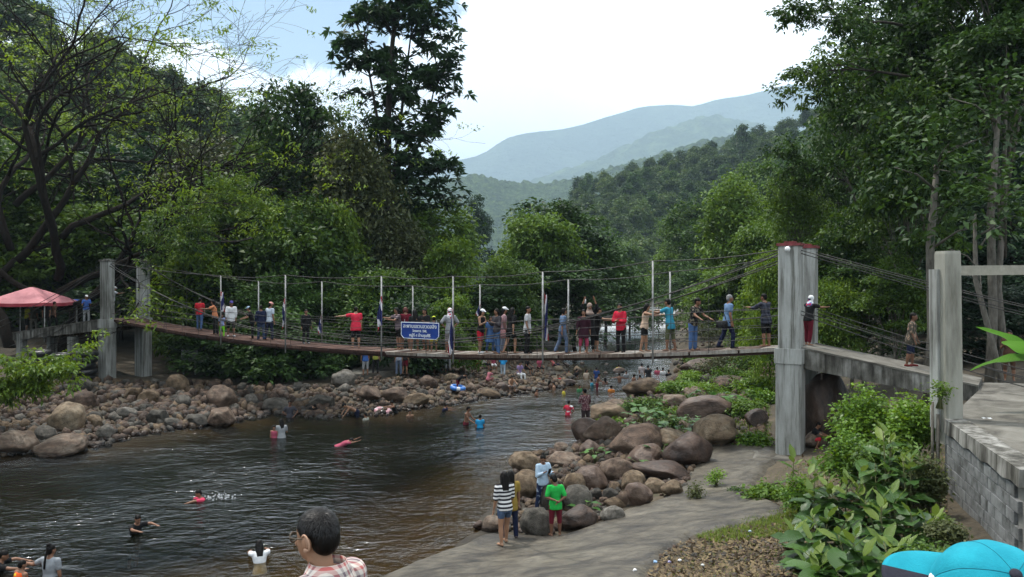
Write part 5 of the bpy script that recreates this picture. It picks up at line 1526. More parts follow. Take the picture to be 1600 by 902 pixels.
grass([(950, 650), (1100, 625), (1205, 610), (1205, 690), (1000, 700)], 5000, 0.10, 0.30, 'rough grass between the right bank boulders')
grass([(1050, 620), (1060, 560), (1205, 540), (1205, 620)], 6000, 0.12, 0.40, 'rough grass on the far right bank')
# ------------------------------------------------------------------ near plants
def leaf_shape(name, L_, W_, mats, seg=6, droop=0.35, fold=0.25, wave=0.03):
    """a real leaf: pointed blade folded on its midrib, arching to the tip, with a short stalk"""
    vs = []; fs = []
    for i in range(seg + 1):
        t = i / seg
        w = W_ / 2 * (math.sin(math.pi * min(1, t ** 0.8)) ** 0.85 if 0 < t < 1 else 0.0) + 0.002
        x = L_ * t; z = -droop * L_ * t * t + 0.12 * L_ * t
        for s in (-1, 0, 1):
            vs.append((x, s * w, z + abs(s) * w * fold + (wave * L_ * math.sin(t * 14 + s) * abs(s))))
    for i in range(seg):
        a = i * 3; b_ = a + 3
        fs += [(a, a + 1, b_ + 1, b_), (a + 1, a + 2, b_ + 2, b_ + 1)]
    me = bpy.data.meshes.new(name); me.from_pydata(vs, [], fs)
    for m_ in mats: me.materials.append(m_)
    me.polygons.foreach_set('use_smooth', [True] * len(fs)); me.update()
    return me
def broad_mat(name, c0, c1, vein, rough=0.36, spec=0.4, trans=0.25):
    """glossy leaf with pale side veins along its own length"""
    m, nt, b, out = base_mat(name); L = nt.links.new
    tc = nt.nodes.new('ShaderNodeTexCoord'); sp = nt.nodes.new('ShaderNodeSeparateXYZ'); L(tc.outputs['Object'], sp.inputs[0])
    ab = nt.nodes.new('ShaderNodeMath'); ab.operation = 'ABSOLUTE'; L(sp.outputs[1], ab.inputs[0])
    k = nt.nodes.new('ShaderNodeMath'); k.operation = 'MULTIPLY_ADD'; k.inputs[1].default_value = -0.7; L(ab.outputs[0], k.inputs[0]); L(sp.outputs[0], k.inputs[2])
    sn = nt.nodes.new('ShaderNodeMath'); sn.operation = 'MULTIPLY'; sn.inputs[1].default_value = 190; L(k.outputs[0], sn.inputs[0])
    s2 = nt.nodes.new('ShaderNodeMath'); s2.operation = 'SINE'; L(sn.outputs[0], s2.inputs[0])
    oi = nt.nodes.new('ShaderNodeObjectInfo')
    r = ramp_node(nt, [(0.0, c0), (1.0, c1)]); L(oi.outputs['Random'], r.inputs[0])
    rr = ramp_node(nt, [(0.86, (0, 0, 0)), (0.98, (0.35, 0.35, 0.35))]); L(s2.outputs[0], rr.inputs[0])
    mx = nt.nodes.new('ShaderNodeMix'); mx.data_type = 'RGBA'; L(rr.outputs[0], mx.inputs['Factor']); L(r.outputs[0], mx.inputs[6]); mx.inputs[7].default_value = (*vein, 1)
    L(mx.outputs[2], b.inputs['Base Color']); b.inputs['Roughness'].default_value = rough; b.inputs['Specular IOR Level'].default_value = spec
    bp = nt.nodes.new('ShaderNodeBump'); bp.inputs['Strength'].default_value = 0.35; bp.inputs['Distance'].default_value = 0.004; L(s2.outputs[0], bp.inputs['Height']); L(bp.outputs[0], b.inputs['Normal'])
    tr = nt.nodes.new('ShaderNodeBsdfTranslucent'); L(mx.outputs[2], tr.inputs[0])
    ms = nt.nodes.new('ShaderNodeMixShader'); ms.inputs[0].default_value = trans; L(b.outputs[0], ms.inputs[1]); L(tr.outputs[0], ms.inputs[2]); L(ms.outputs[0], out.inputs[0])
    return m
LEAF_D = broad_mat('broad_leaf', (0.016, 0.05, 0.010), (0.05, 0.115, 0.018), (0.13, 0.2, 0.05))
LEAF_Y = broad_mat('young_leaf', (0.06, 0.13, 0.02), (0.15, 0.21, 0.03), (0.24, 0.30, 0.08), rough=0.4, trans=0.35)
BL_D = [leaf_shape('leaf', 0.50, 0.26, [LEAF_D], droop=0.4), leaf_shape('leaf', 0.42, 0.22, [LEAF_D], droop=0.2), leaf_shape('leaf', 0.54, 0.26, [LEAF_D], droop=0.6)]
BL_Y = [leaf_shape('young_leaf', 0.34, 0.15, [LEAF_Y], droop=0.05), leaf_shape('young_leaf', 0.26, 0.11, [LEAF_Y], droop=0.0)]
stem_mat = flat((0.10, 0.11, 0.045))
def shrub(px, py, d, nst, nl, label, hgt=0.9, young=4, seed=1, spread=0.25, sc=1.0, fork=True):
    g = random.Random(seed)
    top = at(px, py, d)
    zb = hz(top.x, top.y) - 0.05
    e = empty('broadleaf_shrub', (top.x, top.y, zb)); tag(e, label, 'shrub', 'broad leaved shrubs by the landing wall')
    H = top.z - zb
    mb = MB()
    for s in range(nst):
        a0_ = g.uniform(0, 6.28); off = Vector((math.cos(a0_), math.sin(a0_), 0)) * (spread * (0.2 + 0.9 * s / max(1, nst - 1)) if nst > 1 else 0)
        tp = off + Vector((0, 0, H * (1 - 0.16 * s / max(1, nst)) - g.uniform(0, 0.12)))
        pts = [off * 0.2 + Vector((0, 0, -0.05)), off * 0.5 + Vector((g.uniform(-.04, .04), g.uniform(-.04, .04), tp.z * 0.5)), tp]
        mb.tube(pts, [0.020, 0.014, 0.009], 7)
        ga = g.uniform(0, 6.28)
        for k in range(nl):
            f = k / max(1, nl - 1)
            back = f * min(hgt, tp.z * 0.85)
            q = tp - Vector((0, 0, back)) - off * 0.5 * (back / max(tp.z, .1))
            az = ga + k * 2.4
            el = 0.75 - 1.0 * f + g.uniform(-.15, .15)
            yng = k < young
            me = g.choice(BL_Y) if yng else g.choice(BL_D)
            o = new_obj('young_leaf' if yng else 'leaf', me, e)
            dv = Vector((math.cos(az) * math.cos(el), math.sin(az) * math.cos(el), math.sin(el)))
            pet = q + dv * 0.05 * (0.4 if yng else 1)
            mb.tube([q, pet], [0.006, 0.004], 5)
            o.matrix_basis = Matrix.Translation(pet) @ Matrix.Rotation(az, 4, 'Z') @ Matrix.Rotation(-el, 4, 'Y') @ Matrix.Rotation(g.uniform(-.4, .4), 4, 'X') @ Matrix.Scale(sc * g.uniform(0.75, 1.15), 4)
    mb.build('stem', stem_mat, e, True)
SHR = [
 (1385, 672, 15.6, 3, 12, 'tallest broad leaved shrub against the landing wall', 1.0, 4), (1325, 748, 15.0, 3, 11, 'broad leaved shrub with yellow tips in the middle of the clump', 0.9, 4),
 (1268, 730, 15.8, 3, 10, 'yellowish broad leaved shrub at the river side of the clump', 0.8, 5), (1425, 705, 14.8, 3, 11, 'glossy dark shrub close to the block wall', 0.9, 3),
 (1372, 775, 13.6, 3, 11, 'glossy shrub with a bright tip in front of the wall corner', 0.8, 4), (1290, 800, 13.8, 3, 11, 'large leaved shrub above the gravel', 0.9, 3),
 (1330, 830, 12.6, 3, 11, 'large leaved shrub in front, bright at the top', 0.8, 4), (1395, 850, 12.2, 3, 10, 'dark shrub behind the turquoise cap', 0.8, 2), (1275, 868, 12.4, 3, 10, 'dark low shrub at the bottom of the clump', 0.8, 2),
 (1262, 825, 13.4, 3, 10, 'dark shrub overhanging the gravel', 0.8, 2), (1305, 880, 12.0, 3, 10, 'broad leaved shrub between the gravel and the cap', 0.8, 3), (1300, 762, 15.2, 3, 10, 'dark shrub in the back row of the clump', 0.9, 2), (1362, 722, 15.2, 3, 11, 'leafy shrub under the tallest one', 0.9, 2), (1400, 770, 14.0, 3, 11, 'dense dark shrub in the middle of the clump', 0.9, 1), (1355, 865, 12.0, 3, 10, 'dark shrub left of the turquoise cap', 0.8, 1),
 (1430, 800, 13.2, 3, 10, 'dark shrub low against the block wall', 0.8, 2), (1240, 715, 18.5, 1, 7, 'small yellow green sprout beside the tower footing', 0.4, 5), (1345, 900, 11.4, 2, 7, 'dark shrub cut by the lower edge', 0.7, 1),
]
for i, (px, py, d, ns, nl, lab, hg, yg) in enumerate(SHR):
    shrub(px, py, d, ns, nl, lab, hg, yg, seed=50 + i, spread=0.32)
# climbing small-leaved bush beside the ramp and smaller green plants
VINE = leaf_mat('vine_leaf', (0.045, 0.11, 0.012), (0.14, 0.25, 0.03), 0.35, rough=0.4)
def leafy_mound(name, px, py, d, w, h, label, mat, leaf=0.09, n=150, per=16, seed=1, z=None, cat='bush'):
    c = at(px, py, d); zb = hz(c.x, c.y) - 0.05 if z is None else z
    e = empty(name, (c.x, c.y, zb)); tag(e, label, cat)
    H = max(0.15, c.z - zb + h / 2 / FPX * d); W = w / 2 / FPX * d
    g = random.Random(seed)
    bl = [((g.uniform(-.5, .5) * W, g.uniform(-.5, .5) * W * 0.8, H * g.uniform(0.3, 0.7)), (W * g.uniform(.4, .6), W * g.uniform(.4, .6), H * g.uniform(.25, .42))) for _ in range(6)]
    cp, cd = blob_points(bl, n, 0.6, -0.2)
    A_ = Acc(); A_.add(*scatter_leaves(cp, np.clip(rs.normal(0.45, 0.18, n), 0, 1), cd, per, leaf * 1.3, 0.5, leaf, 0.6, 0.3)); new_obj('leaves', A_.mesh('leaves', mat), e)
    mb = MB()
    for k in range(7):
        q = Vector(tuple(cp[g.randrange(n)])); mb.tube([(g.uniform(-.1, .1), g.uniform(-.1, .1), -0.05), (q.x * 0.4, q.y * 0.4, q.z * 0.6), q], [0.018, 0.012, 0.004], 5)
    mb.build('stem', stem_mat, e, True)
leafy_mound('climber_bush', 1352, 640, 18.6, 110, 100, 'lush bright climber heaped beside the concrete ramp', VINE, 0.10, 340, 16, 2)
leafy_mound('climber_bush', 1425, 660, 17.6, 100, 80, 'bright climber against the gate post', VINE, 0.10, 300, 16, 3)
leafy_mound('climber_bush', 1320, 700, 17.6, 90, 60, 'low climber beneath the ramp', VINE, 0.09, 220, 16, 4)
leafy_mound('climber_bush', 1395, 720, 16.4, 130, 60, 'low green tangle behind the broad leaved shrubs', GREEN2, 0.10, 260, 16, 5)
leafy_mound('climber_bush', 1462, 850, 13.6, 34, 90, 'mossy creeper running down the wall corner', LIGHT, 0.06, 200, 14, 6)
leafy_mound('climber_bush', 1448, 745, 15.0, 50, 70, 'yellowish creeper at the foot of the gate post', OLIVE, 0.07, 200, 14, 41)
leafy_mound('climber_bush', 1475, 835, 12.6, 50, 60, 'dry creeper at the wall foot', OLIVE, 0.06, 200, 14, 42)
leafy_mound('climber_bush', 1440, 880, 11.9, 90, 50, 'dark tangle just above the turquoise cap', GREEN2, 0.08, 200, 14, 43)
leafy_mound('climber_bush', 1250, 760, 16.5, 60, 40, 'low weeds at the river side of the shrubs', VINE, 0.07, 160, 14, 44)
leafy_mound('climber_bush', 1470, 610, 16.4, 16, 36, 'tuft of yellow green leaves on the gate post', LIGHT, 0.07, 30, 10, 7, z=3.2, cat='plant')
# leafy plants among the right bank boulders
BIGL = broad_mat('bank_leaf', (0.03, 0.10, 0.02), (0.08, 0.19, 0.03), (0.16, 0.26, 0.07), rough=0.4, trans=0.3)
BK = [leaf_shape('leaf', 0.34, 0.26, [BIGL], droop=0.45, fold=0.15), leaf_shape('leaf', 0.26, 0.19, [BIGL], droop=0.3)]
def bank_plant(px, py, n, h, label, seed, sc=1.0, d=None):
    p = ground_at(px, py) if d is None else at(px, py, d); g = random.Random(seed)
    e = empty('bank_plant', p); tag(e, label, 'plant', 'broad leaved plants on the right bank')
    mb = MB()
    for k in range(n):
        az = k * 2.4 + g.uniform(-.3, .3); r_ = g.uniform(0.1, 0.5) * sc; hh = h * g.uniform(0.5, 1.05)
        q = Vector((math.cos(az) * r_, math.sin(az) * r_, hh))
        mb.tube([(0, 0, -0.05), (q.x * 0.3, q.y * 0.3, hh * 0.7), q], [0.011, 0.008, 0.005], 5)
        o = new_obj('leaf', g.choice(BK), e); el = g.uniform(-0.2, 0.5)
        o.matrix_basis = Matrix.Translation(q) @ Matrix.Rotation(az, 4, 'Z') @ Matrix.Rotation(-el, 4, 'Y') @ Matrix.Scale(sc * g.uniform(0.7, 1.2), 4)
    mb.build('stem', stem_mat, e, True)
for i, (px, py, n, h, lab, sc) in enumerate(((1005, 668, 14, 0.75, 'leafy plant on the boulders below the bathers', 1.1), (1035, 672, 12, 0.6, 'broad leaved plant right of the leafy one', 1.0), (1060, 690, 12, 0.65, 'broad leaved plant behind the dark red boulder', 1.1), (985, 680, 9, 0.5, 'small plant at the point of the bank', 0.8),
    (1110, 640, 14, 0.7, 'big plant spreading over the purplish boulder', 1.3), (1140, 640, 12, 0.6, 'big plant behind the tan boulder', 1.3), (930, 725, 9, 0.45, 'small plant between the water edge boulders', 0.8), (1035, 720, 6, 0.4, 'plant with one large heart leaf', 1.0), (915, 806, 6, 0.3, 'sprout growing on the flat dark boulder', 0.7),
    (1018, 655, 11, 0.7, 'bright leafy plant on the bank crest', 1.0), (1000, 735, 5, 0.3, 'sprout between the dark boulders', 0.7), (1085, 675, 8, 0.5, 'plant left of the tan boulder', 1.0))):
    bank_plant(px, py, n, h, lab, 80 + i, sc)
for i, (px, py, d, w, h, lab) in enumerate(((1000, 640, 33, 70, 30, 'low weedy bush on the point of the right bank'), (1060, 610, 38, 60, 24, 'low weedy bush behind the bank plants'), (1120, 575, 42, 80, 40, 'green weedy bush below the blue jeans walker'), (1170, 560, 40, 70, 40, 'green weedy bush left of the near tower'), (1180, 600, 36, 60, 30, 'weedy bush on the far right bank'), (1110, 525, 60, 80, 40, 'grassy bush far along the right bank'), (1165, 520, 52, 80, 50, 'leafy bush beyond the old man in blue'), (1120, 760, 20.5, 24, 50, 'tuft of tall weeds at the top of the slab'), (1090, 775, 19.5, 26, 40, 'weed tuft beside the slab'), (1150, 775, 19.8, 20, 24, 'small weed tuft on the slab'))):
    leafy_mound('weed_bush' if w > 30 else 'weed_tuft', px, py, d, w, h, lab, [GREEN2, VINE, OLIVE][i % 3], 0.13 if w > 30 else 0.06, 130 if w > 30 else 40, 14, 20 + i, cat='bush' if w > 30 else 'plant')
for i, (px, py, d, w, h, lab) in enumerate(((960, 668, 31, 40, 16, 'low creeper on the boulders at the point'), (1030, 655, 32, 60, 22, 'low creeper between the bank boulders'), (1080, 650, 32, 60, 24, 'green creeper left of the purplish boulder'), (1165, 640, 30, 60, 24, 'green creeper near the shiny dark boulder'), (985, 650, 34, 50, 18, 'creeper behind the point boulders'), (1050, 668, 29, 50, 24, 'bright creeper over the broad brown boulder'), (1180, 690, 25, 40, 14, 'low weeds left of the tower footing'), (1140, 600, 38, 60, 20, 'creeper among the far right stones'), (1080, 590, 42, 50, 18, 'creeper at the far right water edge'), (1200, 770, 18.8, 60, 14, 'ground weeds below the tower footing'), (1110, 612, 37, 70, 20, 'weedy patch behind the reddish stone'), (1060, 630, 35, 60, 22, 'weedy patch behind the leafy plants'), (1195, 625, 33, 50, 26, 'weedy patch beside the pier'), (1090, 560, 48, 60, 20, 'weedy patch under the deck near the river'), (1150, 585, 41, 60, 20, 'weedy patch between the far dark boulders'))):
    leafy_mound('creeper_patch', px, py, d, w, h, lab, [VINE, GREEN2][i % 2], 0.12, 120, 14, 60 + i, cat='plant')
# banana plant behind the landing
def banana(px, d, label):
    x = (px - 800) / FPX * d; z = 2.5
    e = empty('banana_plant', (x, d, z)); tag(e, label, 'plant')
    mb = MB(); mb.tube([(0, 0, -0.3), (0, 0, 0.9), (0, 0, 1.5)], [0.14, 0.11, 0.06], 10); mb.build('stem', stem_mat, e, True)
    bm_ = broad_mat('banana_leaf', (0.09, 0.24, 0.03), (0.12, 0.30, 0.04), (0.25, 0.42, 0.10), rough=0.35, trans=0.4)
    me = leaf_shape('leaf', 1.55, 0.42, [bm_], seg=12, droop=0.35, fold=0.3, wave=0.012)
    for az, el, s in ((R(178), 0.10, 1.0), (R(150), 0.75, 0.9), (R(200), 0.55, 0.9), (R(60), 0.7, 1.0), (R(-60), 0.6, 1.0), (R(230), -0.1, 0.9)):
        o = new_obj('leaf', me, e); o.matrix_basis = Matrix.Translation((0, 0, 1.45)) @ Matrix.Rotation(az, 4, 'Z') @ Matrix.Rotation(-el, 4, 'Y') @ Matrix.Rotation(0.5, 4, 'X') @ Matrix.Scale(s, 4)
banana(1626, 17.6, 'banana plant with broad bright leaves at the right edge')
# ------------------------------------------------------------------ people
SKIN = [surf('skin_%d' % i, [(0.3, tuple(x * 0.9 for x in c)), (0.7, c)], scale=6, rough=0.55, spec=0.35, bump=0.03) for i, c in enumerate(((0.30, 0.165, 0.10), (0.21, 0.105, 0.062), (0.14, 0.068, 0.04), (0.40, 0.24, 0.16)))]
HAIR = surf('black_hair', [(0.3, (0.004, 0.0035, 0.0035)), (0.7, (0.008, 0.007, 0.006))], scale=20, rough=0.5, spec=0.12, bump=0.6, bscale=70, streak=(1, 1, 0.25), bdist=0.006)
HAIR_GREY = surf('grey_hair', [(0.3, (0.10, 0.10, 0.10)), (0.7, (0.25, 0.25, 0.25))], scale=20, rough=0.6, bump=0.3, bscale=60)
_cl = {}
def cloth(c):
    key = tuple(round(x, 3) for x in c)
    if key not in _cl:
        _cl[key] = surf('cloth_%d' % len(_cl), [(0.3, tuple(x * 0.75 for x in c)), (0.7, tuple(min(1, x * 1.1) for x in c))], scale=5, rough=0.9, spec=0.15, bump=0.5, bscale=9, bdist=0.03)
    return _cl[key]
def pattern(name, kind, cols, scale):
    """printed or woven cloth: bands across, checks, or scattered blotches"""
    m, nt, b, out = base_mat(name); L = nt.links.new
    tc = nt.nodes.new('ShaderNodeTexCoord'); b.inputs['Roughness'].default_value = 0.9; b.inputs['Specular IOR Level'].default_value = 0.15
    sp = nt.nodes.new('ShaderNodeSeparateXYZ'); L(tc.outputs['Object'], sp.inputs[0])
    def band(sock, sc, off=0.0):
        m1 = nt.nodes.new('ShaderNodeMath'); m1.operation = 'MULTIPLY_ADD'; m1.inputs[1].default_value = sc; m1.inputs[2].default_value = off; L(sock, m1.inputs[0])
        f = nt.nodes.new('ShaderNodeMath'); f.operation = 'FRACT'; L(m1.outputs[0], f.inputs[0])
        return f.outputs[0]
    if kind == 'stripes':
        r = ramp_node(nt, [(0, cols[0]), (0.5, cols[1])]); r.color_ramp.interpolation = 'CONSTANT'; L(band(sp.outputs[2], scale), r.inputs[0]); L(r.outputs[0], b.inputs['Base Color'])
    elif kind == 'plaid':
        def stop(cs):
            r = ramp_node(nt, cs); r.color_ramp.interpolation = 'CONSTANT'; return r
        r1 = stop([(0, cols[0]), (0.30, cols[1]), (0.5, cols[0]), (0.72, cols[2])]); r2 = stop([(0, cols[0]), (0.28, cols[2]), (0.5, cols[0]), (0.75, cols[1])])
        xy = nt.nodes.new('ShaderNodeMath'); xy.operation = 'ADD'; L(sp.outputs[0], xy.inputs[0]); L(sp.outputs[1], xy.inputs[1])
        L(band(sp.outputs[2], scale), r1.inputs[0]); L(band(xy.outputs[0], scale), r2.inputs[0])
        mx = nt.nodes.new('ShaderNodeMix'); mx.data_type = 'RGBA'; mx.inputs['Factor'].default_value = 0.5; L(r1.outputs[0], mx.inputs[6]); L(r2.outputs[0], mx.inputs[7]); L(mx.outputs[2], b.inputs['Base Color'])
    else:
        n = nt.nodes.new('ShaderNodeTexNoise'); n.inputs['Scale'].default_value = scale; n.inputs['Detail'].default_value = 2; L(tc.outputs['Object'], n.inputs['Vector'])
        r = ramp_node(nt, [(0, cols[0]), (0.50, cols[1]), (0.58, cols[2])]); r.color_ramp.interpolation = 'CONSTANT'; L(n.outputs['Fac'], r.inputs[0]); L(r.outputs[0], b.inputs['Base Color'])
    nb = nt.nodes.new('ShaderNodeTexNoise'); nb.inputs['Scale'].default_value = 9; L(tc.outputs['Object'], nb.inputs['Vector'])
    bp = nt.nodes.new('ShaderNodeBump'); bp.inputs['Strength'].default_value = 0.5; bp.inputs['Distance'].default_value = 0.03; L(nb.outputs['Fac'], bp.inputs['Height']); L(bp.outputs[0], b.inputs['Normal'])
    return m
BLACK, WHITE, RED, NAVY, JEAN, GREY, TEAL, DKBLUE = (0.012, 0.012, 0.013), (0.62, 0.63, 0.64), (0.42, 0.018, 0.03), (0.012, 0.016, 0.04), (0.055, 0.10, 0.20), (0.26, 0.27, 0.28), (0.04, 0.25, 0.36), (0.02, 0.05, 0.16)
PALE, PINK, GREEN_, MAROON, BROWN, OLIVE_, YELLOW, LIME = (0.34, 0.45, 0.56), (0.34, 0.07, 0.11), (0.02, 0.36, 0.06), (0.11, 0.01, 0.02), (0.08, 0.045, 0.03), (0.09, 0.10, 0.05), (0.40, 0.36, 0.04), (0.20, 0.62, 0.03)

ST_ARM = ((0.16, 0.0, -1), (0.08, 0.18, -1))
ST_LEG = ((0.06, 0.02, -1), (0.02, -0.04, -1))
POSES = {
 'stand': dict(),
 'walk': dict(legs=(((0.03, 0.36, -1), (0.0, -0.05, -1)), ((0.03, -0.22, -1), (0.0, -0.5, -1))), arms=(((0.12, -0.3, -1), (0.05, 0.1, -1)), ((0.12, 0.32, -1), (0.05, 0.6, -1)))),
 'reach': dict(arms=(((0.15, 0.85, -0.25), (0.0, 1, 0.1)), ((0.15, 0.9, -0.45), (0.0, 1, 0.05))), lean=6),
 'reach_low': dict(arms=(((0.2, 0.6, -0.8), (0.1, 1, -0.3)), ((0.2, 0.5, -0.9), (0.1, 1, -0.4))), lean=10),
 'side_r': dict(arms=(ST_ARM, ((1, 0.1, -0.25), (1, 0.1, -0.05)))),
 'side_l': dict(arms=(((1, 0.1, -0.25), (1, 0.1, -0.05)), ST_ARM)),
 'wide': dict(arms=(((1, 0.2, -0.2), (1, 0.3, -0.1)), ((1, 0.2, -0.2), (1, 0.3, -0.1)))),
 'phone_up': dict(arms=(((0.3, 0.55, 0.85), (-0.35, 0.25, 1)), ((0.3, 0.55, 0.85), (-0.35, 0.25, 1)))),
 'phone': dict(arms=(((0.2, 0.25, -1), (-0.25, 0.8, 0.45)), ((0.2, 0.25, -1), (-0.25, 0.8, 0.35)))),
 'crossed': dict(arms=(((0.2, 0.25, -1), (-0.9, 0.55, 0.1)), ((0.2, 0.25, -1), (-0.9, 0.6, 0.0)))),
 'behind': dict(arms=(((0.35, -0.35, -1), (-0.75, -0.45, -0.35)), ((0.35, -0.35, -1), (-0.75, -0.5, -0.2))), headpitch=22),
 'hips': dict(arms=(((0.6, -0.1, -0.8), (-0.7, 0.15, -0.6)), ((0.6, -0.1, -0.8), (-0.7, 0.15, -0.6)))),
 'bend': dict(lean=58, arms=(((0.1, 0.7, -0.7), (0, 0.6, -0.8)), ((0.1, 0.7, -0.7), (0, 0.6, -0.8)))),
 'sit': dict(legs=(((0.15, 1, -0.05), (0.05, 0.15, -1)), ((0.15, 1, -0.05), (0.05, 0.15, -1))), arms=(((0.2, 0.3, -1), (0, 0.8, -0.4)), ((0.2, 0.3, -1), (0, 0.8, -0.4))), lean=10, ground='seat'),
 'squat': dict(legs=(((0.25, 1, 0.35), (0.0, -0.35, -1)), ((0.25, 1, 0.35), (0.0, -0.35, -1))), arms=(((0.2, 0.75, -0.6), (-0.2, 1, -0.2)), ((0.2, 0.75, -0.6), (-0.2, 1, -0.2))), lean=22),
 'swim': dict(lean=62, arms=(((0.25, 0.25, 1), (0.0, 0.0, 1)), ((0.25, 0.2, 1), (0.0, -0.1, 1))), legs=(((0.1, -1, -0.4), (0, -1, -0.3)), ((0.1, -1, -0.3), (0, -1, -0.5)))),
 'paddle': dict(lean=18, arms=(((0.35, 0.9, -0.1), (-0.15, 1, -0.05)), ((0.3, 0.95, 0.0), (-0.1, 1, -0.12)))),
}
def person(label, loc, heading=0, H=1.6, pose='stand', top=None, sleeve=0.55, bottom=None, bot_len=0.6, hair='short', hat=None, skin=1, voxel=0.020, head=1.0, shoes=None, girth=1.0, group=None, topmat=None, botmat=None, dress=None, hairmat=None, headyaw=0.0, tuck=0.50, braid=False, face=None, **ov):
    ps = dict(POSES[pose]); ps.update(ov)
    arms = ps.get('arms', (ST_ARM, ST_ARM)); legs = ps.get('legs', (ST_LEG, ST_LEG)); lean = R(ps.get('lean', 2)); hp = R(ps.get('headpitch', 4))
    W = girth
    jr = random.Random(label)
    if pose not in ('behind', 'crossed', 'phone', 'phone_up') and 'arms' not in ov:
        arms = tuple(tuple(tuple(c + jr.uniform(-1, 1) * k for c, k in zip(v, (0.10, 0.20, 0.12))) for v in a) for a in arms)
    if pose in ('stand', 'reach', 'side_r', 'hips', 'phone') and 'legs' not in ov:
        k_ = jr.uniform(-0.14, 0.14); legs = (((0.06, k_, -1), (0.02, k_ - 0.06 - abs(k_) * .4, -1)), ((0.07, -k_, -1), (0.02, -k_ - 0.06 - abs(k_) * .4, -1)))
    if headyaw == 0.0: headyaw = jr.uniform(-22, 22)
    lean += R(jr.uniform(-1, 4))
    hd = Matrix.Rotation(R(heading), 3, 'Z')
    RL = Matrix.Rotation(lean, 3, 'X')                 # leaning forward = towards -Y
    hip = Vector((0, 0, 0.52))
    def sp(x, y, z):                                   # a point of the trunk, in body heights, leaned
        return (hip + RL @ (Vector((x, y, z)) - hip)) * H
    def dv(s, t):
        v = Vector((t[0] * s, -t[1], t[2])); return v.normalized()
    def ring(z, rx, ry, n=16, y=0.0, grow=0.0):
        return [sp((rx * W + grow) * math.cos(2 * math.pi * k / n), y + (ry * W + grow) * math.sin(2 * math.pi * k / n), z) for k in range(n)]
    J = {}
    for i, s in enumerate((-1, 1)):
        sh = sp(0.103 * s * (0.5 + 0.5 * W), 0, 0.797); u = dv(s, arms[i][0]); f = dv(s, arms[i][1])
        if pose == 'swim' : u = RL @ u; f = RL @ f
        el = sh + u * 0.165 * H; wr = el + f * 0.145 * H; ha = wr + f * 0.055 * H
        J['a%d' % i] = (sh, el, wr, ha, f)
        hj = sp(0.052 * s, 0, 0.50) if pose != 'swim' else sp(0.052 * s, 0, 0.50)
        t = dv(s, legs[i][0]); c = dv(s, legs[i][1])
        kn = hj + t * 0.235 * H; an = kn + c * 0.225 * H
        J['l%d' % i] = (hj, kn, an, c)
    HR_ = RL @ Matrix.Rotation(hp, 3, 'X')
    neck = sp(0, 0.004, 0.845)
    hR = Matrix.Rotation(R(headyaw), 3, 'Z') @ HR_
    hc = neck + hR @ Vector((0, -0.012, 0.083)) * H * (0.5 + 0.5 * head)
    hs = H * head
    def hpnt(x, y, z): return hc + hR @ Vector((x, y, z)) * hs
    body = MB()
    prof_ = [(0.455, 0.062, 0.05), (0.49, 0.088, 0.066), (0.53, 0.094, 0.068), (0.58, 0.083, 0.06), (0.63, 0.076, 0.054), (0.69, 0.086, 0.060), (0.75, 0.098, 0.062), (0.79, 0.096, 0.052), (0.82, 0.066, 0.042), (0.838, 0.036, 0.034)]
    body.rings([ring(z, a, b) for z, a, b in prof_])
    body.capsule(sp(0, 0.004, 0.81), hc, 0.034 * H, 0.032 * H)
    # head: skull, face, jaw, nose, ears
    body.ell(hpnt(0, 0.006, 0.012), (0.047 * hs, 0.058 * hs, 0.054 * hs), hR); body.ell(hpnt(0, -0.014, -0.018), (0.041 * hs, 0.043 * hs, 0.050 * hs), hR)
    body.ell(hpnt(0, -0.030, -0.046), (0.024 * hs, 0.022 * hs, 0.019 * hs), hR)
    body.capsule(hpnt(0, -0.054, 0.0), hpnt(0, -0.066, -0.018), 0.006 * hs, 0.010 * hs, 6)
    for s in (-1, 1): body.ell(hpnt(0.047 * s, 0.004, -0.008), (0.011 * hs, 0.013 * hs, 0.021 * hs), hR, 8, 6)
    for i, s in enumerate((-1, 1)):
        sh, el, wr, ha, f = J['a%d' % i]
        k = 0.5 + 0.5 * W
        body.capsule(sp(0.028 * s, 0.004, 0.815), sh, 0.030 * H, 0.033 * H * k)
        body.ell(sh, (0.038 * H * k,) * 3); body.capsule(sh, el, 0.032 * H * k, 0.025 * H * k); body.capsule(el, wr, 0.026 * H * k, 0.0175 * H)
        u, w = frame_of(f)
        side = u if abs(u.dot(Vector((1, 0, 0)))) > abs(w.dot(Vector((1, 0, 0)))) else w
        if pose in ('stand', 'walk', 'behind'): side = Vector((0, 1, 0)) - f * f.y; side.normalize()
        nrm = f.cross(side).normalized()
        for j in (-1, 0, 1): body.capsule(wr, ha + side * j * 0.013 * H, 0.014 * H, 0.0115 * H, 8)
        fr = max(0.0058 * H, voxel * 0.52)
        for j, ln in zip((-1.5, -0.5, 0.5, 1.5), (0.040, 0.046, 0.043, 0.034)):
            b0 = ha + side * j * 0.0098 * H; b1 = b0 + (f + side * j * 0.05 + nrm * 0.12 * s).normalized() * ln * 0.55 * H; b2 = b1 + (f + nrm * 0.5 * s).normalized() * ln * 0.5 * H
            body.capsule(b0, b1, fr, fr * 0.95, 6); body.capsule(b1, b2, fr * 0.95, fr * 0.8, 6)
        tb = wr + f * 0.018 * H + side * 0.016 * H
        body.capsule(tb, tb + (f * 0.7 + side * 0.75).normalized() * 0.032 * H, fr * 1.15, fr, 6)
        hj, kn, an, c = J['l%d' % i]
        body.capsule(hj, kn, 0.054 * H * W, 0.036 * H * k); body.capsule(kn, kn.lerp(an, 0.35), 0.034 * H * k, 0.036 * H * k); body.capsule(kn.lerp(an, 0.35), an, 0.036 * H * k, 0.021 * H)
        fd = Vector((0.12 * s, -1, 0)) if abs(c.z) > 0.5 else Vector((0, 0.5, -1))
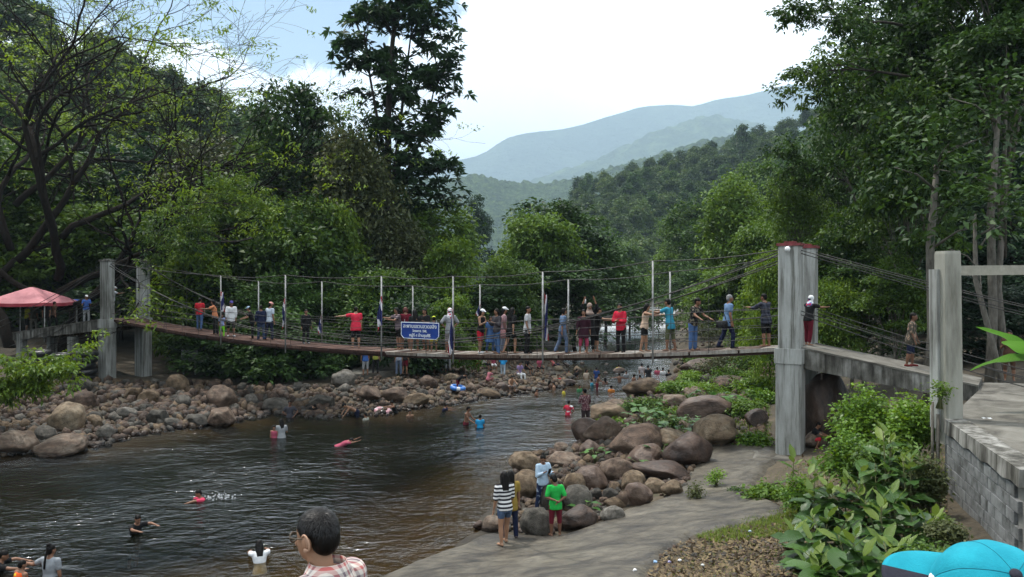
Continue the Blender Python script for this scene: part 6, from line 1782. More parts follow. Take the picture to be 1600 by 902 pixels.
        fd.normalize(); dn = Vector((0, 0, -1)) if abs(c.z) > 0.5 else c
        heel = an + dn * 0.018 * H - fd * 0.022 * H; toe = an + dn * 0.026 * H + fd * 0.088 * H
        body.capsule(heel, toe, 0.021 * H, 0.016 * H, 8); body.capsule(heel, toe + Vector((0.014 * s * H, 0, 0)), 0.019 * H, 0.013 * H, 8)
        body.capsule(an, heel.lerp(toe, 0.4), 0.021 * H, 0.019 * H, 8)
    zs = [v[2] for v in body.v]
    zmin = min(zs) if ps.get('ground') != 'seat' else sp(0, 0, 0.455).z - 0.02 * H
    shift = Vector((0, 0, -zmin))
    root = empty('person', loc, R(heading))
    tag(root, label, 'person', group)
    def finish(mb, name, mat, vox=None, sm=6):
        mb.v = [tuple(Vector(v) + shift) for v in mb.v]
        o = mb.build(name, mat, root, True)
        r = o.modifiers.new('union', 'REMESH'); r.mode = 'VOXEL'; r.voxel_size = vox or voxel; r.use_smooth_shade = True
        s_ = o.modifiers.new('soften', 'SMOOTH'); s_.factor = 0.5; s_.iterations = sm
        return o
    # clothes
    T = topmat or (cloth(top) if top else None); Bm = botmat or (cloth(bottom) if bottom else None)
    parts = []
    gr = 0.011
    if T:
        mb = MB()
        z0 = 0.52 - (0.05 if tuck < 0.5 else 0)
        if dress:
            rr = [(dress, 0.105 + 0.05 * (0.5 - dress) / 0.3, 0.09 + 0.05 * (0.5 - dress) / 0.3), (0.40, 0.108, 0.085), (0.50, 0.100, 0.076)] + prof_[3:9]
            mb.rings([ring(z, a, b, grow=gr * 1.3) for z, a, b in rr])
        else:
            rr = [(tuck - 0.03, 0.094, 0.068), (tuck, 0.096, 0.071)] + [p for p in prof_[2:9] if p[0] > tuck + 0.01]
            mb.rings([ring(z, a, b, grow=gr * (1.5 if z < 0.6 else 1.0)) for z, a, b in rr])
        for i in (0, 1):
            sh, el, wr, ha, f = J['a%d' % i]; k = 0.5 + 0.5 * W
            mb.capsule(sp(0.034 * (-1, 1)[i], 0.004, 0.808), sh, (0.030 + gr * .6) * H, (0.032 * k + gr * .6) * H) if sleeve > 0 else None
            if sleeve > 0:
                mb.ell(sh, ((0.034 * k + gr * 0.8) * H,) * 3)
                e1 = sh.lerp(el, min(1, sleeve)); r1_ = (0.032 * k + gr) * H; mb.capsule(sh, e1, r1_, r1_ * 0.95)
                if sleeve > 1: mb.capsule(el, el.lerp(wr, sleeve - 1), (0.027 * k + gr) * H, (0.020 + gr) * H)
        parts.append((mb, 'shirt' if not dress else 'dress', T))
    if Bm and not (dress and dress < 0.3 and bot_len < 0.5):
        mb = MB()
        mb.rings([ring(z, a, b, grow=gr * 0.8) for z, a, b in [(0.45, 0.066, 0.055)] + prof_[1:4]])
        for i in (0, 1):
            hj, kn, an, c = J['l%d' % i]; k = 0.5 + 0.5 * W
            f1 = min(1, bot_len * 2); mb.capsule(hj, hj.lerp(kn, f1), (0.056 * W + gr * .6) * H, (0.050 if f1 < 1 else 0.040) * H * k)
            if bot_len > 0.5: mb.capsule(kn, kn.lerp(an, (bot_len - 0.5) * 2), (0.040 * k + gr * .3) * H, 0.036 * H)
        parts.append((mb, 'shorts' if bot_len < 0.7 else 'trousers', Bm))
    if shoes:
        for i, s in enumerate((-1, 1)):
            hj, kn, an, c = J['l%d' % i]; fd = Vector((0.12 * s, -1, 0)).normalized(); mb = MB()
            heel = an + Vector((0, 0, -0.018 * H)) - fd * 0.022 * H; toe = an + Vector((0, 0, -0.024 * H)) + fd * 0.09 * H
            mb.capsule(heel, toe, 0.026 * H, 0.021 * H, 8); parts.append((mb, 'shoe', cloth(shoes)))
    hm = hairmat or HAIR
    if hair != 'none':
        mb = MB()
        mb.ell(hpnt(0, 0.013, 0.022), (0.0515 * hs, 0.060 * hs, 0.052 * hs), hR); mb.ell(hpnt(0, 0.032, -0.008), (0.046 * hs, 0.040 * hs, 0.048 * hs), hR)
        if hair == 'long':
            for dx in (-0.025, 0, 0.025): mb.capsule(hpnt(dx, 0.042, 0.0), hpnt(dx * 1.2, 0.062, -0.17), 0.030 * hs, 0.018 * hs, 8)
            for s in (-1, 1): mb.capsule(hpnt(0.044 * s, 0.0, 0.01), hpnt(0.05 * s, 0.03, -0.11), 0.017 * hs, 0.013 * hs, 8)
        if hair == 'bun': mb.ell(hpnt(0, 0.045, 0.072), (0.028 * hs, 0.028 * hs, 0.026 * hs), hR)
        if hair == 'bob':
            for s in (-1, 1): mb.capsule(hpnt(0.044 * s, 0.012, 0.01), hpnt(0.046 * s, 0.012, -0.06), 0.020 * hs, 0.017 * hs, 8)
        if braid:
            q = [hpnt(0, 0.058, 0.0), hpnt(0, 0.075, -0.06), hpnt(0.004, 0.080, -0.13), hpnt(0.006, 0.078, -0.22)]
            for a_, b_ in zip(q[:-1], q[1:]): mb.capsule(a_, b_, 0.017 * hs, 0.015 * hs, 8)
        parts.append((mb, 'hair', hm))
    if hat:
        kind, hc_ = hat[0], hat[1]
        mb = MB()
        if kind == 'cap':
            mb.ell(hpnt(0, 0.004, 0.034), (0.054 * hs, 0.063 * hs, 0.046 * hs), hR)
            for dx in (-0.03, -0.012, 0.012, 0.03): mb.capsule(hpnt(dx, -0.045, 0.032), hpnt(dx * 0.8, -0.095 + abs(dx) * 0.5, 0.024), 0.010 * hs, 0.009 * hs, 8)
        elif kind == 'scarf':
            mb.ell(hpnt(0, 0.012, 0.012), (0.058 * hs, 0.064 * hs, 0.066 * hs), hR); mb.capsule(hpnt(0, 0.012, -0.04), sp(0, 0.01, 0.80), 0.050 * hs, 0.075 * H); mb.ell(sp(0, -0.01, 0.79), (0.112 * H, 0.078 * H, 0.05 * H))
        parts.append((mb, 'cap' if kind == 'cap' else 'headscarf', hat[2] if len(hat) > 2 else cloth(hc_)))
    finish(body, 'body', SKIN[skin])
    for mb, nm, mt in parts:
        finish(mb, nm, mt, sm=4 if nm not in ('hair', 'cap', 'headscarf') else 2)
    hw = (heading + headyaw) % 360
    if face is not False and (hw < 115 or hw > 245):
        mb = MB()
        for s in (-1, 1):
            mb.ell(hpnt(0.019 * s, -0.0535, 0.004), (0.0085 * hs, 0.004 * hs, 0.0045 * hs), hR, 8, 5); mb.ell(hpnt(0.019 * s, -0.054, 0.017), (0.012 * hs, 0.004 * hs, 0.0025 * hs), hR, 8, 5)
        mb.v = [tuple(Vector(v) + shift) for v in mb.v]; mb.build('eyes', HAIR, root, True)
        mb = MB(); mb.ell(hpnt(0, -0.0535, -0.034), (0.014 * hs, 0.005 * hs, 0.0045 * hs), hR, 8, 5); mb.v = [tuple(Vector(v) + shift) for v in mb.v]; mb.build('mouth', flat((0.16, 0.05, 0.045)), root, True)
    root['top_z'] = max(v[2] for v in body.v)
    return root, J, shift, (hc + shift)

ON_BRIDGE = 'people on the footbridge'
def walker(px, feet, topy, off, heading, label, **kw):
    t = t_of(px, off); p = bp_(t, off, 0.005)
    H = kw.pop('H', None) or min(1.72, max(1.28, (feet - topy) / FPX * p.y * 1.04))
    return person(label, p, heading, H, group=ON_BRIDGE, **kw)
BR = lambda a: a + 32           # heading along the bridge: 90 means walking towards the near tower
dark_plaid = pattern('dark_plaid', 'plaid', ((0.03, 0.035, 0.05), (0.012, 0.012, 0.018), (0.08, 0.08, 0.10)), 9)
grey_plaid = pattern('grey_plaid', 'plaid', ((0.24, 0.22, 0.22), (0.12, 0.10, 0.10), (0.33, 0.30, 0.30)), 10)
black_print = pattern('black_print', 'blotch', (BLACK, (0.02, 0.02, 0.02), (0.16, 0.14, 0.10)), 12)
pink_scarf = pattern('pink_white_scarf', 'blotch', (WHITE, (0.5, 0.45, 0.47), (0.45, 0.04, 0.09)), 14)
striped = pattern('black_white_stripes', 'stripes', ((0.02, 0.02, 0.025), (0.60, 0.60, 0.60)), 12.5)
patterned = pattern('maroon_flower_print', 'blotch', ((0.09, 0.03, 0.04), (0.20, 0.08, 0.09), (0.42, 0.34, 0.33)), 22)
walker(312, 518, 469, 0.3, 180, 'person in red shirt and blue jeans, back turned, nearest the far tower', top=RED, bottom=JEAN, bot_len=1)
walker(336, 527, 474, -0.3, -80, 'person in peach shirt with an arm stretched left', top=(0.50, 0.20, 0.10), bottom=BLACK, bot_len=1, pose='reach', hair='long')
walker(347, 528, 490, -0.6, 20, 'small child in bright green trousers', top=(0.25, 0.30, 0.5), bottom=LIME, bot_len=1, H=1.05, head=1.2)
walker(361, 527, 473, -0.2, 30, 'person in loose white shirt, dark shorts and white shoes', top=WHITE, sleeve=1.6, bottom=BLACK, bot_len=0.55, shoes=WHITE, hat=('cap', (0.06, 0.05, 0.2)), tuck=0.45, girth=1.1)
walker(394, 535, 486, 0.0, -70, 'person in black stooping on the far half of the bridge', top=BLACK, bottom=BLACK, bot_len=1, pose='reach_low', hat=('cap', (0.3, 0.4, 0.5)))
walker(408, 537, 484, -0.2, 200, 'person in navy clothes walking beside the pink capped one', top=NAVY, sleeve=1.7, bottom=(0.03, 0.045, 0.09), bot_len=1)
walker(421, 535, 477, 0.1, 150, 'person in pale shirt with pink cap', top=(0.42, 0.48, 0.55), bottom=NAVY, bot_len=1, hat=('cap', (0.62, 0.30, 0.28)))
walker(478, 540, 488, 0.1, 40, 'person all in black half hidden by leaves on the bridge', top=BLACK, sleeve=1.8, bottom=BLACK, bot_len=1, shoes=GREY)
walker(556, 541, 474, 0.0, 195, 'stout man in bright red shirt and black shorts with one arm out', top=(0.55, 0.03, 0.06), bottom=BLACK, bot_len=0.55, pose='side_r', girth=1.18, skin=0, tuck=0.44)
walker(623, 551, 486, 0.1, -60, 'woman in dark striped top left behind the blue sign', topmat=pattern('dim_stripes', 'stripes', ((0.03, 0.02, 0.03), (0.22, 0.17, 0.18)), 16), bottom=BLACK, bot_len=0.35, hair='long', pose='reach')
walker(634, 552, 484, 0.4, 200, 'person with reddish hair raising a hand behind the sign', top=MAROON, bottom=BLACK, bot_len=0.35, hair='bob', pose='phone', hairmat=flat((0.10, 0.03, 0.025), 0.5))
walker(648, 553, 490, -0.1, 180, 'person in black with bare legs behind the middle of the sign', top=BLACK, bottom=BLACK, bot_len=0.3, hair='long')
walker(665, 553, 489, 0.3, -30, 'dark haired person behind the right half of the sign', top=BLACK, bottom=MAROON, bot_len=0.4, hair='bob', pose='phone')
walker(678, 553, 492, 0.0, 190, 'person in yellow green cap and striped shorts behind the sign', top=NAVY, bottom=YELLOW, bot_len=0.45, hat=('cap', (0.55, 0.62, 0.05)), H=1.38)
walker(703, 553, 486, -0.1, 200, 'person in pink and white headscarf, grey shirt and checked shorts', top=GREY, sleeve=0.9, botmat=grey_plaid, bot_len=0.55, hat=('scarf', WHITE, pink_scarf), tuck=0.44, pose='hips')
walker(751, 555, 488, -0.2, 60, 'woman in white cap, black top and red shorts with white shoes', top=BLACK, sleeve=0.0, bottom=(0.42, 0.02, 0.035), bot_len=0.4, hat=('cap', WHITE), shoes=WHITE, hair='long', pose='phone', skin=0)
walker(766, 555, 499, 0.0, 20, 'girl in blue denim dress', top=(0.07, 0.14, 0.30), dress=0.30, bottom=JEAN, bot_len=0.9, hair='bob')
walker(777, 555, 487, -0.3, -50, 'woman in dark top and blue jeans turning to her friend', top=(0.05, 0.045, 0.05), sleeve=1.7, bottom=(0.06, 0.12, 0.25), bot_len=1, hair='long', pose='phone')
walker(786, 555, 486, 0.2, 100, 'person in white cap between the friends on the bridge', top=(0.35, 0.22, 0.24), bottom=(0.25, 0.28, 0.36), bot_len=0.95, hat=('cap', WHITE), hair='long')
walker(798, 556, 486, -0.1, 130, 'woman in black with bare legs and a white sleeve', top=BLACK, sleeve=0.8, bottom=BLACK, bot_len=0.28, hair='long', pose='walk', skin=0)
walker(824, 556, 485, 0.0, 75, 'man in light grey short sleeved shirt and black trousers', top=(0.40, 0.41, 0.42), bottom=BLACK, bot_len=1, tuck=0.45, shoes=BLACK)
walker(879, 556, 487, 0.0, 105, 'person in denim blue shirt and jeans walking right', top=(0.10, 0.15, 0.24), sleeve=1.1, bottom=(0.10, 0.14, 0.22), bot_len=1, pose='walk', hair='bob')
walker(912, 556, 489, -0.4, 10, 'woman in dark maroon dress with pink hem', top=(0.035, 0.012, 0.02), dress=0.36, botmat=cloth((0.35, 0.05, 0.10)), bot_len=0.72, sleeve=1.5, hair='long')
walker(921, 554, 478, 0.3, -5, 'woman in pale headscarf and dark robe holding a phone up overhead', top=BLACK, dress=0.34, bottom=BLACK, bot_len=0.9, sleeve=1.3, hat=('scarf', (0.32, 0.24, 0.20)), pose='phone_up')
walker(932, 554, 487, 0.6, 80, 'person in black reaching right behind the dark robed woman', top=BLACK, bottom=BLACK, bot_len=0.5, pose='reach', skin=0)
walker(970, 553, 479, 0.0, -40, 'young man in red long sleeved shirt with arms crossed', top=(0.48, 0.02, 0.045), sleeve=1.7, bottom=BLACK, bot_len=1, pose='crossed', tuck=0.48, shoes=BLACK)
walker(1007, 553, 480, 0.0, 70, 'girl in beige sleeveless top and black shorts reaching right', top=(0.52, 0.38, 0.28), sleeve=0.0, bottom=BLACK, bot_len=0.3, pose='reach', hair='long', skin=0)
walker(1047, 550, 471, 0.0, -130, 'young man in bright teal shirt and olive shorts reaching left', top=TEAL, bottom=OLIVE_, bot_len=0.6, pose='reach', tuck=0.44)
walker(1083, 549, 469, -0.1, 40, 'man in black printed shirt and blue jeans leaning to the right', topmat=black_print, bottom=(0.07, 0.13, 0.27), bot_len=1, pose='reach_low')
walker(1137, 546, 461, 0.0, 100, 'grey haired man in blue shirt and dark trousers walking', top=(0.12, 0.20, 0.33), bottom=NAVY, bot_len=1, pose='walk', hairmat=HAIR_GREY, shoes=BLACK, tuck=0.45)
walker(1197, 542, 462, 0.1, -150, 'person in dark checked shirt and black shorts, back turned, next to the tower', topmat=dark_plaid, sleeve=1.4, bottom=BLACK, bot_len=0.5, pose='reach', girth=1.08, tuck=0.45)
def on_ramp(T, sgn, s, off, z0, z1, ln): 
    p = T + PERP * (1.0 + off) + AX * (sgn * (0.31 + s * ln)); p.z = z0 + (z1 - z0) * s + 0.06; return p
person('person in red, white and blue headscarf standing between the near columns', on_ramp(RT, -1, 0.02, -0.05, 3.76, 2.98, 4.4) + AX * 0.1, 120, 1.5, 'reach', top=BLACK, bottom=MAROON, bot_len=0.9, hat=('scarf', WHITE, pattern('tri_scarf', 'blotch', (WHITE, (0.05, 0.12, 0.45), (0.5, 0.05, 0.06)), 9)), group=ON_BRIDGE)
pr = at(1408, 578, 21.95)
person('boy in dark printed shirt and dark shorts standing on the concrete ramp', on_ramp(RT, -1, 0.62, -0.1, 3.76, 2.98, 4.4), 60, 1.5, 'stand', topmat=pattern('boy_print', 'blotch', ((0.05, 0.045, 0.035), (0.08, 0.07, 0.055), (0.25, 0.17, 0.12)), 11), sleeve=0.9, bottom=NAVY, bot_len=0.55, skin=2, shoes=(0.12, 0.02, 0.02), girth=1.12, tuck=0.44, head=1.08)
p = at(1577, 600, 25.5); p.z = hz(p.x, p.y)
person('person in brown shirt holding a phone behind the banana leaves', (p.x, p.y, 2.6), -30, 1.6, 'phone', top=(0.10, 0.05, 0.035), bottom=BROWN, bot_len=0.6, skin=1)
# on the far ramp and by the tent
FR = 'people at the far end of the bridge'
for px, off, hd_, lab, kw in ((42, -0.3, 150, 'person in yellow green shirt by the red tent', dict(top=(0.34, 0.36, 0.03), bottom=BLACK, bot_len=0.6)), (53, 0.3, 200, 'person with white cap right of the yellow green shirt', dict(top=(0.10, 0.10, 0.08), bottom=(0.2, 0.19, 0.16), bot_len=1, hat=('cap', WHITE))),
    (72, -0.2, 20, 'person in black in the shade of the tent', dict(top=BLACK, bottom=BLACK, bot_len=1)), (84, 0.2, 160, 'person in dark clothes walking up the far ramp', dict(top=BROWN, bottom=BLACK, bot_len=1, pose='walk')),
    (135, 0.2, 30, 'person in blue shirt and white cap beside the far column', dict(top=(0.05, 0.12, 0.38), bottom=GREY, bot_len=1, hat=('cap', WHITE), pose='phone'))):
    k = (px - 800) / FPX; b0 = LT + PERP * (1.0 + off)
    s_ = (b0.x - k * b0.y) / (k * AX.y - AX.x)
    q = b0 + AX * s_; q.z = 3.76 - (s_ - 0.31) / 9.0 * 1.01 + 0.06
    person(lab, q, hd_, 1.55, group=FR, voxel=0.026, **kw)
walker(176, 498, 456, 0.2, 120, 'person in white shirt and white cap on the deck at the far tower', top=(0.5, 0.53, 0.58), bottom=BLACK, bot_len=1, hat=('cap', WHITE), pose='reach', voxel=0.026)

# the four young people at the water's edge
def stand_at(px, py, heading, H, label, **kw):
    p = ground_at(px, py)
    if poly_sd(np.array([p.x]), np.array([p.y]), SP)[0] > 0.1: p.z += 0.075
    return person(label, p, heading, H, **kw)
denim = surf('denim', [(0.3, (0.03, 0.05, 0.10)), (0.7, (0.09, 0.14, 0.23))], scale=7, rough=0.9, bump=0.4, bscale=60)
stand_at(789, 858, 205, 1.55, 'girl with long black hair in striped top and denim shorts, back turned', topmat=striped, sleeve=0.9, botmat=denim, bot_len=0.22, hair='long', skin=0, voxel=0.012, tuck=0.51, pose='walk', arms=(((0.15, 0.15, -1), (0.05, 0.5, -0.8)), ((0.16, 0.0, -1), (0.05, 0.3, -1))), legs=(((0.03, 0.30, -1), (0.0, 0.12, -1)), ((0.03, 0.02, -1), (0.0, -0.10, -1))))
stand_at(798, 846, 195, 1.46, 'girl in mustard top and dark jeans beside the striped girl', top=(0.26, 0.18, 0.04), bottom=NAVY, bot_len=1, hair='long', skin=1, voxel=0.013, shoes=(0.05, 0.04, 0.04), tuck=0.44)
pg, Jg, shg, hcg = stand_at(848, 800, 30, 1.42, 'girl in pale blue long sleeved top and torn navy jeans looking at a phone', top=PALE, sleeve=1.9, botmat=pattern('torn_jeans', 'blotch', ((0.015, 0.025, 0.06), (0.02, 0.03, 0.07), (0.22, 0.26, 0.32)), 8), bot_len=1, hair='bun', skin=1, voxel=0.012, pose='phone', headpitch=22, headyaw=-30)
stand_at(868, 838, 190, 1.33, 'boy in bright green shirt and maroon shorts, hands behind his back', top=GREEN_, bottom=MAROON, bot_len=0.62, hair='short', skin=2, voxel=0.012, pose='behind', head=1.1, tuck=0.47, sleeve=0.8, headyaw=30)
# phone in her hands
hp_ = Matrix.Rotation(R(30), 3, 'Z') @ (((Jg['a0'][3] + Jg['a1'][3]) / 2) + shg) + pg.location
mb = MB(); mb.box((0, 0, 0), (0.075, 0.012, 0.14)); ph_ = mb.build('mobile_phone', flat((0.02, 0.02, 0.022), 0.3)); ph_.location = hp_ + Vector((0, -0.02, 0.03)); ph_.rotation_euler = (R(25), 0, R(30))
tag(ph_, 'dark mobile phone held by the girl in pale blue', 'phone')

# bathers: feet on the river bed, water line where the photo has it
BA = 'bathers in the river'
def bather(px, wl, topy, heading, H, label, **kw):
    p = on(px, wl, 0.0); ztop = CZ + (HY - topy) / FPX * p.y
    kw.setdefault('voxel', 0.024)
    pr_, J_, s_, h_ = person(label, (p.x, p.y, 0), heading, H, group=BA, **kw)
    pr_.location.z = ztop - pr_['top_z']
    return pr_
bather(888, 648, 626, 150, 1.3, 'person in red and white top crouching in the river', topmat=pattern('red_white', 'blotch', ((0.45, 0.02, 0.05), (0.5, 0.05, 0.08), WHITE), 7), bottom=MAROON, bot_len=0.6, pose='hips')
bather(728, 663, 635, 70, 1.5, 'bare chested man wading beside the child in blue', bottom=MAROON, bot_len=0.5, pose='reach_low')
bather(750, 668, 648, 190, 1.1, 'child in bright blue top in the water next to the bare chested man', top=(0.03, 0.32, 0.62), bottom=NAVY, head=1.15, girth=1.25)
bather(440, 684, 655, 200, 1.45, 'girl in grey shirt wading in the shade', top=GREY, bottom=NAVY, hair='long', pose='phone')
bather(429, 684, 664, 0, 1.1, 'child in pink vest beside the girl in grey', top=PINK, sleeve=0, bottom=PINK, head=1.15, girth=1.15)
bather(453, 652, 626, 10, 1.5, 'person in dark clothes wading at the shaded bank', top=(0.05, 0.05, 0.06), bottom=BLACK, bot_len=0.6, pose='hips', skin=2)
bather(480, 645, 629, 60, 1.4, 'person in black bending at the shaded bank', top=BLACK, bottom=BLACK, pose='bend', H_=0) if False else bather(480, 646, 630, 60, 1.4, 'person in black stooping at the shaded bank', top=BLACK, bottom=BLACK, pose='bend', skin=3)
bather(557, 650, 629, -60, 1.5, 'bare backed bather leaning forward in the shallows', bottom=NAVY, pose='bend', skin=0)
bather(572, 656, 645, 250, 1.3, 'bather in pale flowered shirt sunk in the shallows', topmat=pattern('pale_flower', 'blotch', ((0.40, 0.40, 0.34), (0.28, 0.28, 0.24), (0.5, 0.5, 0.46)), 16), bottom=NAVY, girth=1.2, hair='short')
bather(619, 645, 626, -70, 1.35, 'dark haired bather in black with outstretched arms', top=BLACK, sleeve=0, bottom=BLACK, pose='paddle', hair='bun')
bather(527, 697, 685, 100, 1.3, 'swimmer in pink vest mid river', top=PINK, sleeve=0.6, bottom=NAVY, pose='swim', hair='short')
bather(322, 780, 764, -60, 1.4, 'swimmer in red pink top splashing', top=(0.5, 0.05, 0.10), bottom=BLACK, pose='paddle', hair='short', voxel=0.018)
bather(208, 832, 803, 60, 1.35, 'boy in black shirt swimming with both arms forward', top=BLACK, bottom=BLACK, pose='paddle', skin=1, voxel=0.015)
bather(406, 880, 849, 200, 1.35, 'girl in white shirt low in the water', top=WHITE, sleeve=0.5, bottom=NAVY, hair='long', pose='paddle', voxel=0.015)
bather(78, 900, 852, 172, 1.5, 'woman in grey shirt with a long braid, back turned', top=(0.26, 0.28, 0.30), bottom=NAVY, hair='bun', braid=True, voxel=0.013, arms=(ST_ARM, ((0.9, 0.1, -0.45), (1, 0.2, 0.05))))
bather(30, 908, 877, 150, 1.25, 'child in orange life vest with yellow patches', topmat=pattern('life_vest', 'blotch', ((0.62, 0.09, 0.02), (0.62, 0.10, 0.03), (0.62, 0.45, 0.03)), 9), sleeve=0, girth=1.2, bottom=NAVY, voxel=0.014)
bather(-12, 892, 862, 110, 1.45, 'bather mostly cut off by the left edge with one arm forward', top=BLACK, bottom=BLACK, pose='paddle', voxel=0.016)
bather(933, 610, 584, 80, 1.2, 'bare chested boy wading midstream', bottom=MAROON, pose='reach_low', skin=2)
bather(968, 597, 583, 180, 1.3, 'bare shouldered bather in mid river near the dark rock', skin=2, bottom=NAVY, pose='wide')
bather(990, 597, 585, 120, 1.25, 'bather near the right shore, left of a pair', skin=2, bottom=NAVY)
bather(1000, 598, 586, 200, 1.25, 'bather near the right shore, right of a pair', top=BROWN, bottom=NAVY)
bather(1003, 582, 568, 180, 1.4, 'bather in pale top behind the standing pair', top=(0.4, 0.36, 0.36), bottom=NAVY)
bather(1013, 596, 571, 200, 1.4, 'person in dark shirt standing in the river bend', top=(0.03, 0.03, 0.035), bottom=BLACK, bot_len=0.6)
bather(1027, 584, 574, 160, 1.3, 'bather in pink top near the far right stones', top=PINK, bottom=NAVY)
bather(1036, 585, 575, 190, 1.3, 'bather in white top near the far right stones', top=WHITE, bottom=NAVY)
bather(967, 576, 569, 190, 1.35, 'bather behind the midstream rock', top=YELLOW, sleeve=0.3, bottom=NAVY)
bather(932, 590, 574, 170, 1.3, 'bather in dark blue top at the stony shore', top=DKBLUE, bottom=NAVY)
bather(888, 589, 578, 20, 1.3, 'bather in pink sitting in the shallows', top=PINK, bottom=MAROON)
bather(900, 588, 576, 120, 1.35, 'bather in black sitting in the shallows', top=BLACK, bottom=BLACK)
bather(916, 591, 577, 30, 1.35, 'bather in pale top in the shallows', top=(0.45, 0.38, 0.30), bottom=BLACK, hair='long')
bather(848, 605, 592, 70, 1.3, 'bather with white towel among the middle stones', top=WHITE, sleeve=1.2, bottom=NAVY)
bather(858, 608, 594, 110, 1.35, 'dark haired bather sitting at the middle shore edge', top=BROWN, bottom=BROWN, hair='long')
bather(866, 610, 597, 250, 1.3, 'bare armed bather sitting at the middle shore edge', skin=0, bottom=WHITE)
for px_, wl_, tp_, hd_, lab_, kw_ in ((905, 612, 601, 40, 'bather in green top beside the dark shore rock', dict(top=(0.05, 0.2, 0.08))), (946, 600, 590, 200, 'dark haired bather right of the wading boy', dict(skin=2, hair='long')), (955, 612, 602, 150, 'bather in orange top mid channel', dict(top=(0.45, 0.16, 0.03))), (978, 590, 579, 30, 'bather in grey top behind the midstream group', dict(top=GREY)), (1018, 588, 577, 240, 'bather in white shirt right of the standing pair', dict(top=WHITE)), (1045, 588, 578, 180, 'bather in black by the far right stones', dict(top=BLACK)),
    (872, 596, 585, 10, 'bather in red sitting off the middle shore', dict(top=RED)), (880, 616, 605, 90, 'bather in yellow top off the middle shore', dict(top=YELLOW)), (838, 618, 607, 60, 'bare shouldered child off the flat pale boulder', dict(skin=1)), (925, 602, 592, 250, 'bather in teal top by the wading boy', dict(top=TEAL)), (640, 650, 640, 30, 'child with wet black hair near the pale boulder', dict(skin=0)), (690, 642, 631, 100, 'child in navy shirt paddling off the middle shore', dict(top=NAVY, pose='paddle'))):
    bather(px_, wl_, tp_, hd_, 1.3, lab_, bottom=NAVY, voxel=0.028, **kw_)
# people on the shore
SHP = 'people on the stony shore'
def shore(px, py, heading, H, label, **kw):
    p = ground_at(px, py); kw.setdefault('voxel', 0.026); z = kw.pop('lift', 0.0)
    return person(label, p + Vector((0, 0, z)), heading, H, group=SHP, **kw)
PLZ = 0.95
def plat(px, py, heading, H, label, **kw):
    p = on(px, py, PLZ + 0.02); kw.setdefault('voxel', 0.026)
    return person(label, p, heading, H, group=SHP, **kw)
plat(571, 587, 200, 1.5, 'person in blue shirt under the bridge', top=(0.04, 0.10, 0.30), bottom=GREY, bot_len=0.6)
plat(587, 584, 160, 1.5, 'person in yellow olive shirt under the bridge', top=(0.22, 0.24, 0.05), bottom=BLACK, bot_len=1)
plat(623, 586, 190, 1.5, 'person in blue grey jeans under the sign', top=(0.2, 0.22, 0.26), bottom=(0.10, 0.13, 0.19), bot_len=1)
plat(633, 585, 150, 1.45, 'person with bare legs under the sign', top=BLACK, bottom=MAROON, bot_len=0.4)
plat(700, 577, 170, 1.5, 'person in grey green standing at the platform end', top=(0.12, 0.17, 0.15), bottom=GREY, bot_len=1)
plat(672, 576, 20, 1.4, 'person in red sitting on the shaded platform', top=RED, bottom=MAROON, pose='sit')
plat(686, 575, 60, 1.4, 'person in dark red sitting right of another on the platform', top=MAROON, bottom=BLACK, pose='sit')
shore(508, 575, 30, 1.4, 'person in white shirt sitting in the shade of the shore bush', top=WHITE, bottom=BLACK, pose='sit', lift=0.7)
shore(718, 582, 20, 1.4, 'person in red shirt sitting at the edge of the stones', top=RED, bottom=BLACK, pose='sit', lift=0.4)
shore(746, 584, -20, 1.4, 'person in bright red shirt sitting on a stone', top=(0.5, 0.02, 0.03), bottom=BROWN, pose='sit', lift=0.4)
shore(757, 582, 60, 1.45, 'person in white and black sitting on the stones', top=(0.42, 0.44, 0.44), bottom=BLACK, pose='sit', lift=0.4)
shore(771, 583, 10, 1.3, 'person in white cap and pink top sitting on the stones', top=PINK, bottom=WHITE, hat=('cap', WHITE), pose='sit', lift=0.4)
shore(786, 588, 170, 1.35, 'person in bright blue top with white towel standing on the stones', top=(0.03, 0.26, 0.55), sleeve=1.3, bottom=(0.35, 0.42, 0.5), bot_len=0.9)
shore(762, 600, 130, 1.2, 'child in faded pink crouching on the stones', top=(0.35, 0.12, 0.15), bottom=(0.3, 0.12, 0.12), pose='squat', head=1.1)
shore(811, 594, 40, 1.4, 'person in purple and white sitting on the stones', top=(0.22, 0.16, 0.30), bottom=WHITE, bot_len=0.9, pose='sit', lift=0.25)
shore(822, 586, 60, 1.35, 'person in dark clothes sitting behind the purple one', top=BLACK, bottom=BLACK, pose='sit', lift=0.3)
shore(798, 612, 20, 1.3, 'bare chested person squatting by the middle stones', bottom=(0.35, 0.3, 0.28), pose='squat', skin=0)
shore(716, 612, 70, 1.15, 'child in dark top bending over the blue swim ring', top=BLACK, bottom=MAROON, pose='bend', head=1.12)
shore(842, 582, 30, 1.3, 'person in pink top far on the stones', top=PINK, bottom=BLACK, pose='sit', lift=0.2)
shore(865, 574, 80, 1.3, 'person in pale red lying back far on the stones', top=(0.45, 0.12, 0.12), bottom=NAVY, pose='sit', lift=0.1, lean=-30)
shore(1068, 582, 40, 1.35, 'person sitting on the far right bank stones', top=BLACK, bottom=BROWN, pose='sit', lift=0.35)
shore(1268, 700, 60, 1.2, 'child in black and red crouching beside the tower foot', top=BLACK, bottom=RED, pose='squat', voxel=0.02)
pp = on(915, 672, 0.35); person('young person in maroon patterned shirt standing on a water edge boulder', pp, 200, 1.5, 'crossed', topmat=patterned, sleeve=0.9, bottom=(0.05, 0.035, 0.035), bot_len=1, hair='short', group=SHP, voxel=0.02)

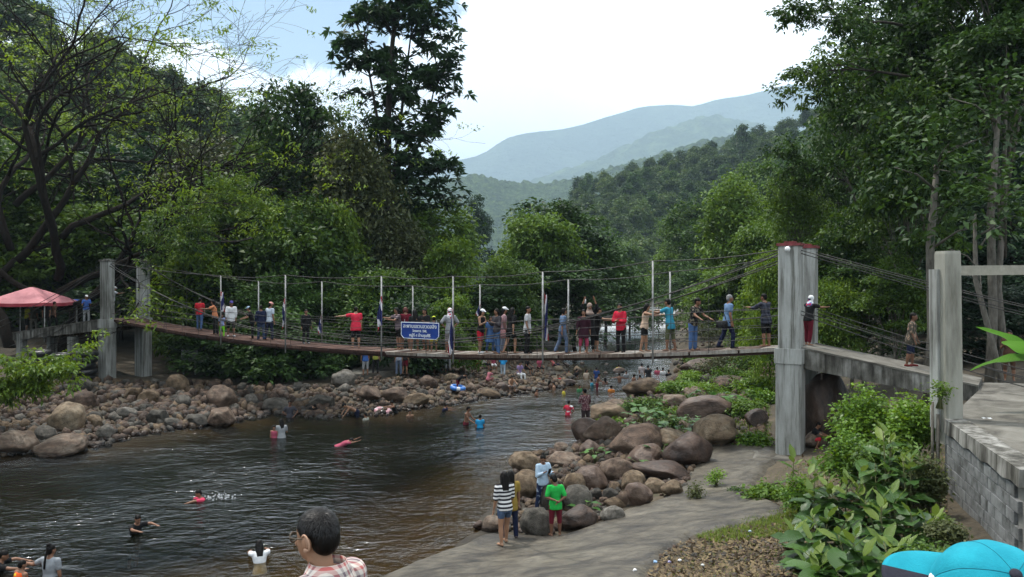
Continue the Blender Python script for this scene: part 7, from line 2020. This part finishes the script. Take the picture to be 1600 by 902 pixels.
# foreground man in a checked shirt, seen from behind
plaid = pattern('madras_check', 'plaid', ((0.62, 0.56, 0.50), (0.42, 0.12, 0.11), (0.17, 0.13, 0.15)), 15)
ph3 = at(500, 797, 3.55)
man, Jm, shm, hcm = person('man with short black hair and glasses in a checked shirt, seen from behind', (ph3.x + 0.03, ph3.y, 0), 236, 1.66, 'stand', topmat=plaid, sleeve=0.9, bottom=NAVY, bot_len=1, hair='short', skin=0, head=0.96, voxel=0.0075, headpitch=8, tuck=0.44, headyaw=9.0, shoes=None)
man.location.z = ph3.z - man['top_z'] - 0.014
man_yaw = R(9.0)
def head_part(root, hcen, hs, yaw, mb, name, mat):
    mb.v = [tuple(hcen + Matrix.Rotation(man_yaw, 3, 'Z') @ Matrix.Rotation(R(8 + 2), 3, 'X') @ (Vector(v) * hs)) for v in mb.v]
    return mb.build(name, mat, root, True)
mb = MB()
for s in (-1, 1):
    pts = [Vector((s * (0.021 + 0.016 * math.cos(a)), -0.0605 + 0.004 * abs(math.cos(a)), 0.004 + 0.013 * math.sin(a))) for a in np.linspace(0, 2 * math.pi, 17)]
    mb.tube(pts, 0.0022, 6)
    mb.tube([Vector((s * 0.037, -0.058, 0.006)), Vector((s * 0.049, -0.03, 0.006)), Vector((s * 0.052, 0.005, 0.004))], 0.0016, 6)
mb.tube([Vector((-0.005, -0.0625, 0.006)), Vector((0.005, -0.0625, 0.006))], 0.0014, 6)
head_part(man, hcm, 1.66 * 0.96, 0, mb, 'glasses', flat((0.09, 0.07, 0.05), 0.3))
for s in (-1, 1):      # shaped ears: rim, bowl and lobe
    mb = MB()
    mb.tube([Vector((s * (0.0535 + 0.003 * math.cos(a)), 0.010 + 0.0125 * math.cos(a) - 0.003 * math.sin(a), -0.006 + 0.0205 * math.sin(a))) for a in np.linspace(-2.4, 2.4, 15)], 0.0032, 7)
    mb.ell(Vector((s * 0.0505, 0.008, -0.006)), (0.004, 0.010, 0.017)); mb.ell(Vector((s * 0.0525, 0.004, -0.026)), (0.004, 0.006, 0.007))
    head_part(man, hcm, 1.66 * 0.96, 0, mb, 'ear', SKIN[3])
mb = MB()      # collar standing round the neck
def cring(z, r1, r2, dy): return [Vector((r1 * math.cos(a), dy + r2 * math.sin(a), z)) for a in np.linspace(0.0, 2 * math.pi, 25)[:-1]]
for (zz, ra, rb, dy) in ():
    pass
zc = man['top_z'] * 0
H_ = 1.66
rings = [[Vector((v.x, v.y, v.z)) * H_ + shm for v in cring(z, a, b, 0.004)] for z, a, b in ((0.815, 0.068, 0.056), (0.846, 0.050, 0.047), (0.864, 0.0485, 0.046), (0.850, 0.056, 0.052), (0.822, 0.074, 0.062))]
mb.rings(rings, cap=False); mb.build('collar', plaid, man, True)
hs_ = 1.66 * 0.96; hv = []; hq = []
g = random.Random(8)
Rh = Matrix.Rotation(man_yaw, 3, 'Z') @ Matrix.Rotation(R(2), 3, 'X') @ Matrix.Rotation(R(8), 3, 'X')
whorl = Vector((0.25, 0.62, 0.75)).normalized()
for k in range(5200):
    d0 = Vector((g.gauss(0, 1), g.gauss(0, 1), g.gauss(0, 1))).normalized()
    if d0.y < -0.25 and d0.z < 0.30 + 0.5 * (-0.25 - d0.y): continue
    if d0.z < -0.62 or (d0.z < -0.05 and d0.y < 0.32): continue
    fl = (d0 - whorl); fl = (fl - d0 * fl.dot(d0)); fl = (fl.normalized() if fl.length > 1e-4 else Vector((1, 0, 0))) + Vector((g.gauss(0, .25), g.gauss(0, .25), g.gauss(0, .25) - 0.25))
    sd = d0.cross(fl).normalized() * 0.00045 * g.uniform(0.7, 1.6)
    L0 = g.uniform(0.012, 0.026); base = len(hv); lf = g.random()
    for j in range(4):
        t = j / 3; q = (d0 + fl * L0 * 16 * t * 0.55).normalized()
        r_ = Vector((0.0508, 0.0590, 0.0545)); p_ = Vector((q.x * r_.x, q.y * r_.y + 0.013, q.z * r_.z + 0.018)) * (1 + (0.02 + 0.05 * lf) * t + 0.04 * t * (1 - t) * lf)
        if q.z < -0.1: p_.y += 0.008 * min(1, -q.z)
        w_ = sd * (1 - 0.8 * t)
        for sg in (-1, 1): hv.append(tuple(hcm + Rh @ ((p_ + w_ * sg) * hs_)))
    for j in range(3): hq.append((base + 2 * j, base + 2 * j + 1, base + 2 * j + 3, base + 2 * j + 2))
hair_strand = surf('hair_strand', [(0.3, (0.004, 0.0035, 0.0035)), (0.7, (0.020, 0.018, 0.017))], scale=60, rough=0.38, spec=0.32, bump=0)
new_obj('hair_strands', np_mesh('hair_strands', np.array(hv), quads=np.array(hq), mats=[hair_strand], smooth=True), man)['kind'] = 'stuff'
# child's turquoise cap close to the camera
cc = at(1552, 930, 1.55)
kid, Jk, shk, hck = person('child in a turquoise and navy peaked cap close in front', (cc.x, cc.y, 0), -80, 1.16, 'stand', top=(0.4, 0.4, 0.42), bottom=NAVY, bot_len=0.6, hair='short', head=1.22, voxel=0.009, headpitch=20)
hk_ = Matrix.Rotation(R(-80), 3, 'Z') @ hck
kid.location = cc - hk_ + Vector((0, 0.02, -0.03))
ax_ = Vector((0.02, -math.cos(R(43)), math.sin(R(43)))).normalized()
bx_ = Vector((-1, 0, 0.42)); bx_ = (bx_ - ax_ * bx_.dot(ax_)).normalized(); ux_ = ax_.cross(bx_)
if ux_.z < 0: ux_ = -ux_
turq = surf('turquoise_twill', [(0.3, (0.006, 0.20, 0.27)), (0.7, (0.012, 0.28, 0.36))], scale=14, rough=0.85, spec=0.2, bump=0.4, bscale=220, bdist=0.002)
navyc = surf('navy_twill', [(0.3, (0.018, 0.018, 0.026)), (0.7, (0.032, 0.032, 0.045))], scale=14, rough=0.85, spec=0.2, bump=0.4, bscale=220, bdist=0.002)
capo = empty('peaked_cap', cc); capo.parent = kid
capo.matrix_parent_inverse = (Matrix.Translation(kid.location) @ Matrix.Rotation(R(-80), 4, 'Z')).inverted()
def cp3(a, b, c): return ax_ * a + bx_ * b + ux_ * c
RC = 0.104
nseg, nr = 180, 30
vs_ = []; fs_ = []
for j in range(nr + 1):
    ph = math.pi / 2 * j / nr
    for i in range(nseg):
        th = 2 * math.pi * i / nseg
        seam = 1 - 0.012 * math.exp(-((((th / (math.pi / 3)) % 1.0) - 0.5) * 2) ** 2 * 0) * 0
        gro = 1 - 0.014 * math.exp(-(min((th % (math.pi / 3)), math.pi / 3 - th % (math.pi / 3)) / 0.035) ** 2)
        wob = 1 + 0.018 * math.sin(3 * th + 1.0) * math.sin(ph) + 0.03 * mnoise.noise(Vector((math.cos(th) * 2.2, math.sin(th) * 2.2, ph * 3))) * math.sin(ph)
        r = RC * math.sin(ph) * gro * wob
        vs_.append(cp3(RC * 0.98 * math.cos(ph) ** 0.85 * wob - 0.012, r * math.cos(th) * 1.06, r * math.sin(th)))
for j in range(nr):
    for i in range(nseg):
        k = (i + 1) % nseg; fs_.append((j * nseg + i, (j + 1) * nseg + i, (j + 1) * nseg + k, j * nseg + k))
mb = MB(); mb.add(vs_, fs_); o = mb.build('crown', turq, capo, True)
seam_m = flat((0.006, 0.14, 0.19))
for i_ in range(6):
    for off_ in (0,):
        k_ = (i_ * 30 + off_) % nseg
        pts_ = [vs_[j * nseg + (k_ if j > 5 else (i_ * 30) % nseg)] * 1.004 for j in range(2, nr + 1)]
        mb = MB(); mb.tube(pts_, 0.0006, 4); mb.build('seam', seam_m, o, True)
mb = MB(); mb.ell(cp3(RC * 0.98 - 0.010, 0, 0), (0.0115, 0.0115, 0.0075), Matrix((ux_, bx_, ax_)).transposed()); mb.build('button', navyc, capo, True)
def peak(v0, v1, name, mat, lift=0.0):
    nu, nv = 26, 9; vt = []; fs2 = []
    for side_ in (0, 1):
        for j in range(nv + 1):
            for i in range(nu + 1):
                v = v0 + (v1 - v0) * i / nu             # across, -1..1
                f = j / nv
                inner = RC * 1.04 * math.sqrt(max(0.0, 1 - (v * 0.86) ** 2)); outer = inner + 0.088 * (1 - abs(v) ** 2.2) ** 0.7 if abs(v) < 1 else inner
                b = inner + (outer - inner) * f; c = v * 0.089
                a = -0.012 - 0.30 * (c ** 2) / 0.089 - 0.10 * f * 0.08 + lift - side_ * 0.0035
                vt.append(cp3(a, b, c))
    n1 = (nu + 1) * (nv + 1)
    for j in range(nv):
        for i in range(nu):
            q = j * (nu + 1) + i
            fs2.append((q, q + 1, q + nu + 2, q + nu + 1)); fs2.append((n1 + q, n1 + q + nu + 1, n1 + q + nu + 2, n1 + q + 1))
    mb = MB(); mb.add(vt, fs2)
    rim = [nv * (nu + 1) + i for i in range(nu + 1)]
    mb.f += [(rim[i], rim[i + 1], n1 + rim[i + 1], n1 + rim[i]) for i in range(nu)]; mb.m += [0] * nu
    return mb.build(name, mat, capo, True)
peak(0.12, 1.0, 'peak', turq); peak(-1.0, 0.12, 'peak_panel', navyc, 0.0006)
mb = MB(); mb.tube([cp3(-0.006 + 0.03 * t, RC * 1.05 * math.sqrt(max(0, 1 - (0.86 * (0.12 - t)) ** 2)) - 0.012 * t, (0.12 - t) * 0.089) for t in np.linspace(0, 0.9, 8)], [0.004, 0.009, 0.010, 0.010, 0.010, 0.010, 0.008, 0.004], 8); mb.build('white_patch', flat((0.65, 0.67, 0.68)), capo, True)
# ------------------------------------------------------------------ smaller things
def torus(mb, c, Rr, r, M_=None, nu=28, nv=10, wob=0.0):
    vs = []; fs = []
    for i in range(nu):
        a = 2 * math.pi * i / nu; rr = r * (1 + wob * math.sin(a * 3))
        for j in range(nv):
            b_ = 2 * math.pi * j / nv
            p = Vector(((Rr + rr * math.cos(b_)) * math.cos(a), (Rr + rr * math.cos(b_)) * math.sin(a), rr * math.sin(b_)))
            vs.append(Vector(c) + (M_ @ p if M_ is not None else p))
    for i in range(nu):
        for j in range(nv):
            fs.append((i * nv + j, ((i + 1) % nu) * nv + j, ((i + 1) % nu) * nv + (j + 1) % nv, i * nv + (j + 1) % nv))
    mb.add(vs, fs)
rubber = surf('black_rubber', [(0.3, (0.008, 0.008, 0.008)), (0.7, (0.022, 0.022, 0.022))], scale=6, rough=0.38, spec=0.5, bump=0.1)
def tube_me(Rr, r):
    mb = MB(); torus(mb, (0, 0, 0), Rr, r, wob=0.04); mb.tube([(Rr - r * 0.9, 0, 0), (Rr - r * 1.5, 0, 0.02)], 0.015, 6)
    return mb.mesh('inner_tube', rubber, True)
TM = tube_me(0.42, 0.16)
for k, (px, pb, d, n, lab) in enumerate(((133, 598, 41.0, 5, 'black inner tube in the stack next to the far pier'), (97, 600, 41.5, 4, 'black inner tube in the middle stack'), (64, 602, 42.0, 4, 'black inner tube in the stack nearest the left edge'))):
    p = at(px, pb, d); z0 = hz(p.x, p.y) + 0.12
    for i in range(n):
        o = new_obj('inner_tube', TM, None, (p.x + random.uniform(-.06, .06), p.y + random.uniform(-.06, .06), z0 + 0.14 + i * 0.29), (R(random.uniform(-3, 3)), R(random.uniform(-3, 3)), random.uniform(0, 6)))
        tag(o, lab, 'inner tube', 'inner tubes stacked for hire')
p = at(44, 600, 40.2); o = new_obj('inner_tube', TM, None, (p.x, p.y, hz(p.x, p.y) + 0.52), (R(78), 0, R(-15))); tag(o, 'black inner tube leaning on its edge in front of the stacks', 'inner tube')
# swim rings
def ring(px, wl, Rr, r, c, label, z=0.05, c2=None, onland=False):
    p = ground_at(px, wl) if onland else on(px, wl, 0)
    mb = MB(); torus(mb, (0, 0, 0), Rr, r); mb.m = [0 if (i // 10) % 7 < 5 else 1 for i in range(len(mb.f))]
    o = mb.build('swim_ring', [flat(c, 0.35, 0.5), flat(c2 or WHITE, 0.35, 0.5)], None, True); o.location = (p.x, p.y, (p.z if onland else 0) + z); o.rotation_euler = (R(8), R(5), 0.4)
    tag(o, label, 'swim ring')
ring(598, 645, 0.30, 0.11, (0.55, 0.30, 0.34), 'pale pink swim ring afloat by the shore', 0.07)
ring(715, 614, 0.30, 0.11, (0.03, 0.16, 0.50), 'blue and white swim ring on the stones', 0.25, onland=True)
# red tent
tp = at(50, 520, 47.5); tp.z = 2.3
tent = empty('canopy_tent', tp); tag(tent, 'red and pink pop up canopy tent at the far left', 'tent')
hw = 1.75; ez = CZ + (HY - 472) / FPX * 47.5 - tp.z; pz = CZ + (HY - 448) / FPX * 47.5 - tp.z
redc = surf('tent_red', [(0.3, (0.38, 0.04, 0.06)), (0.7, (0.55, 0.10, 0.13))], scale=2, rough=0.8, bump=0.2, bscale=6, bdist=0.05)
pinkc = surf('tent_pink', [(0.3, (0.42, 0.16, 0.18)), (0.7, (0.55, 0.24, 0.26))], scale=2, rough=0.8, bump=0.2, bscale=6, bdist=0.05)
mb = MB()
N = 8; cs = [(-hw, -hw), (hw, -hw), (hw, hw), (-hw, hw)]
rgs = []
for j in range(7):
    s = 1 - j / 6.2; rr = []
    for i in range(4):
        a, b_ = Vector((*cs[i], 0)), Vector((*cs[(i + 1) % 4], 0))
        for k in range(N):
            q = a.lerp(b_, k / N) * s; sag = 0.06 * math.sin(math.pi * k / N) * s
            rr.append(q + Vector((0, 0, ez + (pz - ez) * (1 - s) ** 0.9 - sag)))
    rgs.append(rr)
mb.rings(rgs, cap=False); canopy_o = mb.build('canopy', pinkc, tent, True)
mb = MB(); va = [v + Vector((0, 0, -0.18)) for v in rgs[0]]; mb.rings([[v * 1.003 for v in rgs[0]], va], cap=False); mb.build('valance', redc, canopy_o)
for x, y in cs:
    mb = MB(); mb.tube([(x * .97, y * .97, 0), (x * .97, y * .97, ez - 0.05)], 0.03, 6); mb.build('pole', redc if x < 0 and y < 0 else M['steel'], tent)
# blue tarpaulin behind
tq = at(113, 500, 50); tq.z = 2.5
tarp = empty('blue_tarpaulin', tq); tag(tarp, 'small blue tarpaulin roof between the tent and the far tower', 'tarpaulin')
zz = CZ + (HY - 468) / FPX * 50 - tq.z
X, Y = np.meshgrid(np.linspace(-0.6, 0.6, 9), np.linspace(-0.8, 0.8, 9)); new_obj('sheet', grid_mesh('sheet', X, Y, zz - 0.25 * X ** 2 - 0.15 * Y ** 2 + 0.02 * np.sin(X * 9), [flat((0.02, 0.06, 0.28), 0.5)]), tarp)
for x, y in ((-.58, -.75), (.58, -.75), (.58, .75), (-.58, .75)):
    mb = MB(); mb.tube([(x, y, -0.3), (x, y, zz - 0.12)], 0.025, 6); mb.build('pole', M['bark_pale'], tarp)
# grey board in the shade and shaded platform under the bridge
p = at(296, 566, 44); mb = MB(); mb.box((0, 0, 0), (0.85, 0.04, 0.62)); mb.box((-0.3, 0.05, -0.55), (0.06, 0.05, 1.2)); mb.box((0.3, 0.05, -0.55), (0.06, 0.05, 1.2)); o = mb.build('notice_board', flat((0.32, 0.33, 0.33))); o.location = p + Vector((0, 0, 0.35)); o.rotation_euler = (R(-4), 0, R(8)); tag(o, 'plain grey board standing in the shade under the bridge', 'board')
q = [on(545, 600, 0.5), on(700, 584, 0.5), on(706, 572, 0.6), on(560, 574, 0.6)]
mb = MB(); mb.rings([[Vector((v.x, v.y, z)) for v in q] for z in (0.2, PLZ)]); o = mb.build('shore_platform', M['concrete_floor']); tag(o, 'low grey concrete platform in the shade under the sign', 'platform')
# shoulder bag, handbag and phone carried on the bridge
def held(name, px, py, off, label, cat, build, mat):
    t = t_of(px, off); d = bp_(t, off).y
    mb = MB(); build(mb); o = mb.build(name, mat, None, True); o.location = at(px, py, d); tag(o, label, cat); return o
def bag(mb, w=0.3, h=0.26, d=0.1):
    rg_ = lambda z, k: [Vector((x * k, y * k, z)) for x, y in ((-w / 2, -d / 2), (w / 2, -d / 2), (w / 2, d / 2), (-w / 2, d / 2))]
    mb.rings([rg_(-h / 2, 0.9), rg_(-h / 3, 1), rg_(h / 3, 1), rg_(h / 2, 0.8)]); mb.tube([(-w * .42, 0, h / 2 - .02), (-w * .1, 0, h * 1.9), (w * .1, 0, h * 1.9), (w * .42, 0, h / 2 - .02)], 0.012, 6)
held('shoulder_bag', 1128, 507, -0.35, 'black shoulder bag on the grey haired man', 'bag', lambda m_: bag(m_, 0.34, 0.22), flat((0.015, 0.015, 0.016), 0.5))
held('handbag', 786, 522, -0.4, 'brown and pink handbag carried among the friends', 'bag', lambda m_: bag(m_, 0.2, 0.3), flat((0.25, 0.12, 0.12), 0.6))
held('mobile_phone', 914, 471, 0.15, 'white phone held overhead on the bridge', 'phone', lambda m_: m_.box((0, 0, 0), (0.08, 0.015, 0.15)), flat((0.6, 0.6, 0.6), 0.3))
# litter
for px, py, c, lab in ((1024, 886, (0.25, 0.4, 0.6), 'small bluish crumpled cup on the gravel'), (1046, 886, (0.3, 0.28, 0.45), 'flattened purple wrapper on the gravel'), (1062, 884, (0.6, 0.6, 0.62), 'white crumpled cup on the gravel'), (1098, 892, (0.5, 0.5, 0.48), 'white paper scrap on the gravel'), (1172, 838, (0.35, 0.45, 0.5), 'pale wrapper in the grass'), (992, 900, (0.6, 0.6, 0.6), 'white scrap on the slab')):
    p = ground_at(px, py); v, f = rock_shape(int(px), 2, 0.6, 0.5); mb = MB(); mb.add([Vector(a) * 0.035 for a in v], f); o = mb.build('litter', flat(c, 0.4)); o.location = p + Vector((0, 0, 0.09)); o.scale = (1, 0.8, 0.7); tag(o, lab, 'litter')
p = ground_at(1291, 692, 1.0) + Vector((0, 0, 0.08)); v, f = rock_shape(5, 3, 0.2, 0.4); mb = MB(); mb.add([Vector(a) * 0.10 for a in v], f); o = mb.build('plastic_bag', flat((0.55, 0.56, 0.58), 0.4), None, True); o.location = p; o.scale = (1, 0.8, 1.1); tag(o, 'white plastic bag beside the huge dark boulder', 'bag')
p = on(1542, 657, 2.92); mb = MB(); X, Y = np.meshgrid(np.linspace(-.1, .1, 7), np.linspace(-.05, .05, 5)); o = new_obj('paper_scrap', grid_mesh('paper_scrap', X, Y, 0.015 + 0.012 * np.sin(X * 40) * np.cos(Y * 50), [flat((0.65, 0.65, 0.64))])); o.location = (p.x, p.y, LZ + 0.05); tag(o, 'white paper scrap on the landing floor', 'litter')
# fallen branch on the slab edge
p = ground_at(1185, 770); mb = MB(); mb.tube([(-0.5, -0.3, 0.05), (-0.1, 0, 0.12), (0.3, 0.25, 0.10), (0.6, 0.3, 0.16)], [0.03, 0.03, 0.022, 0.012], 7); mb.tube([(0.0, 0.05, 0.11), (0.15, -0.1, 0.22)], [0.016, 0.008], 6); o = mb.build('fallen_branch', M['bark'], None, True); o.location = p; tag(o, 'dark fallen branch beside the slab', 'branch')
# splashes round the swimmers
spm, nt, b, out = base_mat('splash_water'); b.inputs['Base Color'].default_value = (0.75, 0.78, 0.8, 1); b.inputs['Roughness'].default_value = 0.15
for px, wl, r_, h_, lab in ((343, 779, 0.34, 0.20, 'white splash beside the red pink swimmer'), (945, 608, 0.4, 0.15, 'splash next to the bare chested boy')):
    p = on(px, wl, 0); mb = MB()
    for k in range(110):
        a = random.uniform(0, 6.28); q = random.random() ** 0.5 * r_; z = max(0.0, random.gauss(0.4, 0.4) * h_ * (1 - q / r_ * 0.7)); s = random.uniform(0.004, 0.013)
        mb.ell((math.cos(a) * q * 1.3, math.sin(a) * q * 0.6, z), (s * 1.4, s, s * 0.7), None, 6, 4)
    o = mb.build('splash_foam', spm, None, True); o.location = p; tag(o, lab, 'splash', kind='stuff')
